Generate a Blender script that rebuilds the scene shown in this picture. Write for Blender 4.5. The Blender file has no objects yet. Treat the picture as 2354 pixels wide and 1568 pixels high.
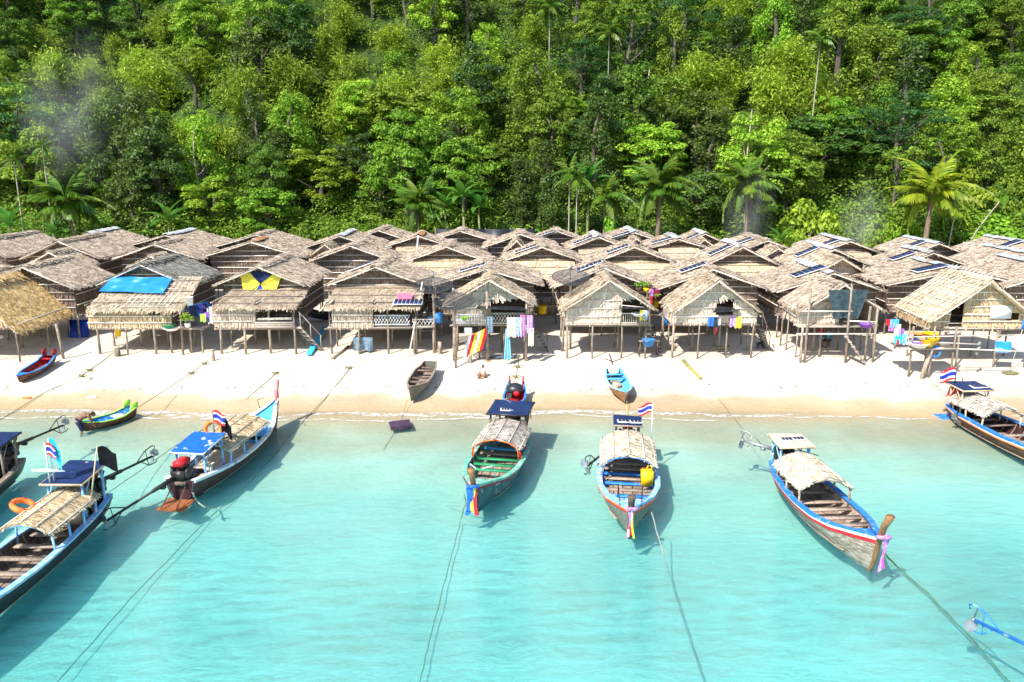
import bpy, math, random
import numpy as np
from mathutils import Vector, Matrix

random.seed(7)
RNG = np.random.default_rng(11)
SC = bpy.context.scene
COL = SC.collection
R = math.radians
# ------------------------------------------------------------------ camera
CAM_H, PITCH, FPX = 12.5, R(13.0), 1830.0      # focal length in units of a 2353 px wide frame
cd = bpy.data.cameras.new('camera')
cam = bpy.data.objects.new('camera', cd); COL.objects.link(cam)
cam.location = (0, 0, CAM_H); cam.rotation_euler = (R(90) - PITCH, 0, 0)
cd.sensor_width = 36; cd.lens = FPX / 2353 * 36; cd.clip_end = 3000; cd.clip_start = .1
SC.camera = cam
# ------------------------------------------------------------------ daylight
SUN_EL, SUN_AZ = R(48), R(219)                 # azimuth clockwise from +Y: the sun stands behind and to the left
w = bpy.data.worlds.new('World'); SC.world = w; w.use_nodes = True
nt = w.node_tree; nt.nodes.clear()
sky = nt.nodes.new('ShaderNodeTexSky'); sky.sky_type = 'NISHITA'; sky.sun_disc = False
sky.sun_elevation = SUN_EL; sky.sun_rotation = SUN_AZ; sky.air_density = 1.0; sky.dust_density = .6
bg = nt.nodes.new('ShaderNodeBackground'); bg.inputs[1].default_value = .14
wo = nt.nodes.new('ShaderNodeOutputWorld')
nt.links.new(sky.outputs[0], bg.inputs[0]); nt.links.new(bg.outputs[0], wo.inputs[0])
sd = bpy.data.lights.new('sun', 'SUN'); sd.energy = 4.6; sd.angle = R(.53); sd.color = (1, .955, .88)
sun = bpy.data.objects.new('sun', sd); COL.objects.link(sun)
sv = Vector((math.sin(SUN_AZ) * math.cos(SUN_EL), math.cos(SUN_AZ) * math.cos(SUN_EL), math.sin(SUN_EL)))
sun.rotation_euler = sv.to_track_quat('Z', 'Y').to_euler(); sun.location = sv * 200
vs = SC.view_settings; vs.view_transform = 'Standard'; vs.look = 'None'; vs.gamma = 1; vs.use_curve_mapping = False
vs.exposure = .86
SC.render.engine = 'CYCLES'
cy = SC.cycles
cy.use_denoising = True; cy.max_bounces = 8; cy.transparent_max_bounces = 12; cy.diffuse_bounces = 3
cy.glossy_bounces = 2; cy.transmission_bounces = 4; cy.volume_bounces = 1; cy.use_adaptive_sampling = True
cy.caustics_reflective = False; cy.caustics_refractive = False; cy.sample_clamp_indirect = 6
cy.volume_step_rate = 3.0; cy.volume_max_steps = 64

# ------------------------------------------------------------------ picture <-> place
cP, sP = math.cos(PITCH), math.sin(PITCH)
def ray(px, py):
    xc = (px - 1176.5) / FPX; yc = -(py - 784.3) / FPX
    return np.array((xc, cP + yc * sP, -sP + yc * cP))
def PZ(px, py, z=0.0):
    d = ray(px, py); t = (z - CAM_H) / d[2]
    return np.array((0, 0, CAM_H)) + d * t
def PD(px, py, y):
    d = ray(px, py); t = y / d[1]
    return np.array((0, 0, CAM_H)) + d * t
def sand_z(x, y):
    x = np.asarray(x, float); y = np.asarray(y, float)
    s = y - .35 * np.sin(x * .21 + .6) - .22 * np.sin(x * .53) + .02 * x * (x > 0)
    z = np.interp(s, [-60, 4, 14, 22, 28, 33, 36, 38.6, 41, 45, 50, 60, 84, 300],
                  [-1.3, -1.2, -1.0, -.80, -.56, -.28, -.12, 0, .34, .9, 1.12, 1.2, 1.3, 1.3])
    return z
def PG(px, py):
    z = 0.9
    for _ in range(25):
        p = PZ(px, py, z); z = .5 * z + .5 * float(sand_z(p[0], p[1]))
    return np.array((p[0], p[1], z))
def gz(x, y): return float(sand_z(x, y))

# ------------------------------------------------------------------ mesh builder
def norm(v):
    v = np.asarray(v, float); return v / (np.linalg.norm(v, axis=-1, keepdims=True) + 1e-12)
class MB:
    def __init__(s): s.v = []; s.q = []; s.t = []; s.n = 0
    def add(s, v, q=None, t=None):
        v = np.asarray(v, float).reshape(-1, 3)
        if q is not None and len(q): s.q.append(np.asarray(q, int).reshape(-1, 4) + s.n)
        if t is not None and len(t): s.t.append(np.asarray(t, int).reshape(-1, 3) + s.n)
        s.v.append(v); s.n += len(v); return s
    def quads(s, a):                                            # a: N x 4 x 3, loose quads
        a = np.asarray(a, float); n = len(a)
        return s.add(a.reshape(-1, 3), np.arange(n * 4).reshape(n, 4))
    def box(s, c, size, rz=0, rx=0, ry=0, M=None):
        h = np.array(size) / 2
        v = np.array([(x, y, z) for x in (-1, 1) for y in (-1, 1) for z in (-1, 1)]) * h
        if M is None and (rz or rx or ry):
            M = np.array((Matrix.Rotation(rz, 3, 'Z') @ Matrix.Rotation(rx, 3, 'X') @ Matrix.Rotation(ry, 3, 'Y')))
        if M is not None: v = v @ np.asarray(M).T
        return s.add(v + np.array(c), [(0, 1, 3, 2), (4, 6, 7, 5), (0, 4, 5, 1), (2, 3, 7, 6), (0, 2, 6, 4), (1, 5, 7, 3)])
    def tube(s, pts, r, n=6, cap=True, flat=1.0):
        pts = np.asarray(pts, float); m = len(pts)
        r = np.full(m, r) if np.isscalar(r) else np.asarray(r, float)
        tg = np.gradient(pts, axis=0); tg = norm(tg)
        ref = np.array((0, 0, 1.)) if abs(tg[0][2]) < .9 else np.array((1., 0, 0))
        a = norm(np.cross(tg, ref)); b = norm(np.cross(tg, a))
        th = np.arange(n) * 2 * math.pi / n
        ring = (np.cos(th)[None, :, None] * a[:, None, :] + flat * np.sin(th)[None, :, None] * b[:, None, :]) * r[:, None, None] + pts[:, None, :]
        q = []
        for i in range(m - 1):
            for k in range(n):
                q.append((i * n + k, i * n + (k + 1) % n, (i + 1) * n + (k + 1) % n, (i + 1) * n + k))
        v = ring.reshape(-1, 3); t = []
        if cap:
            v = np.vstack([v, pts[0], pts[-1]]); c0, c1 = m * n, m * n + 1
            for k in range(n):
                t.append((c0, (k + 1) % n, k)); t.append((c1, (m - 1) * n + k, (m - 1) * n + (k + 1) % n))
        return s.add(v, q, t)
    def bar(s, p, q, r0, r1=None, n=6): return s.tube([p, q], [r0, r0 if r1 is None else r1], n)
    def grid(s, g):
        g = np.asarray(g, float); a, b = g.shape[:2]
        i = np.arange(a * b).reshape(a, b)
        q = np.stack([i[:-1, :-1], i[1:, :-1], i[1:, 1:], i[:-1, 1:]], -1).reshape(-1, 4)
        return s.add(g.reshape(-1, 3), q)
    def slabgrid(s, g, off):                                    # grid with thickness: second sheet shifted by off
        g = np.asarray(g, float); a, b = g.shape[:2]; off = np.asarray(off, float)
        s.grid(g); s.grid((g + off)[::-1])
        edge = list(g[0]) + list(g[1:, -1]) + list(g[-1, ::-1][1:]) + list(g[::-1, 0][1:])
        e = np.array(edge); n = len(e); k = np.arange(n - 1)
        return s.add(np.vstack([e, e + off]), np.stack([k, k + 1, k + 1 + n, k + n], -1))
    def lathe(s, prof, n=12, c=(0, 0, 0), M=None):
        prof = np.asarray(prof, float); th = np.arange(n) * 2 * math.pi / n
        v = np.stack([prof[:, None, 0] * np.cos(th), prof[:, None, 0] * np.sin(th), np.repeat(prof[:, 1:2], n, 1)], -1)
        m = len(prof); q = [(i * n + k, i * n + (k + 1) % n, (i + 1) * n + (k + 1) % n, (i + 1) * n + k) for i in range(m - 1) for k in range(n)]
        v = v.reshape(-1, 3)
        if M is not None: v = v @ np.asarray(M).T
        return s.add(v + np.array(c), q)
    def ball(s, c, r, n=10, m=6, M=None):
        r = np.array((r, r, r)) if np.isscalar(r) else np.array(r)
        pr = [(max(math.sin(math.pi * i / m), 1e-3), -math.cos(math.pi * i / m)) for i in range(m + 1)]
        k = MB().lathe(pr, n); v = k.v[0] * r
        if M is not None: v = v @ np.asarray(M).T
        return s.add(v + np.array(c), k.q[0])
    def shift(s, o):
        s.v = [v - np.array(o) for v in s.v]; return s
    def mesh(s, name, smooth=False):
        me = bpy.data.meshes.new(name)
        v = np.vstack(s.v) if s.v else np.zeros((0, 3))
        q = np.vstack(s.q) if s.q else np.zeros((0, 4), int); t = np.vstack(s.t) if s.t else np.zeros((0, 3), int)
        me.vertices.add(len(v)); me.vertices.foreach_set('co', v.astype(np.float32).ravel())
        nl = q.size + t.size; me.loops.add(nl); me.polygons.add(len(q) + len(t))
        me.loops.foreach_set('vertex_index', np.concatenate([q.ravel(), t.ravel()]).astype(np.int32))
        st = np.concatenate([np.arange(len(q)) * 4, q.size + np.arange(len(t)) * 3]).astype(np.int32)
        me.polygons.foreach_set('loop_start', st)
        if smooth: me.polygons.foreach_set('use_smooth', np.ones(len(q) + len(t), bool))
        me.update(calc_edges=True); me.validate()
        return me

def props(o, label=None, cat=None, group=None, kind=None):
    for k, v in (('label', label), ('category', cat), ('group', group), ('kind', kind)):
        if v: o[k] = v
    return o
def link(name, data, m=None, parent=None):
    o = bpy.data.objects.new(name, data); COL.objects.link(o)
    if m is not None and data is not None and not data.materials: data.materials.append(m)
    if parent is not None: o.parent = parent
    return o
def part(name, mb, m, parent, smooth=False, label=None, kind=None):
    me = mb.mesh(name, smooth) if isinstance(mb, MB) else mb
    o = link(name, me, m, parent)
    return props(o, label=label, kind=kind)
def empty(name, loc, label, cat, group=None, rz=0):
    o = link(name, None); o.location = loc; o.rotation_euler = (0, 0, rz); o.empty_display_size = .2
    return props(o, label, cat, group)
def thing(name, mb, m, label, cat, loc=None, group=None, smooth=False, rz=0):
    """one-mesh thing; the mesh is given in world coordinates when loc is None (its origin is then moved to its base)"""
    if loc is None:
        v = np.vstack(mb.v); loc = np.array(((v[:, 0].min() + v[:, 0].max()) / 2, (v[:, 1].min() + v[:, 1].max()) / 2, v[:, 2].min()))
        mb.shift(loc)
    o = link(name, mb.mesh(name, smooth), m); o.location = loc; o.rotation_euler = (0, 0, rz)
    return props(o, label, cat, group)
def struct(name, mb, m, kind='structure', smooth=False, parent=None):
    o = link(name, mb.mesh(name, smooth), m, parent); return props(o, kind=kind)
def copy_thing(root, loc, rz=0, sc=None, label=None, group=None):
    r = root.copy(); COL.objects.link(r); r.location = loc; r.rotation_euler = (root.rotation_euler[0], root.rotation_euler[1], rz)
    if sc is not None: r.scale = sc if hasattr(sc, '__len__') else (sc, sc, sc)
    if label: r['label'] = label
    if group: r['group'] = group
    def rec(src, dst):
        for ch in list(src.children):
            c = ch.copy(); COL.objects.link(c); c.parent = dst; rec(ch, c)
    rec(root, r)
    return r

# ------------------------------------------------------------------ materials
def S(r, g, b, k=1.0):
    f = lambda c: ((c / 255 + .055) / 1.055) ** 2.4 if c > 10 else c / 255 / 12.92
    return (f(r) * k, f(g) * k, f(b) * k, 1)
MATS = {}
def mat(name, c1, c2=None, scale=5, stretch=(1, 1, 1), rough=.85, island=0, objrand=0, bump=0, spec=.25, lo=.35, hi=.65,
        detail=4, trans=0, metal=0, c3=None, s3=1.0, lo3=.55, hi3=.62, coord='pos', hue=0):
    m = bpy.data.materials.new(name); m.use_nodes = True; n = m.node_tree.nodes; L = m.node_tree.links; n.clear()
    out = n.new('ShaderNodeOutputMaterial'); p = n.new('ShaderNodeBsdfPrincipled')
    p.inputs['Roughness'].default_value = rough; p.inputs['Specular IOR Level'].default_value = spec; p.inputs['Metallic'].default_value = metal
    geo = n.new('ShaderNodeNewGeometry'); mp = n.new('ShaderNodeMapping'); mp.inputs['Scale'].default_value = stretch
    if coord == 'pos': L.new(geo.outputs['Position'], mp.inputs[0])
    else:
        tc = n.new('ShaderNodeTexCoord'); L.new(tc.outputs['Object'], mp.inputs[0])
    no = n.new('ShaderNodeTexNoise'); no.inputs['Scale'].default_value = scale; no.inputs['Detail'].default_value = detail
    L.new(mp.outputs[0], no.inputs['Vector'])
    rp = n.new('ShaderNodeMapRange'); rp.inputs[1].default_value = lo; rp.inputs[2].default_value = hi
    L.new(no.outputs[0], rp.inputs[0])
    mx = n.new('ShaderNodeMixRGB'); mx.inputs[1].default_value = c1; mx.inputs[2].default_value = c2 or c1
    L.new(rp.outputs[0], mx.inputs[0]); colr = mx.outputs[0]
    if c3 is not None:
        n3 = n.new('ShaderNodeTexNoise'); n3.inputs['Scale'].default_value = s3; n3.inputs['Detail'].default_value = 6
        L.new(geo.outputs['Position'], n3.inputs['Vector'])
        r3 = n.new('ShaderNodeMapRange'); r3.inputs[1].default_value = lo3; r3.inputs[2].default_value = hi3; L.new(n3.outputs[0], r3.inputs[0])
        m3 = n.new('ShaderNodeMixRGB'); m3.inputs[2].default_value = c3
        L.new(r3.outputs[0], m3.inputs[0]); L.new(colr, m3.inputs[1]); colr = m3.outputs[0]
    if island or objrand:
        hs = n.new('ShaderNodeHueSaturation'); L.new(colr, hs.inputs['Color']); colr = hs.outputs[0]
        def affine(src, amt, base):
            a = n.new('ShaderNodeMath'); a.operation = 'MULTIPLY_ADD'; a.inputs[1].default_value = amt; a.inputs[2].default_value = base - amt / 2
            L.new(src, a.inputs[0]); return a.outputs[0]
        val = None
        if island: val = affine(geo.outputs['Random Per Island'], island, 1)
        if objrand:
            oi = n.new('ShaderNodeObjectInfo'); v2 = affine(oi.outputs['Random'], objrand, 1)
            if val is None: val = v2
            else:
                k = n.new('ShaderNodeMath'); k.operation = 'MULTIPLY'; L.new(val, k.inputs[0]); L.new(v2, k.inputs[1]); val = k.outputs[0]
            if hue:
                wn = n.new('ShaderNodeTexWhiteNoise'); wn.noise_dimensions = '1D'; L.new(oi.outputs['Random'], wn.inputs['W'])
                L.new(affine(wn.outputs[0], hue, .5), hs.inputs['Hue'])
        L.new(val, hs.inputs['Value'])
    L.new(colr, p.inputs['Base Color'])
    if bump:
        b = n.new('ShaderNodeBump'); b.inputs['Strength'].default_value = min(bump, 1); b.inputs['Distance'].default_value = .03
        L.new(no.outputs[0], b.inputs['Height']); L.new(b.outputs[0], p.inputs['Normal'])
    sh = p.outputs[0]
    if trans:
        tr = n.new('ShaderNodeBsdfTranslucent'); L.new(colr, tr.inputs[0]); ms = n.new('ShaderNodeMixShader'); ms.inputs[0].default_value = trans
        L.new(sh, ms.inputs[1]); L.new(tr.outputs[0], ms.inputs[2]); sh = ms.outputs[0]
    L.new(sh, out.inputs[0]); MATS[name] = m
    return m
m_thatch = mat('aged thatch', (.42, .33, .245, 1), (.58, .48, .375, 1), 1.6, (1, 1, 1), .95, island=.3, bump=0, spec=.06, detail=8, c3=(.27, .21, .165, 1), s3=3.5, lo3=.56, hi3=.74)
m_thatch2 = mat('thatch', (.42, .33, .23, 1), (.56, .46, .34, 1), 2.4, rough=.95, island=.32, spec=.08, detail=6)
m_grey = mat('grey weathered thatch', (.21, .20, .165, 1), (.34, .32, .28, 1), 2.0, rough=.95, island=.45, spec=.08)
m_straw = mat('fresh straw thatch', (.50, .38, .235, 1), (.68, .55, .38, 1), 3.4, rough=.9, island=.6, spec=.1)
m_gold = mat('golden new thatch', (.55, .36, .14, 1), (.72, .52, .26, 1), 2.6, rough=.9, island=.55, spec=.1)
m_wall = mat('leaf wall panels', (.46, .345, .26, 1), (.66, .54, .44, 1), 2.6, (3, 3, .7), .95, island=.5, spec=.06, detail=6)
m_wallpale = mat('leaf wall panels with painted sun', (.60, .47, .36, 1), (.80, .69, .57, 1), 2.6, (3, 3, .7), .95, island=.45, spec=.06, detail=6)  # lighter wall copy: sunlight on the front huts put into the colour
m_walldark = mat('leaf wall panels with painted shade', (.16, .115, .085, 1), (.27, .20, .15, 1), 2.6, (3, 3, .7), .95, island=.6, spec=.06, detail=6)  # darker wall copy: shade on rear gables and side walls put into the colour
m_wallgold = mat('new leaf wall panels', (.52, .36, .20, 1), (.66, .50, .32, 1), 2.6, (3, 3, .7), .95, island=.6, spec=.06)
m_bamboo = mat('bamboo battens', (.60, .53, .45, 1), (.80, .73, .65, 1), 9, rough=.7, objrand=.5)
m_post = mat('weathered wooden posts', (.17, .125, .09, 1), (.40, .33, .26, 1), 6, (3, 3, .6), .9, objrand=.5, bump=.5, spec=.1)
m_deck = mat('grey deck boards', (.30, .25, .20, 1), (.46, .40, .34, 1), 5, (1, 6, 6), .9, objrand=.5)
m_dwood = mat('dark old wood', (.09, .06, .045, 1), (.19, .14, .11, 1), 6, (2, 2, 1), .85, objrand=.5)
m_bwood = mat('bare boat timber', (.22, .155, .11, 1), (.42, .33, .26, 1), 7, (4, .6, 4), .75, objrand=.45, coord='obj', bump=.4)
m_lwood = mat('pale new timber', (.58, .40, .24, 1), (.70, .52, .34, 1), 6, rough=.7)
m_metal = mat('galvanised ridge sheets', (.42, .47, .55, 1), (.60, .64, .70, 1), 4, rough=.45, metal=.25, spec=.5, c3=(.38, .27, .19, 1), s3=1.2)
m_rust = mat('rusty ridge sheets', (.30, .12, .05, 1), (.42, .22, .11, 1), 5, rough=.8)
m_solar = mat('solar cells', (.012, .018, .07, 1), (.02, .03, .12, 1), 3, rough=.25, spec=.5)
m_white = mat('white paint', (.70, .71, .72, 1), (.80, .80, .79, 1), 4, rough=.55)
m_wornwhite = mat('worn white paint', (.68, .69, .70, 1), (.80, .80, .79, 1), 6, rough=.6, c3=(.22, .30, .42, 1), s3=3, lo3=.56, hi3=.63)
m_blue = mat('blue boat paint', (.02, .16, .52, 1), (.035, .23, .66, 1), 4, rough=.5, c3=(.35, .45, .58, 1), s3=4.5, lo3=.6, hi3=.68)
m_lblue = mat('light blue paint', (.06, .36, .66, 1), (.10, .46, .74, 1), 3, rough=.55)
m_sky = mat('pale blue paint', (.20, .43, .75, 1), (.30, .53, .80, 1), 5, rough=.55, c3=(.6, .66, .72, 1), s3=4)
m_navy = mat('navy tarpaulin board', (.010, .022, .075, 1), (.016, .035, .115, 1), 3, rough=.5, c3=(.75, .76, .78, 1), s3=2.6, lo3=.69, hi3=.71)
m_bluetop = mat('worn blue board', (.01, .10, .42, 1), (.015, .13, .52, 1), 3, rough=.5, c3=(.62, .66, .74, 1), s3=2.2, lo3=.60, hi3=.66)
m_tarp = mat('blue tarpaulin', (.010, .17, .62, 1), (.03, .28, .78, 1), 1.1, rough=.45, spec=.4, c3=(.45, .62, .80, 1), s3=1.1, lo3=.56, hi3=.75)
m_blackcloth = mat('black flag cloth', (.008, .009, .011, 1), (.014, .015, .018, 1), 5, rough=1, spec=0)
m_mat = mat('woven straw matting', (.50, .37, .21, 1), (.68, .54, .35, 1), 3, (1, 1, 1), .9, island=.2, spec=.06, detail=8)
m_greymat = mat('grey woven matting', (.36, .31, .26, 1), (.54, .49, .43, 1), 3, (1, 1, 1), .9, island=.2, spec=.06, detail=8)
m_palemat = mat('pale woven matting', (.56, .46, .33, 1), (.74, .65, .50, 1), 3, (1, 1, 1), .9, island=.2, spec=.06, detail=8)
m_black = mat('black plastic sheet', (.012, .014, .018, 1), (.03, .034, .04, 1), 6, rough=.4, spec=.5)
m_char = mat('blue-grey plastic sheet', (.018, .032, .042, 1), (.05, .075, .09, 1), 6, rough=.4, spec=.5)
m_red = mat('red paint', (.55, .015, .022, 1), (.66, .03, .035, 1), 4, rough=.5)
m_dred = mat('deep red paint', (.28, .012, .015, 1), (.40, .02, .025, 1), 6, rough=.55)
m_orange = mat('orange paint', (.80, .17, .03, 1), (.86, .26, .06, 1), 4, rough=.5)
m_yellow = mat('yellow plastic', (.80, .48, .008, 1), (.84, .56, .02, 1), 4, rough=.45)
m_mint = mat('mint green paint', (.10, .36, .26, 1), (.22, .50, .40, 1), 5, rough=.55, c3=(.50, .56, .50, 1), s3=4)
m_green = mat('green paint', (.02, .22, .09, 1), (.04, .30, .13, 1), 5, rough=.55)
m_lime = mat('lime green paint', (.34, .72, .08, 1), (.45, .80, .14, 1), 5, rough=.5)
m_maroon = mat('dark maroon hull paint', (.030, .012, .014, 1), (.060, .024, .024, 1), 4, rough=.4, spec=.4)
m_blackhull = mat('black hull paint', (.008, .010, .014, 1), (.02, .024, .032, 1), 5, rough=.4, spec=.4)
m_teal = mat('faded teal hull paint', (.025, .065, .085, 1), (.055, .12, .14, 1), 4, rough=.55, c3=(.26, .27, .26, 1), s3=3.2, lo3=.58, hi3=.66)
m_olive = mat('weathered olive hull', (.11, .11, .085, 1), (.23, .22, .18, 1), 5, (3, .7, 3), .75, coord='obj')
m_hullwood = mat('weathered hull planks', (.16, .10, .07, 1), (.42, .34, .28, 1), 3.2, (3, .6, 5), .75, objrand=.35, coord='obj', detail=7)
m_brownhull = mat('brown hull planks', (.075, .035, .022, 1), (.17, .09, .06, 1), 3.2, (3, .6, 5), .6, objrand=.3, coord='obj', detail=7)
m_varnish = mat('varnished prow timber', (.17, .075, .028, 1), (.32, .16, .07, 1), 5, (4, 4, 1), .5, spec=.4)
m_platform = mat('varnished swim board', (.20, .06, .02, 1), (.36, .13, .05, 1), 5, (5, 1, 1), .4, spec=.4)
m_iron = mat('oily iron', (.02, .018, .018, 1), (.06, .05, .045, 1), 9, rough=.45, spec=.5, metal=.4)
m_steel = mat('worn propeller metal', (.22, .23, .25, 1), (.36, .37, .38, 1), 6, rough=.4, metal=.5, spec=.5)
m_pink = mat('pink plastic', (.72, .10, .20, 1), (.80, .20, .30, 1), 3, rough=.5)
m_magenta = mat('magenta cloth', (.62, .03, .30, 1), (.70, .08, .40, 1), 3, rough=.8)
m_purple = mat('purple cloth', (.20, .06, .45, 1), (.30, .12, .55, 1), 3, rough=.8)
m_plum = mat('dark plum board', (.045, .022, .05, 1), (.08, .045, .08, 1), 5, rough=.5)
m_cream = mat('cream cloth', (.62, .58, .40, 1), (.70, .66, .50, 1), 6, rough=.9)
m_cyan = mat('cyan cloth', (.02, .48, .68, 1), (.06, .56, .74, 1), 4, rough=.7)
m_navycloth = mat('navy cloth', (.012, .018, .06, 1), (.02, .03, .10, 1), 6, rough=.9)
m_bluecloth = mat('blue cloth', (.02, .10, .55, 1), (.03, .16, .66, 1), 5, rough=.8)
m_whitecloth = mat('white cloth', (.72, .72, .72, 1), (.8, .8, .8, 1), 5, rough=.9)
m_yellowcloth = mat('yellow cloth', (.70, .60, .04, 1), (.76, .68, .10, 1), 5, rough=.8)
m_redcloth = mat('red cloth', (.60, .015, .03, 1), (.68, .03, .05, 1), 5, rough=.85)
m_lilac = mat('patterned lilac cloth', (.62, .45, .70, 1), (.30, .12, .45, 1), 14, rough=.9)
m_check = mat('patterned blue cloth', (.06, .22, .62, 1), (.60, .68, .76, 1), 10, (6, 6, 1), rough=.9, lo=.48, hi=.52)
m_pinkcheck = mat('patterned pink cloth', (.64, .12, .32, 1), (.35, .30, .62, 1), 11, rough=.9, lo=.48, hi=.52)
m_rope = mat('algae covered rope', (.10, .095, .04, 1), (.24, .22, .10, 1), 7, rough=.95)
m_paleRope = mat('pale rope', (.24, .235, .20, 1), (.36, .35, .30, 1), 7, rough=.95)
m_net = mat('blue-grey net', (.10, .16, .22, 1), (.24, .32, .40, 1), 9, rough=.9)
m_mesh = mat('dark dish mesh', (.05, .05, .055, 1), (.10, .10, .11, 1), 9, rough=.6, metal=.2)
m_skin = mat('sun-browned skin', (.20, .10, .06, 1), (.27, .14, .085, 1), 8, rough=.6)
m_hair = mat('black hair', (.01, .008, .007, 1), (.02, .016, .014, 1), 20, rough=.6)
m_fur = mat('dark tabby fur', (.035, .025, .02, 1), (.11, .08, .05, 1), 25, rough=.9)
m_rock = mat('pale beach rock', (.32, .27, .2, 1), (.5, .43, .34, 1), 8, rough=.95)
# ================================================================== the setting: sand, water, hill
def surface_mats():
    m = bpy.data.materials.new('beach sand'); m.use_nodes = True; n = m.node_tree.nodes; L = m.node_tree.links
    p = n['Principled BSDF']; p.inputs['Roughness'].default_value = .95; p.inputs['Specular IOR Level'].default_value = .1
    g = n.new('ShaderNodeNewGeometry'); sx = n.new('ShaderNodeSeparateXYZ'); L.new(g.outputs['Position'], sx.inputs[0])
    no = n.new('ShaderNodeTexNoise'); no.inputs['Scale'].default_value = .45; no.inputs['Detail'].default_value = 5; L.new(g.outputs['Position'], no.inputs['Vector'])
    a = n.new('ShaderNodeMath'); a.operation = 'MULTIPLY_ADD'; a.inputs[1].default_value = .30; L.new(no.outputs[0], a.inputs[0]); L.new(sx.outputs[2], a.inputs[2])
    cr = n.new('ShaderNodeValToRGB'); e = cr.color_ramp.elements
    mr = n.new('ShaderNodeMapRange'); mr.inputs[1].default_value = -1.0; mr.inputs[2].default_value = 1.0; L.new(a.outputs[0], mr.inputs[0])
    e[0].position = 0; e[0].color = (.74, .72, .64, 1); e[1].position = 1; e[1].color = (.62, .545, .445, 1)
    for pos, c in ((.40, (.56, .50, .385, 1)), (.50, (.42, .34, .22, 1)), (.575, (.40, .292, .168, 1)), (.685, (.46, .36, .235, 1)), (.725, (.59, .51, .40, 1))):
        k = e.new(pos); k.color = c
    L.new(mr.outputs[0], cr.inputs[0])
    n2 = n.new('ShaderNodeTexNoise'); n2.inputs['Scale'].default_value = 3.2; n2.inputs['Detail'].default_value = 8; n2.inputs['Roughness'].default_value = .7; L.new(g.outputs['Position'], n2.inputs['Vector'])
    hs = n.new('ShaderNodeHueSaturation'); v = n.new('ShaderNodeMath'); v.operation = 'MULTIPLY_ADD'; v.inputs[1].default_value = .34; v.inputs[2].default_value = .83
    L.new(n2.outputs[0], v.inputs[0])
    n4 = n.new('ShaderNodeTexNoise'); n4.inputs['Scale'].default_value = .16; n4.inputs['Detail'].default_value = 4; L.new(g.outputs['Position'], n4.inputs['Vector'])
    v4 = n.new('ShaderNodeMath'); v4.operation = 'MULTIPLY_ADD'; v4.inputs[1].default_value = .7; v4.inputs[2].default_value = .64; L.new(n4.outputs[0], v4.inputs[0])
    vm = n.new('ShaderNodeMath'); vm.operation = 'MULTIPLY'; L.new(v.outputs[0], vm.inputs[0]); L.new(v4.outputs[0], vm.inputs[1]); L.new(vm.outputs[0], hs.inputs['Value']); L.new(cr.outputs[0], hs.inputs['Color']); L.new(hs.outputs[0], p.inputs['Base Color'])
    b = n.new('ShaderNodeBump'); b.inputs['Strength'].default_value = .8; b.inputs['Distance'].default_value = .09; L.new(n2.outputs[0], b.inputs['Height']); L.new(b.outputs[0], p.inputs['Normal'])
    # water: clear surface, coloured by a real absorbing volume
    wm = bpy.data.materials.new('sea water'); wm.use_nodes = True; n = wm.node_tree.nodes; L = wm.node_tree.links; n.clear()
    out = n.new('ShaderNodeOutputMaterial'); tr = n.new('ShaderNodeBsdfTransparent'); gl = n.new('ShaderNodeBsdfGlossy'); gl.inputs['Roughness'].default_value = .22
    fr = n.new('ShaderNodeFresnel'); fr.inputs[0].default_value = 1.33; mx = n.new('ShaderNodeMixShader')
    g = n.new('ShaderNodeNewGeometry')
    mp = n.new('ShaderNodeMapping'); mp.inputs['Rotation'].default_value = (0, 0, R(-14)); mp.inputs['Scale'].default_value = (.55, 1.35, 1); L.new(g.outputs['Position'], mp.inputs[0])
    n1 = n.new('ShaderNodeTexNoise'); n1.inputs['Scale'].default_value = 1.5; n1.inputs['Detail'].default_value = 5; n1.inputs['Roughness'].default_value = .62; n1.inputs['Distortion'].default_value = .8; L.new(mp.outputs[0], n1.inputs['Vector'])
    n2 = n.new('ShaderNodeTexNoise'); n2.inputs['Scale'].default_value = .33; n2.inputs['Detail'].default_value = 3; L.new(mp.outputs[0], n2.inputs['Vector'])
    ad = n.new('ShaderNodeMath'); ad.operation = 'MULTIPLY_ADD'; ad.inputs[1].default_value = 1.1; L.new(n2.outputs[0], ad.inputs[0]); L.new(n1.outputs[0], ad.inputs[2])
    b = n.new('ShaderNodeBump'); b.inputs['Strength'].default_value = 1.0; b.inputs['Distance'].default_value = .06; L.new(ad.outputs[0], b.inputs['Height'])
    L.new(b.outputs[0], gl.inputs['Normal']); L.new(b.outputs[0], fr.inputs['Normal'])
    # suspended fine sand makes the water slightly milky
    di = n.new('ShaderNodeBsdfDiffuse'); di.inputs[0].default_value = (.10, .66, .84, 1); L.new(b.outputs[0], di.inputs['Normal'])
    m1 = n.new('ShaderNodeMixShader'); m1.inputs[0].default_value = .06; L.new(tr.outputs[0], m1.inputs[1]); L.new(di.outputs[0], m1.inputs[2])
    fk = n.new('ShaderNodeMath'); fk.operation = 'MULTIPLY'; fk.inputs[1].default_value = .55; L.new(fr.outputs[0], fk.inputs[0]); bk = n.new('ShaderNodeMath'); bk.operation = 'SUBTRACT'; bk.inputs[0].default_value = 1; L.new(g.outputs['Backfacing'], bk.inputs[1]); fb = n.new('ShaderNodeMath'); fb.operation = 'MULTIPLY'; L.new(fk.outputs[0], fb.inputs[0]); L.new(bk.outputs[0], fb.inputs[1]); L.new(fb.outputs[0], mx.inputs[0]); L.new(m1.outputs[0], mx.inputs[1]); L.new(gl.outputs[0], mx.inputs[2]); L.new(mx.outputs[0], out.inputs[0])
    va = n.new('ShaderNodeVolumeAbsorption'); va.inputs[0].default_value = (.16, .955, .978, 1); va.inputs[1].default_value = .60
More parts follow.
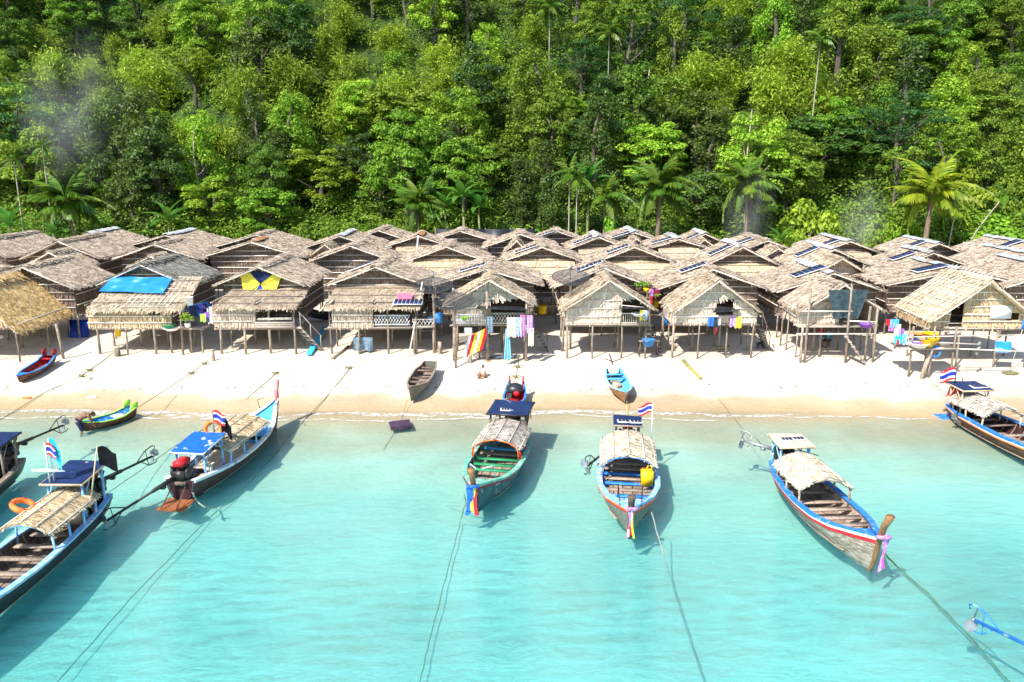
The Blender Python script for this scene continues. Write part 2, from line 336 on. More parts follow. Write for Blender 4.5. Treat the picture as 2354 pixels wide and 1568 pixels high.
    vc = n.new('ShaderNodeVolumeScatter'); vc.inputs[0].default_value = (.40, .90, 1, 1); vc.inputs[1].default_value = .24; vc.inputs[2].default_value = .3
    av = n.new('ShaderNodeAddShader'); L.new(va.outputs[0], av.inputs[0]); L.new(vc.outputs[0], av.inputs[1]); L.new(av.outputs[0], out.inputs['Volume'])
    return m, wm
m_sand, m_water = surface_mats()
m_soil = mat('forest floor', (.022, .045, .010, 1), (.05, .085, .018, 1), .5, rough=1, detail=6, bump=.6)
m_path = mat('bare earth', (.36, .24, .13, 1), (.5, .36, .22, 1), 1.5, rough=1)

ys = np.concatenate([np.linspace(-60, 8, 8), np.linspace(12, 34, 23), np.linspace(34.5, 52, 60), np.linspace(54, 90, 16)])
xs = np.concatenate([np.linspace(-220, -60, 9), np.linspace(-56, 56, 181), np.linspace(60, 220, 9)])
XX, YY = np.meshgrid(xs, ys, indexing='ij')
ZZ = sand_z(XX, YY) + np.where(YY > 39.5, (.04) * np.sin(XX * 1.9 + 1.3 * np.sin(YY * 1.1)) * np.sin(YY * 1.6 + .7 * np.sin(XX * .8)), 0) \
    + np.where(YY < 38, .03 * np.sin(YY * 1.7 + np.sin(XX * .6)), 0)
struct('sand', MB().grid(np.stack([XX, YY, ZZ], -1)), m_sand, smooth=True)
struct('water', MB().box((0, -10, -2.0), (430, 98, 4.0)), m_water)

def hill_z(x, y):
    x = np.asarray(x, float); y = np.asarray(y, float)
    s = np.maximum(y - 84 - 2.5 * np.sin(x * .07 + 1) , 0)
    z = 1.1 + .50 * s + .0042 * s * s - .000012 * s ** 3
    k = np.clip(s / 30, 0, 1)
    z = z + k * (3.2 * np.sin(x * .075 + .4) + 2.0 * np.sin(x * .16 + y * .05 + 2) + 1.3 * np.sin(y * .21 + x * .09))
    z = z - 9 * k * np.exp(-((x + 52 + .3 * (y - 100)) / 13) ** 2)          # gully added on the left so the slope there falls into shade
    return z
hy = np.concatenate([np.linspace(80, 160, 41), np.linspace(165, 260, 16)]); hx = np.linspace(-190, 190, 96)
HX, HY = np.meshgrid(hx, hy, indexing='ij')
struct('hill', MB().grid(np.stack([HX, HY, hill_z(HX, HY)], -1)), m_soil, smooth=True)

# shore foam: thin crests of broken water along the edge
mf = bpy.data.materials.new('shore foam'); mf.use_nodes = True
def foam_mat(m):
    n = m.node_tree.nodes; L = m.node_tree.links; p = n['Principled BSDF']; p.inputs['Base Color'].default_value = (.82, .83, .82, 1); p.inputs['Roughness'].default_value = .7
    g = n.new('ShaderNodeNewGeometry'); no = n.new('ShaderNodeTexNoise'); no.inputs['Scale'].default_value = 3.0; no.inputs['Detail'].default_value = 6; no.inputs['Roughness'].default_value = .7
    L.new(g.outputs['Position'], no.inputs['Vector']); mr = n.new('ShaderNodeMapRange'); mr.inputs[1].default_value = .42; mr.inputs[2].default_value = .72; mr.inputs[4].default_value = .85
    L.new(no.outputs[0], mr.inputs[0]); L.new(mr.outputs[0], p.inputs['Alpha'])
foam_mat(mf)
def foam(x0, x1, dy, wmax, seed):
    r = np.random.default_rng(seed); x = np.linspace(x0, x1, int((x1 - x0) / .25))
    k = np.zeros(len(x)) + dy
    for f, a in ((.4, .22), (1.1, .12), (2.7, .06)): k = k + a * np.sin(x * f + r.uniform(0, 6))
    base = 38.6 + .35 * np.sin(x * .21 + .6) + .22 * np.sin(x * .53) - .02 * x * (x > 0)
    wd = wmax * (.35 + .65 * np.abs(np.sin(x * .37 + seed) * np.sin(x * 1.3 + seed * 2)))
    wd *= np.clip(np.minimum(x - x0, x1 - x) / 1.5, .02, 1)
    y0 = base + k - wd; y1 = base + k
    zf = lambda y: np.maximum(sand_z(x, y), 0) + .012
    rows = [np.stack([x, y0, zf(y0)], -1), np.stack([x, (y0 + y1) / 2, zf((y0 + y1) / 2) + .03], -1), np.stack([x, y1, zf(y1) + .004], -1)]
    return np.stack(rows, 0)
fm = MB()
for a in ((-60, -12, -.25, .7, 3), (-20, 6, -.5, .45, 7), (-8, 14, -.55, .6, 5), (12, 60, -.5, .22, 9), (-60, 10, -1.3, .16, 12)): fm.grid(foam(*a))
struct('foam', fm, mf, kind='stuff')
# drift line: leaves and bits of weed left on the sand
db = MB(); n = 520
dx = RNG.uniform(-40, 40, n); dy = np.where(RNG.random(n) < .62, RNG.normal(41.2, .22, n), RNG.uniform(41, 56, n))
for i in range(n):
    a = RNG.uniform(0, 3.14); l = RNG.uniform(.03, .12); wv = RNG.uniform(.012, .04); z = gz(dx[i], dy[i]) + .025
    u = np.array((math.cos(a), math.sin(a), 0)) * l; v = np.array((-math.sin(a), math.cos(a), 0)) * wv; c = np.array((dx[i], dy[i], z))
    db.add([c - u, c + v + (0, 0, .02), c + u, c - v], [(0, 1, 2, 3)])
m_litter = mat('drift litter', (.05, .035, .02, 1), (.20, .14, .09, 1), 9, rough=.95, island=.6)
struct('beach_litter', db, m_litter, kind='stuff')

# ================================================================== thatch
def thatch(mb, a, b, c, d, up, course=.27, bw=.085, bl=.5, lift=.055, fringe=.12, thick=.1, rough=.03, rng=RNG, jit=.16, slab=True):
    """patch a(front top) b(rear top) -> d(front bottom) c(rear bottom): slab and courses of straw blades running from top to bottom"""
    a, b, c, d, up = [np.asarray(k, float) for k in (a, b, c, d, up)]; up = norm(up)
    Lu = max(np.linalg.norm(b - a), np.linalg.norm(c - d)); Lv = max(np.linalg.norm(d - a), .05)
    def at(u, v):
        u = u[..., None]; v = v[..., None]
        return (a * (1 - u) + b * u) * (1 - v) + (d * (1 - u) + c * u) * v
    if slab:
        nu = max(3, int(Lu / .6) + 1); nv = max(2, int(Lv / .6) + 1)
        U, V = np.meshgrid(np.linspace(0, 1, nu), np.linspace(0, 1, nv), indexing='ij')
        g = at(U, V) + up * (rng.normal(0, rough, U.shape))[..., None]
        mb.slabgrid(g, -up * thick)
    nc = max(1, int(round(Lv / course))); nb = max(2, int(Lu / bw))
    V, U = np.meshgrid(np.arange(nc), np.arange(nb), indexing='ij'); V = V.ravel(); U = U.ravel(); N = len(U)
    u = np.clip((U + rng.uniform(-.4, 1.4, N)) / nb, 0, 1); v = np.clip((V + rng.uniform(-.35, .35, N)) / nc, -.02, 1)
    ln = bl * rng.uniform(.6, 1.25, N)
    p0 = at(u, v) + up * (.015 + rng.uniform(0, .02, N))[:, None]
    dv = norm(at(u, np.full(N, 1.)) - at(u, np.full(N, 0.))); du = norm(b - a + (c - d))
    room = np.maximum((1 - v) * Lv, 0) + fringe * rng.uniform(.3, 1.6, N)
    ln = np.minimum(ln, room)
    dirv = norm(dv + du[None, :] * rng.normal(0, jit, N)[:, None])
    p1 = p0 + dirv * ln[:, None] + up * (lift * rng.uniform(.1, 1.7, N))[:, None] - np.array((0, 0, 1.)) * (np.maximum(ln - (1 - v) * Lv, 0) * .5)[:, None]
    side = norm(np.cross(dirv, up)); wv = bw * rng.uniform(.5, 1.15, N)[:, None]
    tw = up * rng.normal(0, .008, N)[:, None]
    mb.quads(np.stack([p0 - side * wv * .6, p0 + side * wv * .6, p1 + side * wv * .45 + tw, p1 - side * wv * .45 - tw], 1))
    return mb
def ragged(mb, p, q, out, n, ln, rng=RNG):
    """loose straws sticking out of an edge p-q"""
    p, q, out = np.asarray(p, float), np.asarray(q, float), norm(out)
    t = rng.random(n)[:, None]; b = p * (1 - t) + q * t
    d = norm(out[None, :] + rng.normal(0, .45, (n, 3))); l = ln * rng.uniform(.3, 1.3, n)[:, None]
    s = norm(np.cross(d, rng.normal(0, 1, (n, 3)))) * .02
    mb.quads(np.stack([b - s, b + s, b + d * l + s * .4, b + d * l - s * .4], 1)); return mb

HOUSES = {}
def wall_rows(root, y, z0, z1, hw_at, mats, openings=(), row=.45, name='wall_panel', bw=.06, battens=True, out=(0, -1, 0), axis='x', x_lim=None, bl=.42, m_b=None):
    """horizontal courses of leaf panel between z0 and z1, each course one panel (cut at openings) with a bamboo batten over it"""
    n = max(1, int(round((z1 - z0) / row))); h = (z1 - z0) / n; out = np.asarray(out, float)
    for i in range(n):
        zt = z1 - i * h; zb = zt - h; zc = (zt + zb) / 2
        l0, r0 = hw_at(zt); l1, r1 = hw_at(zb)
        spans = [(l1, r1)]
        for (xa, xb, za, zb_) in openings:
            if za < zc < zb_:
                ns = []
                for s, e in spans:
                    if xb <= s or xa >= e: ns.append((s, e)); continue
                    if xa > s + .1: ns.append((s, xa))
                    if xb < e - .1: ns.append((xb, e))
                spans = ns
        for s, e in spans:
            if e - s < .15: continue
            ts, te = max(s, l0), min(e, r0)
            if te - ts < .05: ts = te = (max(min((s + e) / 2, r0), l0)); te += .05
            f = lambda x, z: np.array((x, y, z)) if axis == 'x' else np.array((y, x, z))
            mb = MB()
            thatch(mb, f(ts, zt), f(te, zt), f(e, zb), f(s, zb), out, course=h, bw=bw, bl=bl, lift=.05, fringe=.09, thick=.035, rough=.008, jit=.07)
            part(name, mb, random.choice(mats), root)
            if battens:
                b = MB(); zz = zt - .06 + random.uniform(-.02, .02)
                e0 = f(min(ts, s) if l0 <= l1 else ts, zz) + out * .095; e1 = f(te, zz + random.uniform(-.03, .03)) + out * .095
                b.tube([e0, (e0 + e1) / 2 + (0, 0, random.uniform(-.03, .03)), e1], random.uniform(.028, .042), 5)
                part('batten', b, m_b or m_bamboo, root)

def post(root, x, y, z0, z1, r=.07, lean=.06, m=None):
    b = MB(); k = (random.uniform(-lean, lean), random.uniform(-lean, lean))
    b.tube([(x + k[0], y + k[1], z0 - .35), (x + k[0] * .4 + random.uniform(-.03, .03), y + k[1] * .4, (z0 + z1) / 2), (x, y, z1)], [r * 1.12, r, r * .92], 7)
    return part('post', b, m or m_post, root, smooth=True)

def house(key, label, px, py, d, hs, L, rise, fh=1.6, roof=None, wall=None, cap=None, group='thatched stilt houses of the village', openings=(), wallhalf=None,
          posts='few', oh=.7, rows=.45, side='both', name='stilt_house', hsl=None, row_gap=.0, detail=1.0, lower=True, lattice=None, wallmats=None, back=True, wz=None):
    p = PD(px, py, d); g = gz(p[0], d + 2); zr = p[2] - g - .06
    root = empty(name, (p[0], d, g), label, 'house', group)
    roof = roof or m_thatch; wms = wallmats or [wall or m_walldark]
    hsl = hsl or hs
    sagm = random.uniform(.02, .10); tilt = random.uniform(-.05, .05)
    ze = zr - rise; zel = zr - rise * hsl / hs
    w = (wallhalf or hs - .45); wl = (wallhalf or hsl - .45)
    HOUSES[key] = dict(root=root, X=p[0], d=d, g=g, zr=zr, hs=hs, hsl=hsl, rise=rise, L=L, fh=fh, w=w, wl=wl, ze=ze)
    # roof slopes
    for sx in (-1, 1):
        h = hs if sx > 0 else hsl; z_e = zr - rise * h / hs; mb = MB(); up = np.array((sx * rise / hs, 0, 1.))
        ymid = L / 2
        for (ya, yb, za, zb) in ((0, ymid, 0, -sagm), (ymid, L, -sagm, tilt)):
            a = (0, ya, zr + za); b = (0, yb, zr + zb); c = (sx * h, yb, z_e + zb * .6); dd = (sx * h, ya, z_e + za * .6)
            thatch(mb, a, b, c, dd, up, course=.15 / detail, bw=.05 / detail, bl=.38, lift=.02, fringe=.2, jit=.14)
        ragged(mb, (0, 0, zr), (sx * h, 0, z_e), (0, -.5, -.6), int(46 * detail), .22)
        ragged(mb, (sx * h, 0, z_e), (sx * h, L, z_e), (sx * .5, 0, -.6), int(36 * detail), .25)
        part('roof_slope', mb, roof, root)
        pb = MB().tube([(0, -.02, zr - .06), (sx * h * .5, -.03, (zr + z_e) / 2 - .1), (sx * h, -.02, z_e - .08)], .035, 5)
        part('barge_pole', pb, m_bamboo, root)
    # ridge
    if cap == 'metal' or cap == 'rust':
        mm = m_metal if cap == 'metal' else m_rust
        n = max(2, int(L / 1.0))
        for i in range(n):
            y0 = i * L / n - .03; y1 = (i + 1) * L / n + .03; q = .36 + random.uniform(-.07, .1); zz = zr + .10 + .012 * (i % 2)
            pr = [(-q, zr + .1 - q * rise / hs + .03), (-q * .5, zr + .12 - q * .5 * rise / hs), (0, zz + .05), (q * .5, zr + .12 - q * .5 * rise / hs), (q, zr + .1 - q * rise / hs + .03)]
            gq = np.array([[(x, yy, z) for yy in (y0, y1)] for x, z in pr])
            part('ridge_sheet', MB().slabgrid(gq, (0, 0, -.015)), mm, root)
            for sx in (-1, 1):
                if random.random() < .6:
                    b = MB().bar((0, (y0 + y1) / 2, zr + .17), (sx * q * 1.25, (y0 + y1) / 2 + random.uniform(-.2, .2), zr + .17 - q * 1.25 * rise / hs), .02, n=5); part('ridge_pole', b, m_bamboo, root)
    else:
        mb = MB()
        for sx in (-1, 1):
            thatch(mb, (0, 0, zr + .07), (0, L, zr + .07), (sx * .42, L, zr + .07 - .42 * rise / hs), (sx * .42, 0, zr + .07 - .42 * rise / hs), (sx * rise / hs, 0, 1), course=.2, bw=.09, bl=.35, lift=.07, thick=.05)
        part('ridge_thatch', mb, roof, root)
        for sx in (-1, 1):
            b = MB().tube([(sx * .33, -.05, zr + .08 - .33 * rise / hs + .05), (sx * .33, L * .5, zr + .1 - .33 * rise / hs + .03), (sx * .33, L, zr + .1 - .33 * rise / hs)], .022, 5); part('ridge_pole', b, m_dwood, root)
    # front gable wall in panels
    yw = oh
    def hwg(z):
        if z > ze - .05:
            k = max(0, (zr - .12 - z)) / rise; return (-min(wl, k * hsl), min(w, k * hs))
        return (-wl, w)
    zb = fh if lower else (wz if wz is not None else ze - .6)
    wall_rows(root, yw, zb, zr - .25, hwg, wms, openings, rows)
    # sides and back
    for sx in (-1, 1):
        ww = w if sx > 0 else wl; z_e = zr - rise * ww / (hs)
        if side in ('both', 'left' if sx < 0 else 'right'):
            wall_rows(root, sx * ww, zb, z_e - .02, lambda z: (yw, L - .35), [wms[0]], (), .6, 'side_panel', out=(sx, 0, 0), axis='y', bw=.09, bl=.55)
    if back:
        mb = MB(); mb.add([(-wl, L - .35, zb), (w, L - .35, zb), (w, L - .35, zr - rise * w / hs), (0, L - .35, zr - .1), (-wl, L - .35, zr - rise * wl / hs)], [(0, 1, 2, 4)], [(4, 2, 3)])
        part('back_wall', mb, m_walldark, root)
    # floor and posts
    nb = 6; 
    for i in range(nb):
        y0 = yw - .05 + (L - .4 - yw) * i / nb; y1 = yw - .05 + (L - .4 - yw) * (i + 1) / nb - .02
        part('floor_board', MB().box(((w - wl) / 2, (y0 + y1) / 2, fh - .06), (w + wl + .1, y1 - y0, .07)), m_deck, root)
    rng = np.linspace(-wl + .06, w - .06, 3 if posts == 'few' else 4)
    for yy in ((yw + .02, L - .5) if posts == 'few' else (yw + .02, (yw + L) / 2, L - .5)):
        for xx in rng: post(root, xx + random.uniform(-.12, .12), yy, gz(p[0] + xx, d + yy) - g, fh - .1, r=random.uniform(.045, .066))
    for yy in (yw + .05, L - .5):
        part('floor_beam', MB().tube([(-wl - .2, yy, fh - .14), (w + .2, yy, fh - .14)], .05, 6), m_post, root)
    return root

def porch(key, x0, x1, y0, y1, zt, zb, m, walls=None, fh=None, wall_m=None, openings=(), posts=True, xs=None, name='porch_roof', sub=1.0):
    """lean-to roof in front of the gable: from the wall (y1, zt) down to the front (y0, zb); optional front wall under it"""
    h = HOUSES[key]; root = h['root']; mb = MB()
    thatch(mb, (x0, y1, zt), (x1, y1, zt), (x1 + .1, y0, zb), (x0 - .1, y0, zb), (0, -(zt - zb) / (y1 - y0), 1), course=.15, bw=.052, bl=.40, fringe=.3, lift=.03, jit=.15)
    ragged(mb, (x0 - .1, y0, zb), (x1 + .1, y0, zb), (0, -.4, -.7), int((x1 - x0) * 16), .26)
    part(name, mb, m, root)
    for k in range(3):
        t = (k + .5) / 3
        part('roof_batten', MB().tube([(x0 - .05, y0 + (y1 - y0) * t, zb + (zt - zb) * t + .09), (x1 + .05, y0 + (y1 - y0) * t, zb + (zt - zb) * t + .09)], .02, 5), m_dwood, root)
    if walls:
        wx0, wx1, wz0, wz1 = walls; yw = y0 + .35
        wall_rows(root, yw, wz0, wz1, lambda z: (wx0, wx1), [wall_m or m_wall], openings, .42)
        for sx, xx in ((-1, wx0), (1, wx1)):
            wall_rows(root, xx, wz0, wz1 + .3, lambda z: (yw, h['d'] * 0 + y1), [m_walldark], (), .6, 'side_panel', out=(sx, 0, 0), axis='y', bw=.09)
    if fh is not None:
        n = 5; ya = y0 + .3
        for i in range(n):
            a = ya + (y1 - ya) * i / n; b = ya + (y1 - ya) * (i + 1) / n - .02
            part('floor_board', MB().box(((x0 + x1) / 2, (a + b) / 2, fh - .05), (x1 - x0 - .1, b - a, .06)), m_deck, root)
        for yy in (y0 + .38, (y0 + y1) / 2 + .3):
            for xx in (xs or np.linspace(x0 + .2, x1 - .2, 4)):
                gl = gz(h['X'] + xx, h['d'] + yy) - h['g']
                post(root, xx, yy, gl, (zb - .05) if (posts and yy < y0 + .5) else fh - .08, r=random.uniform(.05, .075))
        part('floor_beam', MB().tube([(x0 - .15, y0 + .36, fh - .12), (x1 + .15, y0 + .36, fh - .1)], .05, 6), m_post, root)

def loc_of(key, px, py, y):
    """pixel -> local coordinates of house `key` on its plane y (local)"""
    h = HOUSES[key]; p = PD(px, py, h['d'] + y); return (p[0] - h['X'], p[2] - h['g'])
# ================================================================== the village
def H(key, label, apex, eave, rear, d, **kw):
    a = PD(apex[0], apex[1], d); e = PD(eave[0], eave[1], d)
    hs = abs(e[0] - a[0]); rise = max(.6, a[2] - e[2])
    L = kw.pop('L', None)
    if L is None: L = PZ(rear[0], rear[1], a[2])[1] - d
    L = min(max(L, 2.2), kw.pop('Lmax', 9.5))
    return house(key, label, apex[0], apex[1], d, hs, L, rise, **kw)
# ---- front row: small huts on tall posts
H('A1', 'golden freshly thatched hut at the left edge of the beach', (-90, 655), (40, 762), None, 44.3, L=6.6, fh=2.0, roof=m_gold, wall=m_wallgold, posts='many', detail=1.35)
H('A2', 'small front hut hung with laundry along its open veranda', (1124.5, 641), (1023, 697), None, 45, L=3.6, fh=2.05, roof=m_thatch2, wall=m_wallpale, posts='many', wallhalf=2.15,
  openings=[(.05, 2.3, 2.0, 3.55)], detail=1.2, oh=.6)
H('A3', 'small front hut with railed corner veranda and white basin', (1402.7, 642), (1296.5, 708), None, 45, L=3.6, fh=2.05, roof=m_thatch2, wall=m_wallpale, posts='many', wallhalf=2.45,
  openings=[(.75, 2.6, 2.0, 3.55)], detail=1.2, oh=.6)
H('A4', 'small front hut with black awning over its middle window', (1654, 642), (1551, 713), None, 45, L=3.8, fh=2.05, roof=m_thatch2, wall=m_wallpale, posts='many', wallhalf=2.45,
  openings=[(.05, 1.05, 2.4, 3.6)], detail=1.2, oh=.6)
H('A5', 'small hut with dark sheet hanging over its open right half', (1943, 652), (1840, 712), None, 45, L=3.6, fh=2.0, roof=m_thatch, wall=m_wallpale, posts='many', wallhalf=2.3,
  openings=[(.1, 2.4, 1.9, 4.6)], detail=1.2, oh=.75)
H('A6', 'large new pale thatched house with black doorway on the right', (2280, 643), (2147, 733), None, 43.4, L=4.6, fh=2.2, roof=m_straw, wall=m_wallgold, posts='many', wallhalf=2.95,
  openings=[(-1.75, -1.0, 2.2, 4.05), (1.35, 2.15, 2.5, 2.85)], detail=1.25, oh=.6, rows=.42)
# ---- second row, left: big houses with a lean-to in front
H('B0', 'thatched house cut by the left edge behind the golden hut', (-120, 640), (8, 672), None, 49, L=6)
H('B1', 'brown thatched house between the golden hut and the blue tarpaulin house', (50, 611), (172, 661), (177.5, 587), 49.5)
H('B2', 'grey roofed house with blue tarpaulin over its lean-to', (322.5, 606), (435, 652), (405, 582), 49.3, roof=m_grey, openings=())
H('B3', 'house with blue and yellow cloth hung under its gable', (593, 611), (703, 654), (663, 582), 49.3, roof=m_thatch)
H('B4', 'house with pink board and solar panel on its lean-to', (863, 611), (978, 652), (892, 586), 49.3, roof=m_thatch)
H('B5', 'second row house behind the laundry hut', (1118, 616), (1244, 652), (1131, 588), 49.8)
H('B6', 'second row house behind the railed veranda hut', (1389, 613), (1503, 657), (1371.5, 590), 49.8)
H('B7', 'second row house behind the hut with black awning', (1641.5, 617), (1765, 661), (1606.5, 591), 49.8)
H('B8', 'house with metal ridge behind the dark sheet hut', (1917, 626), (1785, 668), (1844.7, 597), 49.5, cap='metal')
H('B9', 'house with metal ridge behind the large new pale house', (2205, 618), (2037, 652), (2100, 592), 50.5, cap='metal')
H('B10', 'thatched house cut by the right edge behind the new pale house', (2450, 614), (2312, 657), None, 49.5, L=7, cap='metal')
# ---- third row
H('C1', 'third row house with broken bamboo ridge at far left', (132.5, 552), (230, 592), (200, 533), 60.5, Lmax=6.5)
H('C2', 'third row house behind the blue tarpaulin house', (354, 559.5), (457.5, 593), (400, 545), 60)
H('C3', 'third row house with rusty ridge behind the flag cloth house', (577, 554.5), (695.7, 588), (618.5, 544.5), 61.5, cap='rust')
H('C4', 'third row house behind the pink board house', (805.7, 563), (710.7, 597), (838, 549.5), 58.5)
H('C5', 'third row house between the dish house and laundry hut', (1025.7, 565), (933, 597.5), (1043, 549.5), 58.5)
H('C6', 'third row house with pale straw lean-to behind the laundry hut', (1246.5, 566), (1336.5, 596.5), (1251.5, 549.5), 58.5)
H('C7', 'third row house with solar panel behind the railed veranda hut', (1459, 566), (1556.5, 602), (1441.5, 551), 58.5)
H('C8', 'third row house with metal ridge behind the black awning hut', (1709, 566), (1794.7, 608), (1666.5, 549.5), 58.5, cap='metal')
H('C9', 'third row house with long metal ridge and smoke-blue left eave', (1919.7, 571), (2006, 610), (1859.7, 553), 58.5, cap='metal')
H('C10', 'third row house with pole-weighted metal ridge on the right', (2147, 579.5), (2254.7, 618), (2062, 564.5), 58, cap='metal')
H('C11', 'third row house with metal ridge at the right edge', (2415, 588), (2280, 632), (2269.7, 569.5), 57, cap='metal', L=8)
# ---- fourth row
H('D0', 'broad thatched house at the upper left corner of the village', (-70, 552), (15, 589), None, 63, L=9)
H('D1', 'fourth row house with metal ridge at far left', (200, 535), (300, 566), (242.5, 523), 68, cap='metal')
H('D2', 'fourth row house with metal ridge beside the banana plant', (380, 539.5), (487, 567), (443, 525.5), 67, cap='metal')
H('D3', 'fourth row house at the foot of the big left tree', (588, 538), (690, 566), (625.7, 527), 67.5)
H('D4', 'fourth row house with metal ridge left of the central coconut palm', (780.7, 541), (693, 568.5), (810.7, 527), 67, cap='metal')
H('D5', 'fourth row house with rusty ridge sheet and white pole', (960.7, 540), (885.7, 564), (978, 531), 67, cap='rust')
H('D6', 'fourth row house with a small crossed-pole kitchen in front', (1196.5, 536.5), (1110, 566), (1198, 526), 67)
H('D7', 'fourth row house with white-topped ridge and solar panel', (1376.5, 543), (1306.5, 570), (1369, 531), 66, cap='metal')
H('D8', 'fourth row house with striped metal ridge and solar panel', (1561.5, 548), (1624, 566.5), (1536.5, 536), 66, cap='metal')
H('D9', 'fourth row house beneath the smoky coconut palm', (1765, 551), (1812, 568), (1719, 534.5), 66)
H('D10', 'fourth row house left of the smoke column', (1954.7, 553), (2023.5, 577.5), (1919.7, 537), 66, cap='metal')
H('D11', 'fourth row house below the yellow coconut palm', (2159.7, 558), (2229.7, 585), (2092, 542), 65.5, cap='metal')
H('D12', 'fourth row house with metal ridge at the right edge', (2400, 562), (2310, 592), (2297, 542), 64, cap='metal', L=8)
# ---- last row below the forest
H('E1', 'last row house left of the central coconut palm', (869.5, 528), (795, 552), (893, 517), 74.5)
H('E2', 'last row house right of the central coconut palm', (1058, 529.5), (1135.7, 552), (1063, 521), 74)
H('E3', 'last row house in front of the thin areca palms', (1281.5, 530), (1229, 547), (1283, 522), 74, Lmax=6)
H('E4', 'last row house left of the tall coconut trunk', (1459, 533), (1401.5, 550), (1454, 521), 73, cap='metal', Lmax=6)
H('E5', 'last row house with full metal ridge right of the coconut trunk', (1621.5, 536), (1575, 556), (1599, 526), 73, cap='metal', Lmax=6)
# ---- small cook huts between the houses
KG = 'small cook huts between the houses'
def K(key, label, apex, eave, d, L=2.4): H(key, label, apex, eave, None, d, L=L, roof=m_thatch2, wall=m_wall, group=KG, fh=1.3, wz=None)
K('S0', 'small cook hut with ragged straw top behind the brown left house', (112, 578), (50, 612), 56.2, 2.6)
K('S1', 'small cook hut with pale ridge sheet left of the pink board house roof', (745.5, 560.5), (705, 590), 63.2)
K('S2', 'small cook hut of crossed poles in the middle of the last rows', (1187, 551), (1160, 576), 63)
K('S3', 'tiny cook hut in front of the last row left of the coconut trunk', (1463, 546), (1442, 560), 70)
K('S4', 'tiny cook hut in front of the full metal ridge house', (1620, 549), (1596, 563), 70)
K('S5', 'small cook hut with sunlit leaf front between two solar roofs', (1937, 592), (1994.7, 626), 54.8, 3.0)
K('S6', 'small cook hut with light straw behind the blue tarpaulin house', (345, 587), (290, 612), 56.6, 2.2)
K('S7', 'small cook hut at right behind the row of metal ridges', (1790, 569), (1830, 592), 63)

# lean-to roofs
def pl(key, px0, px1, pyb, y0, y1, zt, m, **kw):
    x0 = loc_of(key, px0, pyb, y0)[0]; x1 = loc_of(key, px1, pyb, y0)[0]; zb = loc_of(key, (px0 + px1) / 2, pyb, y0)[1]
    porch(key, x0, x1, y0, y1, zt, zb, m, **kw)
def zt_of(key, py, y): h = HOUSES[key]; return loc_of(key, 1176, py, y)[1]
porch_kw = {}
for key, pa, pb, pyt, pyb, wx in (('B2', 203, 415, 637, 713, (203, 395)), ('B3', 489, 677, 664, 708, (491, 588)), ('B4', 745, 962, 658, 708, (764, 858))):
    y0 = -3.2; zt = zt_of(key, pyt, .55)
    fh = loc_of(key, 1176, 752, y0 + .35)[1]
    x0 = loc_of(key, wx[0], 740, y0 + .35)[0]; x1 = loc_of(key, wx[1], 740, y0 + .35)[0]
    op = [(x0 + (x1 - x0) * .73, x0 + (x1 - x0) * .87, fh + .55, fh + .95)] if key == 'B2' else []
    pl(key, pa, pb, pyb, y0, .6, zt, m_thatch2, walls=(x0, x1, fh, loc_of(key, 1176, pyb, y0 + .35)[1] + .05), fh=fh, wall_m=m_wallgold if key == 'B2' else m_wall, openings=op)
for key, f in (('C5', .95), ('C6', .95), ('C7', .95), ('C8', 1.0), ('C4', .0), ('D8', .9), ('D7', .8), ('D5', .8), ('C10', .7), ('D10', .8)):
    if not f: continue
    h = HOUSES[key]; z1 = h['ze'] + .05; ww = min(h['w'], h['wl'])
    porch(key, -ww * f, ww * f, -1.9, .62, z1, z1 - 1.15, m_straw if key in ('C5', 'C6', 'C7', 'C8') else m_thatch2, posts=True, fh=h['fh'] - .2)

# front house fittings -------------------------------------------------------------
def rail(root, x0, x1, y, z0, z1, style, step=.16, m=None):
    m = m or m_bamboo
    for z in (z0 + .05, z1): part('rail', MB().tube([(x0, y, z), ((x0 + x1) / 2, y, z + random.uniform(-.02, .02)), (x1, y, z)], .028, 6), m, root)
    n = max(2, int((x1 - x0) / step))
    for i in range(n + 1):
        x = x0 + (x1 - x0) * i / n
        if style == 'lattice':
            h = z1 - z0
            for s in (-1, 1):
                xa, xb = x, x + s * h * .62
                t0, t1 = 0., 1.
                if xb < x0: t1 = (x - x0) / (x - xb)
                if xb > x1: t1 = (x1 - x) / (xb - x)
                if t1 < .15: continue
                part('lattice_slat', MB().box(((xa + xa + (xb - xa) * t1) / 2, y - .015 * s, z0 + .05 + h * t1 / 2), (.035, .012, h * math.hypot(1, .62) * t1 - .02), M=np.array(Matrix.Rotation(s * math.atan(.62), 3, 'Y'))), m_white if m is m_white else m, root)
        else:
            part('baluster', MB().tube([(x, y, z0), (x + random.uniform(-.02, .02), y, z1)], .018, 5), m, root)
h = HOUSES['B4']; y = -2.83
rx0, rz = loc_of('B4', 861, 749, y); rx1, _ = loc_of('B4', 942, 749, y)
rail(h['root'], rx0, rx1, y, rz, rz + .62, 'lattice', .17, m_white)
porch_floor_x = loc_of('B4', 948, 760, y)[0]; px1 = loc_of('B4', 999, 760, y)[0]
for i in range(4): part('floor_board', MB().box(((porch_floor_x + px1) / 2, y + .2 + i * .42, rz - .12), (px1 - porch_floor_x, .40, .06)), m_deck, h['root'])
rail(h['root'], porch_floor_x, px1, y, rz - .1, rz + .38, 'lattice', .2)
for xx in (porch_floor_x + .1, px1 - .05): post(h['root'], xx, y + .15, gz(h['X'] + xx, h['d'] + y) - h['g'], rz + (2.3 if xx > 5 else .45))
h = HOUSES['B3']
rx0, rz = loc_of('B3', 594, 752, y); rx1, _ = loc_of('B3', 672, 752, y)
for zz in (.05, .34, .42): part('rail', MB().tube([(rx0, y - .05, rz + zz + .1), (rx1, y - .05, rz + zz + .14)], .035, 6), m_bamboo, h['root'])
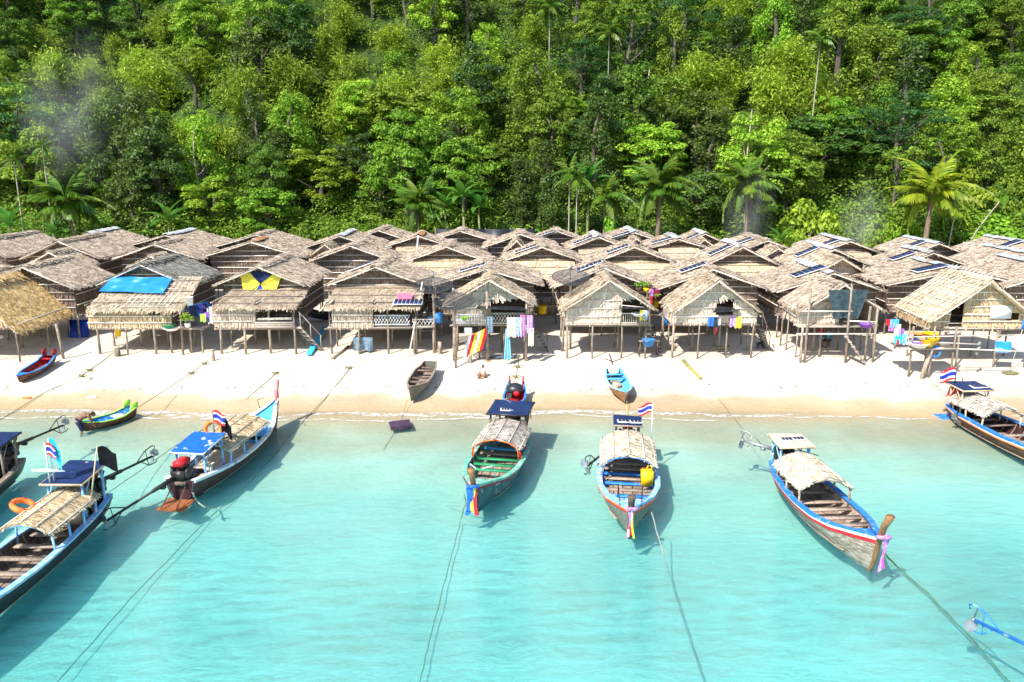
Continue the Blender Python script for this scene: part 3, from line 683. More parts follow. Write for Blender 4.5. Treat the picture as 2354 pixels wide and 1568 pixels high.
for i in range(3): part('plank', MB().box(((rx0 + rx1) / 2, y - .1 - .02 * i, rz + .02 + i * .13), (rx1 - rx0 + .3, .05, .11)), m_deck, h['root'])
h = HOUSES['A2']; y = .55
x0, z0 = loc_of('A2', 1049, 749, y); xm, _ = loc_of('A2', 1117, 749, y); x1, _ = loc_of('A2', 1172, 749, y); x2, _ = loc_of('A2', 1214, 749, y)
for i in range(3): part('floor_board', MB().box(((x0 + x2) / 2, y - .2 + i * .3, 2.02), (x2 - x0, .28, .05)), m_deck, h['root'])
rail(h['root'], x0, xm, y - .35, 2.08, 2.65, 'bars', .13, m_white); rail(h['root'], xm + .1, x2, y - .35, 2.08, 2.72, 'lattice', .17)
for px in (1045, 1120, 1209):
    xx = loc_of('A2', px, 800, y)[0]; post(h['root'], xx, y - .4, gz(h['X'] + xx, h['d']) - h['g'], 4.0 if px != 1045 else 3.1, r=.07)
h = HOUSES['A3']
x0, z0 = loc_of('A3', 1425, 752, y); x1, _ = loc_of('A3', 1488, 752, y)
for i in range(3): part('floor_board', MB().box(((x0 + x1) / 2, y - .25 + i * .3, 2.05), (x1 - x0, .28, .05)), m_deck, h['root'])
rail(h['root'], x0, x1, y - .32, 2.1, 2.72, 'bars', .12)
part('rail', MB().tube([(x0, y - .34, 3.2), (x1 - .3, y - .34, 3.08)], .025, 6), m_bamboo, h['root'])
for xx in (x0, x1): part('veranda_post', MB().bar((xx, y - .3, 2.0), (xx, y - .3, 3.5), .05), m_post, h['root'])
h = HOUSES['A5']
x0, _ = loc_of('A5', 1832, 765, -.25); x1, _ = loc_of('A5', 2014, 765, -.25)
for i in range(3): part('floor_board', MB().box(((x0 + x1) / 2, -.2 + i * .3, 1.98), (x1 - x0, .28, .06)), m_deck, h['root'])
for k, (pxa, pya, pxb, pyb) in enumerate(((1843, 716, 1960, 716), (1830, 768, 2012, 768), (1948, 738, 2014, 741))):
    a = loc_of('A5', pxa, pya, -.35); b = loc_of('A5', pxb, pyb, -.35)
    part('rail', MB().tube([(a[0], -.35, a[1]), (b[0], -.35, b[1])], .045, 6), m_bamboo, h['root'])
for px, top in ((1851, 4.15), (1943, 4.5), (1840, 2.0), (2007, 3.1), (1990, 3.2)):
    xx = loc_of('A5', px, 800, -.3)[0]; post(h['root'], xx, -.35, gz(h['X'] + xx, h['d']) - h['g'], top, r=.07)
h = HOUSES['A6']
for k in range(11):                                                            # poles laid over the new roof
    yy = .25 + k * .42; sl = h['rise'] / h['hs']
    part('roof_pole', MB().tube([(-.02 - h['hsl'] * .98, yy + random.uniform(-.2, .2), h['zr'] - sl * h['hsl'] * .98 + .12), (.25, yy, h['zr'] + sl * .25 + .16)], .02, 5), m_bamboo, h['root'])
for k in range(7):
    t = .12 + .13 * k
    part('roof_batten', MB().tube([(-h['hs'] * t, -.1, h['zr'] - h['rise'] * t + .14), (-h['hs'] * t, h['L'] + .1, h['zr'] - h['rise'] * t + .13)], .018, 5), m_bamboo, h['root'])
for k in range(9):
    xx = -2.4 + k * .6; zt = h['zr'] - .35 - abs(xx) * h['rise'] / h['hs']
    part('wall_pole', MB().bar((xx, .51, 3.9), (xx, .51, max(zt, 4.0)), .02, n=5), m_bamboo, h['root'])
a = loc_of('A6', 2300, 718, .5)
part('wall_patch', MB().box((a[0], .49, a[1]), (1.2, .03, .75)), m_white, h['root'])
a = loc_of('A6', 2190, 793, -1); b = loc_of('A6', 2060, 793, -1)
for k in range(6): part('floor_board', MB().box(((a[0] + b[0]) / 2 + .3, -1.0 + k * .3, 1.35), (a[0] - b[0], .28, .05)), m_deck, h['root'])
for px in (2092, 2141, 2190):
    xx = loc_of('A6', px, 820, -1)[0]; post(h['root'], xx, -1, gz(h['X'] + xx, h['d'] - 1) - h['g'], 2.6, r=.06)
for (pxa, pya, pxb, pyb) in ((2098, 785, 2250, 792), (2145, 800, 2345, 808), (2085, 775, 2330, 771)):
    a = loc_of('A6', pxa, pya, -.9); b = loc_of('A6', pxb, pyb, -.9); part('rail', MB().tube([(a[0], -.9, a[1]), (b[0], -.9, b[1])], .035, 6), m_bamboo, h['root'])
for k in range(3):
    b0 = loc_of('A6', 2190, 762 - k * 9, .4)
    part('door_rail', MB().tube([(b0[0] - .5, .45, b0[1]), (b0[0] + .55, .45, b0[1])], .018, 5), m_bamboo, h['root'])
h = HOUSES['B2']; sl = None
for k in range(9):                                                              # bamboo grid lying on the lean-to
    xx = .2 + .32 * k
    za = zt_of('B2', 640, .55)
    z0 = loc_of('B2', 300, 713, -3.2)[1]
    part('roof_pole', MB().tube([(xx, -3.1, z0 + .16), (xx + .15, .4, za + .1)], .016, 5), m_bamboo, h['root'])
for k in range(7):
    t = k / 7; part('roof_batten', MB().tube([(.1 if t < .5 else 1.6, -3.0 + 3.4 * t, z0 + (za - z0) * t + .17), (3.0, -3.0 + 3.4 * t, z0 + (za - z0) * t + .17)], .016, 5), m_bamboo, h['root'])
# side platform of the tarpaulin house
a = loc_of('B2', 372, 756, -2.6); b = loc_of('B2', 470, 756, -2.6)
for k in range(6): part('floor_board', MB().box(((a[0] + b[0]) / 2, -2.6 + k * .36, a[1]), (b[0] - a[0], .34, .05)), m_deck, h['root'])
for px in (395, 440, 466):
    xx = loc_of('B2', px, 800, -2.5)[0]; post(h['root'], xx, -2.5, gz(h['X'] + xx, h['d'] - 2.5) - h['g'], a[1] + (1.6 if px == 440 else 0), r=.06)
for zz in (.5, .95, 1.5): part('rail', MB().tube([(loc_of('B2', 403, 700, -2.5)[0], -2.5, a[1] + zz), (loc_of('B2', 442, 700, -2.5)[0], -2.5, a[1] + zz)], .03, 5), m_bamboo, h['root'])

# solar panels lying on the left slopes ---------------------------------------------
def slope_hit(key, px, py, side=-1):
    h = HOUSES[key]; o = np.array((0, 0, CAM_H)); dr = ray(px, py)
    sl = h['rise'] / h['hs']; nrm = norm(np.array((side * sl, 0, 1.))); p0 = np.array((h['X'], h['d'], h['g'] + h['zr'] + .16))
    t = np.dot(p0 - o, nrm) / np.dot(dr, nrm); return o + dr * t, nrm, np.array((side, 0, -sl)) / math.hypot(1, sl)
PANELS = [('B4', 832, 611, 'thin side-on'), ('B5', 1085.7, 614.5, ''), ('C6', 1208, 572, ''), ('D7', 1339, 552, ''), ('C7', 1419, 572, ''), ('D8', 1520, 552.5, ''), ('B6', 1354, 611, ''), ('B7', 1591.5, 614.5, ''),
          ('C8', 1653, 574.5, ''), ('E4', 1426.5, 539.5, ''), ('E3', 1251.5, 538, ''), ('E5', 1585, 546, ''), ('D9', 1705, 554.5, ''), ('D10', 1902, 558, ''), ('C9', 1853, 578, ''), ('B8', 1857, 623, ''),
          ('D11', 2101, 561.5, ''), ('C10', 2072, 588, ''), ('B9', 2135, 616, ''), ('C11', 2291, 595, ''), ('D12', 2320, 560, '')]
WHERE = {}
for o in list(HOUSES):
    WHERE[o] = HOUSES[o]['root']['label']
def solar(loc, nrm, dv, label, wd=1.0, ln=1.75, ncell=6, group=None):
    r = empty('solar_panel', loc, label, 'solar panel', group)
    yv = np.array((0, 1., 0)) if abs(nrm[1]) < .3 else np.array((1., 0, 0)); yv = norm(yv - nrm * np.dot(yv, nrm)); M = np.stack([norm(dv), yv, nrm], 1)
    part('panel_frame', MB().box((0, 0, 0), (ln, wd, .045), M=M), m_white, r)
    for k in range(ncell):
        c = M @ np.array(((k + .5 - ncell / 2) * (ln - .08) / ncell, 0, .027)); part('solar_cell', MB().box(c, ((ln - .08) / ncell - .025, wd - .08, .012), M=M), m_solar, r)
    return r
for key, px, py, _ in PANELS:
    hit, nrm, dv = slope_hit(key, px, py)
    big = 1.25 if key[0] == 'B' and key in ('B8', 'B9') else 1.05
    lab = WHERE[key].split(' ')
    solar(hit, nrm, dv, ('solar panel on the roof of the ' + ' '.join(lab[:9])).replace('the the', 'the'), wd=1.0 * big, ln=1.7 * big, group='solar panels on the thatched roofs')
# ================================================================== boats
T = np.array
def interp(t, xs, ys): return np.interp(t, xs, ys)
class Hull:
    """long wooden hull, y from the stern (0) to the bow (L), z = 0 at the waterline"""
    def __init__(s, L, B, fb=.62, bow=1.35, stern=.75, draft=.3, sternb=.55, fine=1.0, rake=.05, keelup=.93):
        s.L, s.hb = L, B / 2
        s.bt = ([0, .06, .18, .35, .5, .66, .8, .9, .96, 1], [sternb, sternb + .12, .86, .98, 1, .95, .74, .42, .19, .035])
        s.st = ([0, .1, .3, .5, .68, .82, .92, 1], [stern, stern * .93, fb * 1.02, fb, fb * 1.12, fb + .35 * (bow - fb), fb + .68 * (bow - fb), bow])
        s.kt = ([0, .1, .4, .8, keelup, 1], [-draft * .4, -draft * .9, -draft, -draft, -draft * .8, -draft * .25]); s.rake = rake
    def b(s, t): return interp(t, *s.bt) * s.hb
    def zs(s, t): return interp(t, *s.st)
    def zk(s, t): return interp(t, *s.kt)
    def pt(s, t, q, side, off=0.0):
        """t along, q 0 keel..1 gunwale"""
        t = np.asarray(t, float); q = np.asarray(q, float); zs, zk = s.zs(t), s.zk(t)
        x = s.b(t) * np.sin(np.clip(q, 0, 1) * math.pi / 2) ** .85 * (.86 + .14 * q); z = zk + (zs - zk) * q ** 1.45
        x = np.maximum(x + off, .012)
        y = t * s.L + s.rake * s.L * np.clip((t - .8) / .2, 0, 1) ** 2 * q
        return np.stack([side * x, y, z + 0 * x], -1)
    def band(s, q0, q1, side, off=0.0, n=26, m=3, t0=0., t1=1., thick=.03):
        t = np.linspace(t0, t1, n); q = np.linspace(q0, q1, m)
        Tt, Q = np.meshgrid(t, q, indexing='ij')
        g = s.pt(Tt, Q, side, off); g2 = s.pt(Tt, Q, side, off - thick)
        mb = MB(); a, b = g.shape[:2]
        mb.grid(g if side > 0 else g[::-1]); mb.grid(g2[::-1] if side > 0 else g2)
        for gg, hh in ((g[:, 0], g2[:, 0]), (g[:, -1], g2[:, -1]), (g[0], g2[0]), (g[-1], g2[-1])): mb.grid(np.stack([gg, hh], 0))
        return mb

def canopy(root, hull, ta, tb, zc, m, w=None, drop=.42, posts=4, m_posts=m_white, arch=None, poles=True, side_wide=1.0, zslope=0):
    L = hull.L; ya, yb = ta * L, tb * L; ww = w or hull.hb * .98
    mb = MB(); prof = [(0, zc), (ww * .55, zc - drop * .34), (ww, zc - drop)]
    for sx in (-1, 1):
        for (xa, za), (xb, zb) in zip(prof[:-1], prof[1:]):
            thatch(mb, (sx * xa, ya, za), (sx * xa, yb, za + zslope), (sx * xb, yb, zb + zslope), (sx * xb, ya, zb), (sx * (za - zb), 0, xb - xa), course=.10, bw=.03, bl=.28, lift=.005, fringe=.05, thick=.05, rough=.012, jit=.25)
        ragged(mb, (sx * prof[1][0], ya, prof[1][1]), (sx * prof[2][0], ya, prof[2][1]), (0, -1, -.3), 18, .1)
        ragged(mb, (sx * prof[1][0], yb, prof[1][1] + zslope), (sx * prof[2][0], yb, prof[2][1] + zslope), (0, 1, -.3), 18, .1)
    part('thatch_canopy', mb, m, root)
    if poles:
        for x, z in ((0, zc + .05), (ww * .55, zc - drop * .34 + .06), (-ww * .55, zc - drop * .34 + .06), (ww * .97, zc - drop + .05), (-ww * .97, zc - drop + .05)):
            part('canopy_pole', MB().tube([(x, ya - .05, z), (x, yb + .05, z + zslope)], .018, 5), m_bamboo, root)
    for yy in (ya + .04, yb - .04):
        zo = zslope * (yy - ya) / (yb - ya)
        part('canopy_beam', MB().tube([(-ww, yy, zc - drop - .06 + zo), (-ww * .5, yy, zc - drop * .42 - .02 + zo), (0, yy, zc - .09 + zo), (ww * .5, yy, zc - drop * .42 - .02 + zo), (ww, yy, zc - drop - .06 + zo)], .028, 6), m_posts, root)
    for k in range(posts):
        yy = ya + .1 + (yb - ya - .2) * k / (posts - 1); t = yy / L; xb = hull.b(t) - .1; zo = zslope * k / (posts - 1)
        for sx in (-1, 1):
            b = MB(); xt = min(ww * .95, xb + .05)
            b.tube([(sx * xb, yy, hull.zs(t) - .25), (sx * xt, yy, zc - drop - .03 + zo)], .045, 4); part('canopy_post', b, m_posts, root)
    if arch is not None:
        yy = arch[0] * L; zz = zc - .05
        pts = [(math.sin(a) * ww * .93 * 1.0, yy, hull.zs(arch[0]) - .1 + (zz - hull.zs(arch[0]) + .05) * math.cos(a) ** .45 if abs(a) < 1.56 else hull.zs(arch[0]) - .1) for a in np.linspace(-1.57, 1.57, 15)]
        part('canopy_arch', MB().tube(pts, .022, 5), arch[1], root)

def engine(root, y, z, m_tank, shaft_dir, shaft_len, prop_up=.2, m_shaft=m_iron, x=0, cover=None):
    bx = MB(); bx.box((x, y, z), (.42, .6, .36)); bx.box((x, y + .1, z + .26), (.3, .3, .22)); bx.lathe([(0, -.06), (.24, -.06), (.27, 0), (.24, .06), (0, .06)], 14, (x + .28, y, z + .05), M=np.array(Matrix.Rotation(R(90), 3, 'Y')))
    bx.bar((x - .2, y - .1, z + .1), (x - .22, y - .35, z + .42), .045, .035, 8)
    e = part('engine', bx, m_iron, root)
    tk = MB(); tk.box((x, y + .02, z + .46), (.36, .62, .2)); tk.box((x, y + .02, z + .57), (.30, .54, .03)); tk.lathe([(0, 0), (.05, 0), (.05, .05), (0, .05)], 8, (x + .08, y + .15, z + .58)); part('fuel_tank', tk, m_tank, e)
    if cover: part('engine_cover', MB().grid(T([[(x + u * (.42 + .06 * v * v), y + .02 + v * .5, z + .78 - .16 * (u * u + v * v) - .5 * max(abs(u), abs(v)) ** 6 + .02 * math.sin(u * 9 + v * 5)) for v in np.linspace(-1, 1, 9)] for u in np.linspace(-1, 1, 9)])), cover, e)
    fw = MB(); fw.lathe([(0, -.05), (.23, -.05), (.23, .05), (0, .05)], 16, (x - .30, y + .02, z + .08), M=np.array(Matrix.Rotation(R(90), 3, 'Y'))); part('flywheel', fw, m_iron, e)
    part('engine_mount', MB().box((x, y, z - .26), (.5, .7, .14)).bar((x, y, z - .6), (x, y, z - .2), .07, n=8), m_dwood, root)
    d = norm(T(shaft_dir)); p0 = T((x, y, z + .05)) + d * .3; p1 = p0 + d * shaft_len
    sh = MB(); sh.tube([p0, p0 + d * .9, p0 + d * .95, p1], [.085, .075, .05, .045], 8); sh.box(p0 + d * .5 - T((0, 0, .1)), (.16, .16, .1))
    s_ = part('propeller_shaft', sh, m_shaft, root)
    side = norm(np.cross(d, (0, 0, 1))); up = norm(np.cross(side, d))
    gd = MB(); gd.tube([p1 - d * .75 + up * .03, p1 - d * .35 + up * .33, p1 + d * .02 + up * .42, p1 + d * .16 + up * .36, p1 + d * .14 + up * .26], .022, 6)
    gd.tube([p1 - d * .55 - up * .03, p1 - d * .2 - up * .3, p1 + d * .12 - up * .3, p1 + d * .2 - up * .22], .02, 6); gd.bar(p1 - d * .3 + up * .32, p1 - d * .22 - up * .3, .015)
    part('propeller_guard', gd, m_shaft, s_)
    pr = MB()
    pr.ball(p1 + d * .03, .065, 8, 5)
    for k in range(2):
        a = .5 + k * math.pi; rad = math.cos(a) * up + math.sin(a) * side; tn = np.cross(d, rad)
        g = np.zeros((5, 4, 3))
        for i, u in enumerate(np.linspace(.04, .33, 5)):
            wv = .12 * math.sin(min(1, (i + 1) / 4.2) * math.pi * .86) + .03
            for j, v in enumerate(np.linspace(-1, 1, 4)): g[i, j] = p1 + d * (.04 + v * wv * .55) + rad * u + tn * v * wv
        pr.slabgrid(g, d * .015)
    part('propeller', pr, m_steel, s_)
    hb = MB().tube([p0 + d * -.3, p0 - d * .9 + T((0, 0, .25)), p0 - d * 1.6 + T((0, 0, .25))], .02, 6); part('tiller', hb, m_iron, root)

def board_roof(root, y0, y1, hw, z0, z1, m, hull, m_edge=m_lwood, m_posts=m_white, brace=True):
    g = T([[(x, y, z0 + (z1 - z0) * (y - y0) / (y1 - y0) + .015 * math.sin(x * 3 + y * 2)) for y in np.linspace(y0, y1, 6)] for x in np.linspace(-hw, hw, 6)])
    b = part('roof_board', MB().slabgrid(g, (0, 0, -.03)), m, root)
    for x in (-hw, hw):
        e = MB(); e.box((x, (y0 + y1) / 2, (z0 + z1) / 2 - .05), (.05, math.hypot(y1 - y0, z1 - z0) + .06, .06), rx=math.atan2(z1 - z0, y1 - y0)); part('roof_edge', e, m_edge, b)
    for yy, zz in ((y0, z0), (y1, z1)): part('roof_edge', MB().box((0, yy, zz - .05), (2 * hw + .1, .05, .07)), m_edge, b)
    for yy, zz in ((y0 + .25, z0), (y1 - .2, z1)):
        t = min(max(yy / hull.L, 0), 1); xb = min(hull.b(t) - .1, hw - .08)
        for sx in (-1, 1):
            part('roof_post', MB().bar((sx * xb, yy, hull.zs(t) - .3), (sx * (hw - .12), yy, zz - .06), .05, n=4), m_posts, root)
            if brace: part('roof_brace', MB().bar((sx * (hw - .1), yy, zz - .7), (sx * (hw - .05), yy + (.42 if yy < (y0 + y1) / 2 else -.42), zz - .06), .022, n=5), m_posts, root)
    for zz in (.75,):
        part('cross_bar', MB().box((0, y1 - .2, z1 - .55), (2 * (hw - .15), .04, .2)), m_dwood, root)

def longtail(label, stern, bow, B=2.1, m_hull=m_hullwood, stripes=(), m_gun=m_blue, m_in=m_bwood, m_rib=m_bwood, m_seat=m_bwood, prow=1.1, m_prow=m_varnish, seats=(.2, .3, .38, .52, .62, .72),
             fb=.62, bowz=1.35, seat_paint=None, bow_deck=None, m_floor=m_bwood, planks=6, group='long-tailed fishing boats moored off the beach', name='longtail_boat', Lfix=None, keelmat=None, fbstern=.75, prow_lean=.5):
    stern = T(stern, float); bow = T(bow, float); dv = bow - stern; L = Lfix or math.hypot(dv[0], dv[1]); rz = math.atan2(-dv[0], dv[1])
    r = empty(name, (stern[0], stern[1], 0), label, 'boat', group, rz)
    h = Hull(L, B, fb=fb, bow=bowz, stern=fbstern)
    qs = np.linspace(.0, .86 if stripes else .97, planks + 1)
    for i in range(planks):
        for s in (-1, 1): part('hull_plank', h.band(qs[i], qs[i + 1] + .012, s, .012 - .004 * (i % 2) + .006 * random.random(), t0=0, t1=1), (keelmat if keelmat and i < 2 else m_hull), r)
    # coloured bands under the gunwale
    q = .86; n = max(1, len(stripes))
    for k, sm in enumerate(stripes):
        for s in (-1, 1): part('paint_strake', h.band(q + .13 * k / n, q + .13 * (k + 1) / n + .004, s, .045 - .004 * k, thick=.05), sm, r)
    # gunwale cap
    for s in (-1, 1):
        t = np.linspace(0, 1, 30); o = h.pt(t, np.ones(30), s, .055); wdt = np.minimum(.2, h.b(t) * .9); i = o - T((s, 0, 0)) * wdt[:, None]
        g = np.stack([o, i], 1) + T((0, 0, .02))
        mb = MB().slabgrid(g, (0, 0, -.05)); part('gunwale', mb, m_gun, r, label=None)
    # transom
    zt, zk = float(h.zs(0)), float(h.zk(0)); q = np.linspace(0, 1, 7); P_ = np.vstack([h.pt(np.zeros(7), q, 1, .01), h.pt(np.zeros(7), q[::-1], -1, .01)])
    mb = MB(); c = T([[0, 0, (zt + zk) / 2]]); mb.add(np.vstack([P_, c]), None, [(k, (k + 1) % 14, 14) for k in range(14)]); mb.add(np.vstack([P_, c]) + T((0, .06, 0)), None, [((k + 1) % 14, k, 14) for k in range(14)])
    part('transom', mb, m_hull, r)
    # inside: ribs, floor, seats
    for k in range(int(L / .55)):
        t = .07 + k * .55 / L
        if t > .9: break
        for s in (-1, 1):
            q = np.linspace(.35, .98, 6); p = h.pt(np.full(6, t), q, s, -.055); part('rib', MB().tube(p, .03, 4), m_rib, r)
    zf = .12
    tt = np.linspace(.08, .86, 14)
    nb = 5
    for k in range(nb):
        u0, u1 = -1 + 2 * k / nb, -1 + 2 * (k + 1) / nb
        wv = h.b(tt) * .80
        g = np.stack([np.stack([wv * (u0 + .02), tt * L, np.full(14, zf + .012 * (k % 2))], -1), np.stack([wv * (u1 - .02), tt * L, np.full(14, zf + .012 * (k % 2))], -1)], 0)
        part('floor_plank', MB().slabgrid(g[::-1], (0, 0, -.03)), m_floor, r)
    for s in (-1, 1): part('hull_lining', h.band(.45, .97, s, -.03, thick=.015), m_in, r)
    for i, t in enumerate(seats):
        wb = float(h.b(t)) - .07; sm = seat_paint[i] if seat_paint and seat_paint[i] else m_seat
        part('seat', MB().box((0, t * L, float(h.zs(t)) - .19), (2 * wb, .24, .045)), sm, r)
    # bow deck
    ta = .86 if bow_deck is None else bow_deck[0]; md = m_gun if bow_deck is None else bow_deck[1]
    t = np.linspace(ta, .985, 8); lft = h.pt(t, np.full(8, .98), -1, -.02); rgt = h.pt(t, np.full(8, .98), 1, -.02)
    g = np.stack([lft - T((0, 0, .06)), (lft + rgt) / 2 - T((0, 0, .03)), rgt - T((0, 0, .06))], 0); part('bow_deck', MB().slabgrid(g[::-1], (0, 0, -.03)), md, r)
    # stem and prow post
    e = h.pt(1., np.linspace(0, 1, 5), 1, 0); e[:, 0] = 0
    tip = e[-1] + T((0, prow * prow_lean, prow)); pts = [e[0] + T((0, -.25, -.12)), e[0], e[2], e[4], e[4] + (tip - e[4]) * .5 - T((0, .05, 0)), tip]
    mb = MB(); rr = [.06, .075, .085, .105, .11, .145]; mb.tube(pts, rr, 8, flat=.75); part('prow_post', mb, m_prow, r, smooth=False)
    return r, h

BOATS = {}
FG = 'national and plain flags flown from the boats'
# ---- 1 the white and blue boat, bow to the beach
s = PZ(418, 1152); b = PZ(632, 982)
r, h = longtail('white and blue boat with bow towards the beach and plain blue board roof', s, b, 2.05, m_maroon, (m_maroon, m_wornwhite), m_wornwhite, m_in=m_sky, m_rib=m_sky, m_seat=m_lblue, prow=.9, m_prow=mat('faded red prow', (.42, .08, .08, 1), (.62, .40, .38, 1), 3, (1, 1, .6), .7), seats=(.62, .90),
                fb=.62, bowz=1.3, bow_deck=(.66, m_lblue), m_floor=m_bwood, planks=5, fbstern=.85, prow_lean=.12); BOATS['LB'] = (r, h)
L = h.L
canopy(r, h, .26, .68, 1.5, m_mat, w=.95, posts=4, m_posts=m_sky, drop=.32)
board_roof(r, .6, 2.45, .66, 1.70, 1.85, m_bluetop, h, m_edge=m_wornwhite, m_posts=m_sky)
engine(r, .2, 1.0, m_red, (-.52, -.8, -.30), 2.7)
gp = MB()
for k in range(46):
    u = -1 + 2 * (k + .5) / 46; t = np.linspace(.25, .62, 4)
    gp = MB().tube(np.stack([h.b(t) * .78 * u, t * L, np.full(4, .42 + .008 * (k % 3))], -1), .018, 5, cap=False)
    if k % 1 == 0: part('bamboo_slat', gp, m_bamboo if k % 4 else m_lwood, r)
swim = T([[(x, y, .02 + .06 * (y + .9)) for y in (-.85, -.4, .05)] for x in (-.52, 0, .52)])
part('swim_board', MB().slabgrid(swim, (0, 0, -.06)), m_platform, r); part('swim_board_brace', MB().bar((-.3, -.9, .08), (-.25, .0, .7), .025).bar((.3, -.9, .08), (.25, 0, .7), .025), m_dwood, r)
part('bow_rail', MB().tube([(-.4, L * .93, 1.1), (-.5, L * .93, 1.5), (0, L * 1.0, 1.65), (.5, L * .93, 1.5), (.4, L * .93, 1.1)], .018, 5), m_iron, r)
part('deck_beam', MB().box((0, L * .80, .86), (1.4, .12, .10)), m_white, r)
# ---- 2 the green boat, bow to the camera
s = PZ(1180, 1016); b = PZ(1094, 1176)
r, h = longtail('green and grey boat with coloured sashes on its prow', s, b, 2.25, m_teal, (m_teal, m_dred, m_mint), m_mint, m_in=m_mint, m_seat=m_bwood, prow=.75, seats=(.3, .38, .46, .55, .64), seat_paint=(m_lblue, None, m_green, m_green, m_green),
                fb=.66, bowz=1.15, planks=5, bow_deck=(.84, m_mint)); BOATS['CB'] = (r, h); L = h.L
canopy(r, h, .17, .52, 1.55, m_greymat, w=1.0, posts=3, m_posts=m_red, drop=.45, arch=(.525, m_orange))
board_roof(r, -.3, 1.5, .88, 1.85, 1.8, m_navy, h, m_edge=m_iron, m_posts=m_dwood); engine(r, .2, 1.0, m_red, (.3, -1, .1), 2.2)
part('bow_rail', MB().tube([(-.45, L * .83, .8), (-.45, L * .86, 1.4), (-.12, L * .93, 1.45)], .02, 5).tube([(.45, L * .83, .8), (.45, L * .86, 1.4), (.12, L * .93, 1.45)], .02, 5), m_wornwhite, r)
# ---- 3 the blue boat, bow to the camera
s = PZ(1438, 1045); b = PZ(1447, 1232)
r, h = longtail('blue boat with yellow jerrycan and pink garland', s, b, 2.3, m_olive, (m_red, m_sky), m_sky, m_in=m_blue, prow=.5, m_prow=m_dwood, seats=(.3, .37, .44, .5, .57, .66, .75), seat_paint=(None, None, m_blue, None, m_blue, None, m_blue),
                fb=.66, bowz=1.2, planks=5, bow_deck=(.83, m_sky)); BOATS['BB'] = (r, h); L = h.L
canopy(r, h, .18, .55, 1.6, m_palemat, w=1.04, posts=3, m_posts=m_bwood, drop=.45, arch=(.555, m_blue))
for s_ in (-1, 1): part('stripe', h.band(.90, .935, s_, .062, t0=.5, thick=.03), m_orange, r)
board_roof(r, .1, 1.2, .58, 1.8, 1.75, m_navy, h, m_edge=m_bwood, m_posts=m_bwood); engine(r, .3, .95, m_red, (.40, .90, -.02), 3.6)
part('bow_rail', MB().tube([(-.42, L * .84, .8), (-.42, L * .86, 1.4), (-.36, L * .97, 1.0)], .018, 5).tube([(.42, L * .84, .8), (.42, L * .86, 1.4), (.36, L * .97, 1.0)], .018, 5), m_iron, r)
# ---- 4 the red white and blue striped wooden boat on the right
s = PZ(1797, 1100); b = PZ(2000, 1306)
r, h = longtail('bare plank boat with red, white and blue gunwale and tan board roof', s, b, 2.0, m_hullwood, (m_red, m_white), m_blue, m_in=m_bwood, prow=.85, seats=(.16, .26, .34, .46, .55, .66, .76),
                fb=.66, bowz=1.25, planks=6, keelmat=None); BOATS['RB'] = (r, h); L = h.L
canopy(r, h, .18, .53, 1.6, m_palemat, w=.95, posts=3, m_posts=m_bwood, drop=.42)
board_roof(r, -.1, 1.2, .66, 1.85, 1.8, mat('tan board', (.70, .46, .30, 1), (.80, .60, .44, 1), 3, rough=.6), h, m_edge=m_lwood, m_posts=m_sky); engine(r, -.05, 1.05, m_red, (1, -.6, .15), 1.3, m_shaft=m_steel)
# ---- 5 boat at the right edge, lying in the shallows
s = PZ(2196, 962); e2 = PZ(2353, 1056)
dirv = norm(T((.1, -1, 0))); 
r, h = longtail('brown boat in the shallows at the right edge with red covered engine', s, s + dirv * 8.8, 2.15, m_brownhull, (m_orange, m_white, m_blue), m_blue, m_in=m_maroon, prow=1.1, seats=(.2, .3, .45, .55, .65), fb=.72, bowz=1.35, planks=5); BOATS['FR'] = (r, h); L = h.L
canopy(r, h, .06, .36, 1.55, m_greymat, w=.95, posts=3, m_posts=m_lwood, drop=.4)
board_roof(r, .0, 1.35, .75, 1.9, 1.85, m_navy, h, m_edge=m_lwood, m_posts=m_lwood); engine(r, .1, 1.05, m_dred, (.6, .8, -.4), 1.4, cover=m_red)
part('swim_board', MB().slabgrid(T([[(x, y, .05) for y in (-.8, -.3, .1)] for x in (-.8, 0, .8)]), (0, 0, -.06)), m_blue, r)
# ---- 6 large boat at lower left, stern to the beach
s = PZ(226, 1180); e2 = PZ(0, 1362)
r, h = longtail('large dark boat at the lower left with black flag and orange lifebuoy', s, s + norm(T((-.012, -1, 0))) * 10.0, 2.05, m_blackhull, (m_blackhull, m_blackhull, m_wornwhite), m_sky, m_in=m_dwood, prow=1.1, seats=(.14, .27, .35, .43, .52, .62), seat_paint=(m_lblue, None, None, None, None, m_blue), fb=.7, bowz=1.4, planks=5); BOATS['LL'] = (r, h); L = h.L
canopy(r, h, .13, .42, 1.65, m_mat, w=.88, posts=4, m_posts=m_sky, drop=.38)
board_roof(r, .2, 1.95, .68, 2.1, 1.98, m_navy, h, m_edge=m_lwood, m_posts=m_sky); engine(r, .05, 1.1, m_dred, (-.38, -1, .03), 2.4)
part('bench_box', MB().box((0, L * .16, .62), (.9, .5, .3)), m_lwood, r)
# ---- 7 boat cut by the left edge
s = PZ(30, 1094)
r, h = longtail('dark boat at the left edge showing only its engine and stern', s, s + norm(T((0.07, -1, 0))) * 10.2, 2.0, m_blackhull, (m_blackhull, m_bwood), m_bwood, m_in=m_dwood, prow=1.0, fb=.7, bowz=1.3, planks=5); BOATS['FL'] = (r, h)
board_roof(r, .4, 1.9, .75, 2.0, 1.9, m_navy, h, m_edge=m_iron, m_posts=m_bwood); engine(r, .1, 1.15, m_dwood, (-.36, -1, .02), 2.5)
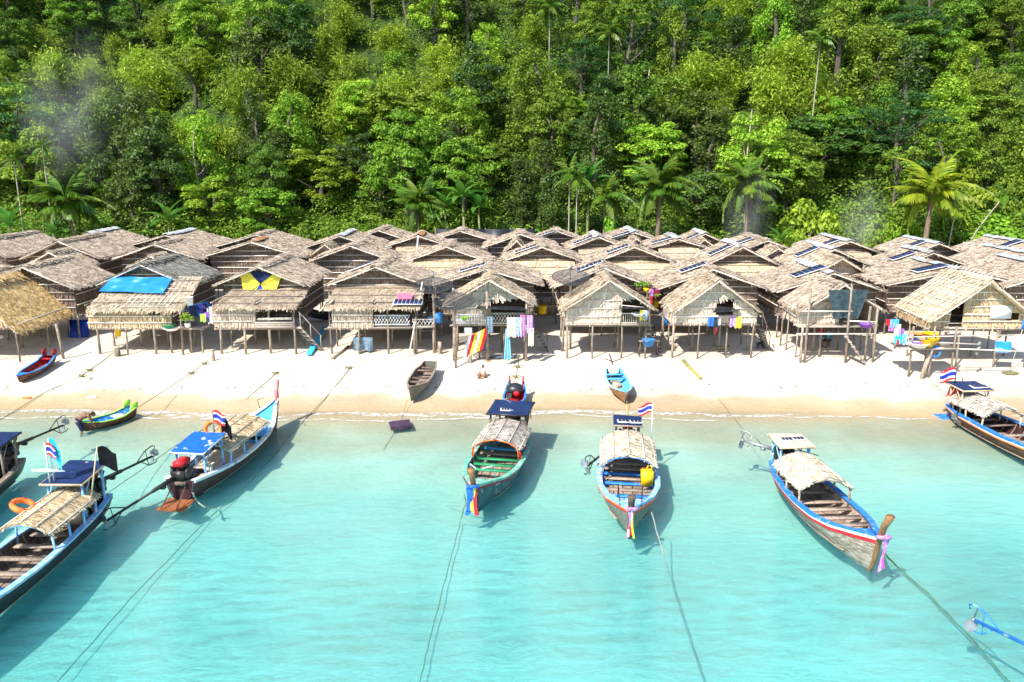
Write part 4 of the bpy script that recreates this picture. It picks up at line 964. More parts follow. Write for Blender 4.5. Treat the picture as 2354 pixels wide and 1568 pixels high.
# ---- 8 boat outside the lower right corner: only its blue propeller shaft reaches into the picture
r, h = longtail('boat beyond the lower right corner, its blue propeller shaft over the water', (13.35, 15.0), (13.9, 5.0), B=2.1, m_hull=m_blue, stripes=(m_white,), m_gun=m_blue, prow=1.0, planks=4, seats=(.3, .5)); BOATS['XR'] = (r, h)
engine(r, .1, 1.2, m_red, (.93, -3.6, -.55), 3.75, m_shaft=m_blue)

# ---- small open boats
def canoe(name, label, stern, bow, wd, m_hull, m_in, m_gun, m_deck_, zoff=.12, seats=(.3, .55), fb=.36, bowz=.55, sternz=.62, horns=None, ribs=True, planks=3, m_rib=None, m_seat=None, deck_t=.8, m_low=None, group='small open boats at the beach'):
    stern, bow = T(stern, float), T(bow, float); d = bow - stern; L = np.linalg.norm(d); yv = d / L; xv = norm(np.cross(yv, (0, 0, 1.))); zv = np.cross(xv, yv)
    r = empty(name, stern + T((0, 0, zoff)), label, 'boat', group); r.rotation_euler = Matrix(np.stack([xv, yv, zv], 1).tolist()).to_euler()
    h = Hull(L * .97, wd, fb=fb, bow=bowz, stern=sternz, draft=.16, sternb=.62, rake=.04)
    h.st = ([0, .12, .3, .5, .7, .88, 1], [sternz, sternz * .8, fb, fb * .92, fb, fb + .5 * (bowz - fb), bowz])
    qs = np.linspace(0, .97, planks + 1)
    for i in range(planks):
        for s_ in (-1, 1): part('hull_plank', h.band(qs[i], qs[i + 1] + .01, s_, .006 + .006 * (i % 2), n=18), (m_low if m_low and i == 0 else m_hull), r)
    for s_ in (-1, 1):
        part('hull_lining', h.band(.12, .95, s_, -.025, n=18, thick=.012), m_in, r)
        t = np.linspace(0, 1, 22); o = h.pt(t, np.ones(22), s_, .03); i_ = o - T((s_, 0, 0)) * np.minimum(.10, h.b(t) * .9)[:, None]
        part('gunwale', MB().slabgrid(np.stack([o, i_], 1) + T((0, 0, .015)), (0, 0, -.035)), m_gun, r)
        if horns is not None:
            e = h.pt(0., 1., s_, 0); part('stern_horn', MB().box(e + T((0, .1, .10)), (.06, .34, .3)), horns, r)
    if ribs:
        for k in range(int(L / .42)):
            t = .1 + k * .42 / L
            if t > deck_t: break
            for s_ in (-1, 1): part('rib', MB().tube(h.pt(np.full(5, t), np.linspace(.1, .97, 5), s_, -.04), .022, 4), m_rib or m_in, r)
    tt = np.linspace(.04, deck_t, 10); wv = h.b(tt) * .55
    for k in range(3):
        u0, u1 = -1 + 2 * k / 3, -1 + 2 * (k + 1) / 3
        part('floor_plank', MB().slabgrid(np.stack([np.stack([wv * (u1 - .03), tt * h.L, np.full(10, -.0)], -1), np.stack([wv * (u0 + .03), tt * h.L, np.full(10, 0.)], -1)], 0), (0, 0, -.02)), m_rib or m_in, r)
    zt, zk = float(h.zs(0)), float(h.zk(0)); q = np.linspace(0, 1, 6); P_ = np.vstack([h.pt(np.zeros(6), q, 1, .01), h.pt(np.zeros(6), q[::-1], -1, .01)]); P_[:, 2] = np.minimum(P_[:, 2], fb + .08)
    c = T([[0, 0, .1]]); part('transom', MB().add(np.vstack([P_, c]), None, [(k, (k + 1) % 12, 12) for k in range(12)]).add(np.vstack([P_, c]) + T((0, .05, 0)), None, [((k + 1) % 12, k, 12) for k in range(12)]), horns or m_hull, r)
    for t in seats: part('seat', MB().box((0, t * h.L, float(h.zs(t)) - .1), (2 * float(h.b(t)) - .06, .2, .035)), m_seat or m_in, r)
    t = np.linspace(deck_t, .99, 6); l_ = h.pt(t, np.full(6, .99), -1, -.01); g_ = h.pt(t, np.full(6, .99), 1, -.01)
    part('bow_deck', MB().slabgrid(np.stack([g_, (l_ + g_) / 2 + T((0, 0, .02)), l_], 0), (0, 0, -.03)), m_deck_, r)
    return r, h
canoe('canoe', 'red inside canoe with blue rim lying on the sand at the left', PG(122, 836), PG(44, 884), 1.0, m_brownhull, m_dred, m_blue, m_blue, seats=(.13,), horns=m_dred, m_rib=m_dwood, deck_t=.84, planks=3, sternz=.55, fb=.30, bowz=.40, zoff=.12)
r, h = canoe('canoe', 'blue and lime green canoe floating beside the bending man', PZ(308, 958, .0), PZ(186, 992, .0), 1.05, m_brownhull, m_blue, m_lime, m_lblue, seats=(), horns=m_lime, m_rib=m_green, deck_t=.82, sternz=.52, fb=.28, bowz=.42, zoff=.05)
part('seat', MB().box((0, h.L * .3, .22), (.5, .55, .05)).box((-.2, h.L * .3, .1), (.05, .45, .22)), m_whitecloth, r)
canoe('rowing_boat', 'old bare wooden boat with open ribs hauled onto the sand', PG(990, 857), PG(944, 932), 1.2, m_olive, m_dwood, m_bwood, m_bwood, seats=(.12, .26, .5, .64), m_low=m_green, deck_t=.93, fb=.5, bowz=.85, sternz=.5, m_rib=m_bwood, planks=4, zoff=.2)
r, h = canoe('motor_canoe', 'small blue boat with white stern disc on the wet sand', PG(1407, 874), PG(1437, 934), 1.25, m_varnish, m_lblue, m_sky, m_lblue, seats=(.16, .3), m_rib=m_bwood, deck_t=.8, fb=.42, bowz=.62, zoff=.18)
part('stern_disc', MB().lathe([(0, -.02), (.3, -.02), (.3, .02), (0, .02)], 16, (0, .2, .5), M=np.array(Matrix.Rotation(R(-35), 3, 'X'))), m_white, r)
part('outboard_handle', MB().tube([(0, .3, .4), (0, -.2, .75), (.05, -.9, 1.0)], .035, 6).tube([(-.45, -.2, .98), (0, -.15, .85), (.45, -.2, 1.02)], .025, 6), m_iron, r)
part('cargo_box', MB().box((.05, h.L * .42, .12), (.4, .3, .22)).box((.22, h.L * .52, .1), (.26, .22, .2)), m_lwood, r)
r, h = canoe('motor_canoe', 'blue boat with red inside and black covered engine behind the green boat', PG(1187, 912), PG(1176, 960), 1.15, m_blue, m_dred, m_blue, m_red, seats=(.3,), horns=m_red, m_rib=m_dred, sternz=.7, zoff=.2)
part('engine_cover', MB().ball((.02, .75, .55), (.48, .42, .28), 12, 6), m_black, r); part('fuel_tank', MB().ball((-.1, 1.2, .45), (.16, .12, .14), 10, 6), m_red, r)
r, h = canoe('canoe', 'dark canoe stored in the shade under the flag cloth house', PG(768, 741) + T((0, 0, .1)), PG(705, 735) + T((0, 0, .2)), .8, m_blackhull, m_dwood, m_blackhull, m_blackhull, seats=(.4,), deck_t=.8)
# ================================================================== forest
def leafmat(name, c1, c2, hue=.04, isl=.55, obr=.45, trans=.36, scale=.8, rough=.55, spec=.25):
    return mat(name, c1, c2, scale, rough=rough, island=isl, objrand=obr, trans=trans, hue=hue, spec=spec)
lf_mid = leafmat('mid green leaves', (0.106, 0.204, 0.018, 1), (0.216, 0.330, 0.034, 1))
lf_bright = leafmat('bright green leaves', (0.162, 0.319, 0.020, 1), (0.306, 0.462, 0.040, 1))
lf_dark = leafmat('dark glossy leaves', (0.050, 0.105, 0.016, 1), (0.102, 0.165, 0.026, 1), rough=.45, spec=.35)
lf_blue = leafmat('blue-green feathery leaves', (.040, .115, .028, 1), (.075, .175, .042, 1), hue=.02)
lf_bamboo = leafmat('bamboo leaves', (.21, .33, .022, 1), (.36, .48, .050, 1), hue=.01, trans=.38)
lf_olive = leafmat('olive yellow leaves', (.20, .30, .020, 1), (.33, .44, .040, 1), hue=.01, trans=.38)
lf_palm = leafmat('palm leaflets', (.065, .15, .012, 1), (.14, .23, .02, 1), isl=.7, rough=.4, spec=.4)
lf_ypalm = leafmat('yellowing palm leaflets', (.15, .25, .012, 1), (.32, .38, .022, 1), isl=.6, rough=.4, hue=.01)
lf_banana = leafmat('banana leaves', (.055, .17, .02, 1), (.10, .25, .03, 1), isl=.4, rough=.4)
m_bark = mat('grey bark', (.06, .048, .036, 1), (.16, .135, .11, 1), 4, (2, 2, .5), .95, objrand=.4)
m_palebark = mat('pale palm bark', (.26, .23, .19, 1), (.44, .40, .34, 1), 5, (1, 1, 4), .95, objrand=.3)
m_palmbark = mat('palm trunk bark', (.12, .085, .06, 1), (.25, .19, .14, 1), 5, (1, 1, 6), .95)
m_culm = mat('bamboo culms', (.10, .14, .03, 1), (.20, .22, .06, 1), 5, rough=.6, island=.5)
m_dead = mat('dead branches', (.34, .27, .21, 1), (.50, .42, .34, 1), 6, rough=.95)

def leaves(mb, c, nrm, size, aspect=.55, rng=RNG, dirs=None):
    n = len(c); nrm = norm(nrm)
    d = dirs if dirs is not None else rng.normal(0, 1, (n, 3)); d = d - nrm * (d * nrm).sum(1)[:, None]; d = norm(d); s = np.cross(nrm, d)
    l = (size * rng.uniform(.65, 1.3, n))[:, None]
    mb.quads(np.stack([c - d * l * .5, c + s * l * aspect * .5 + nrm * l * .06, c + d * l * .5, c - s * l * aspect * .5 + nrm * l * .06], 1)); return mb
def clump(mb, c, r, n, size, rng, aspect=.55, up=.55, low=-.35, flat=.8):
    v = norm(rng.normal(0, 1, (n, 3))); v[:, 2] = np.where(v[:, 2] < low, -v[:, 2], v[:, 2])
    p = c + v * T((1, 1, flat)) * r * (rng.random(n) ** .35)[:, None]
    leaves(mb, p, v * .75 + T((0, 0, up)) + rng.normal(0, .42, (n, 3)), np.full(n, size), aspect, rng)
def crown_mesh(kind, seed, near=False):
    rng = np.random.default_rng(seed); mb = MB(); f = 1.1 if near else 1.0; ls = 1.18 if near else 1.0
    if kind == 'round':
        nc = 58
        for k in range(nc):
            v = norm(rng.normal(0, 1, 3)); v[2] = abs(v[2]) * 1.0 - .3 if rng.random() < .55 else v[2]
            v = norm(v); rad = rng.uniform(.62, 1.05); bump = 1 + .22 * math.sin(3 * math.atan2(v[1], v[0]) + seed) * (1 - abs(v[2]))
            c = T((0, 0, 5.3)) + v * T((3.3 * bump, 3.3 * bump, 4.0)) * rad
            clump(mb, c, rng.uniform(.7, 1.2), int(160 * f), .31 * ls, rng, low=-.1)
    elif kind == 'tall':
        for k in range(44):
            z = 1.0 + 8.6 * (k + .5) / 44; rr = (1.9 * (1 - (z / 11) ** 2.5) + .35) * rng.uniform(.35, 1.1); a = rng.uniform(0, 6.28)
            c = T((math.cos(a) * rr, math.sin(a) * rr, z + rng.uniform(-.4, .4)))
            clump(mb, c, rng.uniform(.55, 1.0), int(130 * f), .28 * ls, rng, low=-.75, up=.3, flat=1.15)
    elif kind == 'pads':
        for k in range(46):
            a = rng.uniform(0, 6.28); rr = 3.9 * math.sqrt(rng.random()); z = 8.6 - .17 * rr * rr + rng.uniform(-1.6, .6) - (4.5 * rng.random() if k > 28 else 0)
            clump(mb, T((math.cos(a) * rr, math.sin(a) * rr, z)), rng.uniform(.95, 1.5), int(135 * f), .27 * ls, rng, flat=.42, up=1.0, low=-.15)
    elif kind == 'bamboo':
        for k in range(26):
            a = rng.uniform(0, 6.28); out = rng.uniform(.4, 3.3); hh = rng.uniform(6.2, 9.8) - out * .5
            t = np.linspace(0, 1, 60); t = t[rng.random(60) < .97]
            n = int(230 * f); tt = rng.uniform(.12, 1.0, n) ** .8
            p = np.stack([math.cos(a) * out * tt ** 2.2, math.sin(a) * out * tt ** 2.2, hh * (tt - .28 * tt ** 5)], -1) + rng.normal(0, .36, (n, 3)) * (.45 + tt[:, None])
            dr = T((math.cos(a) * .7, math.sin(a) * .7, -.7)) + rng.normal(0, .55, (n, 3))
            leaves(mb, p, rng.normal(0, .6, (n, 3)) + T((0, 0, .9)), np.full(n, .50 * ls), .26, rng, dr)
    elif kind == 'bush':
        for k in range(16):
            v = rng.normal(0, 1, 3); v[2] = abs(v[2]); v = norm(v)
            clump(mb, v * T((2.0, 2.0, 1.7)) * rng.uniform(.5, 1) + T((0, 0, .6)), rng.uniform(.6, .95), int(130 * f), .29 * ls, rng)
    elif kind == 'sparse':
        for k in range(30):
            v = norm(rng.normal(0, 1, 3)); c = T((0, 0, 8.0)) + v * T((2.9, 2.9, 1.7)) * rng.uniform(.6, 1)
            clump(mb, c, rng.uniform(.45, .8), int(60 * f), .30 * ls, rng, flat=.6)
    return mb
def trunk_mesh(kind, seed):
    rng = np.random.default_rng(seed + 50); mb = MB()
    if kind == 'bamboo':
        for k in range(9):
            a = rng.uniform(0, 6.28); out = rng.uniform(.4, 3.3); hh = rng.uniform(6.5, 10.6) - out * .5; tt = np.linspace(0, 1, 8)
            p = np.stack([math.cos(a) * (.35 + out * tt ** 2.2), math.sin(a) * (.35 + out * tt ** 2.2), hh * (tt - .22 * tt ** 5)], -1); mb.tube(p, np.linspace(.055, .02, 8), 4, cap=False)
        return mb
    top = {'round': 6.5, 'tall': 9.2, 'pads': 7.6, 'bush': 1.4, 'sparse': 8.0}[kind]; r0 = {'bush': .08, 'sparse': .2}.get(kind, .26)
    p = [(rng.uniform(-.15, .15) * k, rng.uniform(-.15, .15) * k, top * k / 4 - (.8 if k == 0 else 0)) for k in range(5)]; mb.tube(p, np.linspace(r0 * 1.3, r0 * .45, 5), 7)
    for k in range(6 if kind != 'bush' else 3):
        a = rng.uniform(0, 6.28); z0 = top * rng.uniform(.45, .85); l = {'round': 2.4, 'tall': 1.2, 'pads': 3.0, 'bush': .8, 'sparse': 2.2}[kind]
        mb.tube([(0, 0, z0), (math.cos(a) * l * .5, math.sin(a) * l * .5, z0 + l * .35), (math.cos(a) * l, math.sin(a) * l, z0 + l * .8)], [r0 * .4, r0 * .28, r0 * .1], 5)
    return mb
PROTO = {}
def proto(kind, seed, near=False):
    key = (kind, seed, near)
    if key not in PROTO:
        cm = crown_mesh(kind, seed, near).mesh('crown'); cm.materials.append(lf_mid); tm = trunk_mesh(kind, seed).mesh('trunk', True); tm.materials.append(m_culm if kind == 'bamboo' else m_bark); PROTO[key] = (cm, tm)
    return PROTO[key]
FOREST = 'trees of the forested hillside'
NAMES = {'round': 'broadleaf_tree', 'tall': 'vine_covered_tree', 'pads': 'feathery_tree', 'bamboo': 'bamboo_clump', 'bush': 'leafy_bush', 'sparse': 'thin_crowned_tree'}
NTREE = [0]
def tree(kind, lm, seed, x, y, sxy, sz, label, cat='tree', group=FOREST, near=False, rz=None, z=None):
    cm, tm = proto(kind, seed, near)
    r = empty(NAMES[kind], (x, y, float(hill_z(x, y)) if z is None else z), label, cat, group, random.uniform(0, 6.28) if rz is None else rz); r.scale = (sxy, sxy, sz)
    c = link('crown', cm, None, r); c.material_slots[0].link = 'OBJECT'; c.material_slots[0].material = lm; link('trunk', tm, None, r); NTREE[0] += 1
    return r
def hero(kind, lm, seed, px, ptop, wpx, d, label, near=True, cat='tree', hmin=None, halfw=None):
    p = PD(px, ptop, d); x = p[0]; zb = float(hill_z(x, d)) if d > 84 else gz(x, d); top = {'round': 9.9, 'tall': 10.2, 'pads': 9.2, 'bamboo': 8.6, 'bush': 3.1, 'sparse': 10}[kind]
    hw = {'round': 4.1, 'tall': 2.6, 'pads': 4.7, 'bamboo': 3.6, 'bush': 2.7, 'sparse': 3.4}[kind]
    depth = d * cP + (CAM_H - p[2]) * sP; sxy = (wpx / 2 / FPX * depth) / hw; sz = max((p[2] - zb) / top, .25)
    HEROES.append((px, x, d, sxy * hw)); return tree(kind, lm, seed, x, d, sxy, sz, label, cat, near=near, z=zb)
HEROES = []
hero('round', lf_mid, 1, 918, 188, 205, 104, 'tall round large-leaved tree rising above the dish house roofs')
hero('round', lf_bright, 2, 735, 338, 205, 95, 'bright leafy tree in front and left of the tall round tree')
hero('round', lf_bright, 3, 480, 402, 150, 88, 'bright vine-smothered mound above the second metal ridge house')
hero('round', lf_bright, 4, 610, 425, 150, 87, 'bright leaf mound between the vine mound and the dark gap')
hero('round', lf_mid, 2, 872, 362, 118, 94, 'vine-hung tree below the tall round tree')
hero('pads', lf_blue, 5, 622, -18, 200, 126, 'large dark blue-green feathery tree near the top of the photo')
hero('round', lf_mid, 3, 62, 288, 185, 93, 'round leafy tree behind the palms at the left')
hero('round', lf_dark, 1, 292, 352, 118, 88, 'dark small-leaved tree behind the far left roofs')
hero('bush', lf_bright, 6, 1862, 438, 198, 84.5, 'bright round bush-like tree behind the metal ridges at right', cat='tree')
hero('round', lf_mid, 4, 1130, 322, 120, 98, 'leafy tree behind the banana plants in the middle')
hero('tall', lf_dark, 7, 1200, 362, 92, 90, 'dark glossy column-shaped tree left of the thin palms')
hero('tall', lf_dark, 8, 1265, 395, 85, 87, 'second dark glossy tree beside the thin palms')
hero('bush', lf_bright, 7, 1420, 470, 105, 84.5, 'bright young tree behind the last row of houses')
hero('round', lf_bright, 1, 1500, 275, 190, 96, 'light green broad tree behind the tall coconut palm')
hero('round', lf_bright, 4, 1320, 220, 150, 108, 'light green clumped tree above the thin palms')
hero('round', lf_dark, 2, 1900, 260, 260, 97, 'wide dark tree above the smoke column')
hero('round', lf_mid, 1, 2060, 40, 250, 122, 'very large leafy tree high on the right hillside')
hero('round', lf_mid, 3, 2190, 200, 200, 108, 'large tree on the right hillside below the highest one')
hero('bush', lf_olive, 8, 2240, 355, 150, 92, 'yellow-topped bush behind the yellow coconut palm')
hero('bush', lf_bright, 6, 2290, 478, 190, 84.5, 'low bright bush at the lower right of the forest')
hero('bush', lf_bright, 7, 2030, 480, 110, 84.5, 'low bush beside the smoke column')
hero('round', lf_dark, 4, 1620, 385, 150, 89, 'dark tree between the two tall coconut palms')
hero('bush', lf_mid, 6, 690, 500, 90, 84.5, 'small feathery bush right behind the left roofs')
hero('sparse', lf_olive, 9, 440, 100, 150, 112, 'thin-crowned tree with tall grey trunk on the left hillside')
hero('sparse', lf_mid, 9, 1452, -40, 160, 112, 'tall straight tree with long bare brown trunk at the top')
hero('pads', lf_mid, 6, 2330, 120, 150, 112, 'layered tree at the right edge of the hillside')
# the rest of the forest
NL = {'round': ['leafy round-crowned tree among its neighbours on the hillside'], 'tall': ['vine-covered column of leaves among the hillside trees'], 'bamboo': ['yellow-green feathery bamboo clump on the hillside'],
      'pads': ['layered dark feathery tree on the hillside'], 'bush': ['low leafy bush at the foot of the hillside'], 'sparse': ['thin-crowned tree on the hillside']}
cand = []
yy = 86.0
while yy < 150:
    stp = 5.3 + (yy - 86) * .045; half = .643 * (yy * cP + 1) + 4; x = -half + random.uniform(0, stp)
    while x < half: cand.append((x + random.uniform(-1.6, 1.6), yy + random.uniform(-1.7, 1.7))); x += stp
    yy += stp * .80
def project(p):
    v = T(p, float) - T((0, 0, CAM_H)); dp = v[1] * cP - v[2] * sP; return 1176.5 + FPX * v[0] / dp, 784.3 - FPX * (v[1] * sP + v[2] * cP) / dp
trees = []
for x, y in cand:
    z = float(hill_z(x, y)); px, py = project((x, y, z + 5))
    if py < -95 or py > 540: continue
    if any(abs(hx_ - x) < hw_ * .8 and -2 < y - hd < 2.5 for _, hx_, hd, hw_ in HEROES): continue
    if any(abs(hx_ - x) < hw_ * .75 and -9 < y - hd <= -2 for _, hx_, hd, hw_ in HEROES): continue      # keep the big trees in view
    u = random.random()
    bam = math.exp(-((px - 260) / 230) ** 2 - ((py - 170) / 120) ** 2) + .9 * math.exp(-((px - 740) / 150) ** 2 - ((py - 150) / 130) ** 2) + .8 * math.exp(-((px - 1010) / 130) ** 2 - ((py - 250) / 90) ** 2) + .9 * math.exp(-((px - 1720) / 170) ** 2 - ((py - 220) / 90) ** 2) + .7 * math.exp(-((px - 1150) / 160) ** 2 - ((py - 130) / 60) ** 2) + .5 * math.exp(-((px - 520) / 130) ** 2 - ((py - 290) / 60) ** 2)
    if u < bam * 1.05: k, lm = 'bamboo', random.choice([lf_bamboo, lf_bamboo, lf_olive])
    elif py > 455: k, lm = 'bush', random.choice([lf_bright, lf_mid, lf_dark])
    else:
        k = random.choices(['round', 'tall', 'pads', 'sparse', 'bamboo'], [5, 4.2 if px > 1000 else 2.5, .9, .6, .8])[0]
        lm = {'round': random.choice([lf_mid, lf_bright, lf_mid, lf_dark]), 'tall': random.choice([lf_mid, lf_bright, lf_dark]), 'pads': lf_blue, 'sparse': lf_mid, 'bamboo': lf_bamboo}[k]
    trees.append((py, x, y, k, lm))
LMK = [('tall round large-leaved tree', 918, 330), ('dark feathery tree near the top', 622, 80), ('long bare brown trunk', 1452, 100), ('very tall thin palm', 1886, 190), ('slender fan palm', 1400, 120), ('highest fan palm', 1263, 60), ('bare dead tree', 1716, 340), ('thin-crowned grey-trunked tree', 440, 150), ('left blue smoke', 165, 250),
       ('yellowing coconut palm', 2142, 440), ('tallest coconut palm', 1517, 420), ('smoky coconut palm', 1716, 440), ('central coconut palm', 965, 460), ('far left coconut palm', 150, 460), ('paired thin palms', 1316, 420), ('pale smoke column', 1985, 490), ('largest tree on the right', 2060, 120), ('layered tree at the right edge', 2330, 180),
       ('upper left corner', 0, 0), ('upper right corner', 2353, 0), ('middle of the top edge', 1176, -20), ('fan palm right of centre', 1637, 110), ('round tree at far left', 62, 340), ('broken pale stump', 1490, 178), ('pale twisted tree', 452, 340), ('wide dark tree above the smoke', 1900, 330)]
CW = {lf_mid.name: 'mid green', lf_bright.name: 'bright green', lf_dark.name: 'dark glossy', lf_blue.name: 'dark blue-green', lf_bamboo.name: 'yellow-green', lf_olive.name: 'olive yellow'}
KW = {'round': 'leafy tree', 'tall': 'vine-covered tree', 'bamboo': 'feathery bamboo', 'pads': 'layered tree', 'bush': 'bush', 'sparse': 'thin-crowned tree'}
USED = set()
def where_label(k, lm, px, py):
    for nm, lx, ly in sorted(LMK, key=lambda l: math.hypot((l[1] - px), (l[2] - py) * 1.2)):
        dx, dy = px - lx, py - ly; far = math.hypot(dx, dy); v = 'above' if dy < 0 else 'below'; hz = 'left of' if dx < 0 else 'right of'
        if abs(dx) > 2.2 * abs(dy): rel = hz
        elif abs(dy) > 2.2 * abs(dx): rel = v
        else: rel = v + ' and ' + hz
        rel = ('close ' if far < 70 else 'well ' if far > 170 else '') + rel
        l = '%s %s %s the %s' % (CW[lm.name], KW[k], rel, nm)
        if l not in USED: USED.add(l); return l
for py, x, y, k, lm in trees:
    NL[k][0] = where_label(k, lm, *project((x, y, float(hill_z(x, y)) + 5)))
    s = random.uniform(.85, 1.3); sz = s * random.uniform(.85, 1.2)
    if k == 'tall': s *= random.uniform(.95, 1.3); sz *= random.uniform(.9, 1.25)
    if k == 'bush': s *= 1.15; sz *= 1.2
    if k == 'round': s *= .92
    tree(k, lm, random.randint(1, 4) if k == 'round' else random.randint(11, 13), x, y, s, sz, NL[k][0], {'bamboo': 'bamboo', 'bush': 'bush'}.get(k, 'tree'), group=FOREST if k not in ('bamboo', 'bush') else {'bamboo': 'bamboo clumps on the hillside', 'bush': 'bushes at the foot of the hill'}[k])
# undergrowth covering the slope between the trunks
ug = MB(); rg = np.random.default_rng(5)
for k in range(7500):
    y = 85 + 60 * rg.random() ** 1.3; half = .643 * y + 5; x = rg.uniform(-half, half); c = T((x, y, float(hill_z(x, y)) + rg.uniform(.3, 2.4)))
    clump(ug, c, rg.uniform(.9, 1.9), 46, .38, rg, flat=.75)
struct('undergrowth', ug, lf_mid, kind='stuff')

# palms ------------------------------------------------------------------
def frond_mesh(L, droop, lf, n=38, ll=.75, seed=0, stiff=0.0):
    rng = np.random.default_rng(seed); t = np.linspace(0, 1, 12)
    ax = np.stack([L * t * (1 - .18 * droop * t), 0 * t, L * (.22 * t - droop * .62 * t ** 2.2)], -1)
    mb = MB().tube(ax, np.linspace(.045, .01, 12), 4, cap=False)
    for k in range(n):
        u = .12 + .88 * (k + .5) / n; c = T([np.interp(u, t, ax[:, i]) for i in range(3)]); c2 = T([np.interp(min(u + .05, 1), t, ax[:, i]) for i in range(3)]); d = norm(c2 - c + 1e-6)
        l = ll * (math.sin(min(1, u * 1.15 + .12) * math.pi) ** .6 * .85 + .18)
        for s in (-1, 1):
            dr = norm(d * .75 + T((0, s, 0)) * .8 + T((0, 0, -.55 + stiff)) + rng.normal(0, .12, 3)); w = .085
            m_ = c + dr * l * .5; e = c + dr * l - T((0, 0, .18 * l)); sd = norm(np.cross(dr, (0, 0, 1.))) * w
            mb.add([c - sd * .5, c + sd * .5, m_ + sd, e, m_ - sd], [(0, 1, 2, 4)], [(4, 2, 3)])
    return mb
FR = {}
def palm(label, px, py, d, rpx, lean=0, m_lf=lf_palm, n=22, group='coconut palms behind the village', tr=.14, mt=None, kind='coconut', zb=None, name='coconut_palm', basepx=None, coco=True):
    p = PD(px, py, d); depth = d * cP + (CAM_H - p[2]) * sP; Lf = rpx / FPX * depth * 1.3
    xb = p[0] - lean if basepx is None else PD(basepx, py, d)[0]; z0 = (float(hill_z(xb, d)) if d > 84 else gz(xb, d)) if zb is None else zb; H_ = p[2] - z0
    r = empty(name, (xb, d, z0), label, 'palm tree', group); top = T((p[0] - xb, 0, H_))
    t = np.linspace(0, 1, 9)[:, None]; pts = top * np.hstack([t ** 1.6, t, t]) - T((0, 0, .5)) * (1 - t)
    part('trunk', MB().tube(pts, np.linspace(tr * 1.25, tr * .75, 9), 8), mt or m_palmbark, r, smooth=True)
    for k in range(n):
        v = k % 3; key = (kind, v, m_lf.name)
        if key not in FR:
            if kind == 'coconut': FR[key] = frond_mesh(4.0, [.55, 1.0, 1.45][v], None, 46, .95, v)
            elif kind == 'areca': FR[key] = frond_mesh(4.0, [.5, 1.1, 1.5][v], None, 26, 1.2, v)
            else: FR[key] = None
            if FR[key] is not None: FR[key] = FR[key].mesh('frond'); FR[key].materials.append(m_lf)
        lay = k / n; o = link('frond', FR[key], None, r)
        o.location = top + T((0, 0, .05)); o.rotation_euler = (random.uniform(-.25, .25), R(-72 + 112 * lay) + random.uniform(-.12, .12), k * 2.399 + random.uniform(-.2, .2)); sc = Lf / 4.0 * random.uniform(.88, 1.08); o.scale = (sc, sc, sc)
    if coco:
        for k in range(5):
            a = k * 1.3; part('coconut', MB().ball(top + T((math.cos(a) * .26, math.sin(a) * .26, -.22)), .15, 8, 5), m_dwood if k % 2 else lf_olive, r)
    return r
palm('coconut palm between last row roofs, left of centre', 965, 470, 83.5, 66, .8)
palm('tall coconut palm with thick trunk right of centre', 1517, 432, 82.5, 82, .1, tr=.24)
palm('coconut palm hazed by smoke right of the tallest palm', 1716, 425, 83.5, 75, -.3)
palm('yellowing coconut palm on the right above the roofs', 2142, 448, 82, 92, .2, m_lf=lf_ypalm, tr=.26, n=19)
palm('coconut palm leaning over the far left roofs', 150, 468, 83, 84, -.9)
palm('young coconut palm low behind the last row', 1390, 455, 85, 62, 0, n=11, coco=False)
AG = 'thin areca palms'
def areca(label, px, py, d, rpx, basepx=None, n=9, lf=lf_palm): palm(label, px, py, d, rpx, m_lf=lf, n=n, group=AG, tr=.07, mt=m_palebark, kind='areca', name='areca_palm', basepx=basepx, coco=False)
areca('thin areca palm at the left edge', 32, 372, 84, 30)
areca('thin tall areca palm beside the far left coconut palm', 97, 340, 83.5, 28)
areca('left one of the paired thin palms behind the last row', 1309, 398, 84.5, 40)
areca('right one of the paired thin palms behind the last row', 1326, 412, 84, 44, n=8)
areca('thin palm just right of the yellowing coconut palm', 2203, 452, 83, 30, basepx=2192, n=7)
areca('thin palm with white trunk leaning to the right', 2312, 448, 83, 34, basepx=2222, n=8)
areca('very tall thin-trunked palm on the right hillside', 1886, 92, 101, 38, basepx=1880, n=14)
areca('tall slender fan palm right of the brown trunk', 1400, 78, 108, 36, n=15)
areca('slender fan palm high in the middle of the hillside', 1263, 20, 118, 40, n=15)
areca('fan palm high on the hillside right of centre', 1637, 92, 114, 36, n=15)
areca('low fan palm in the bamboo right of centre', 1690, 145, 112, 38, n=12)
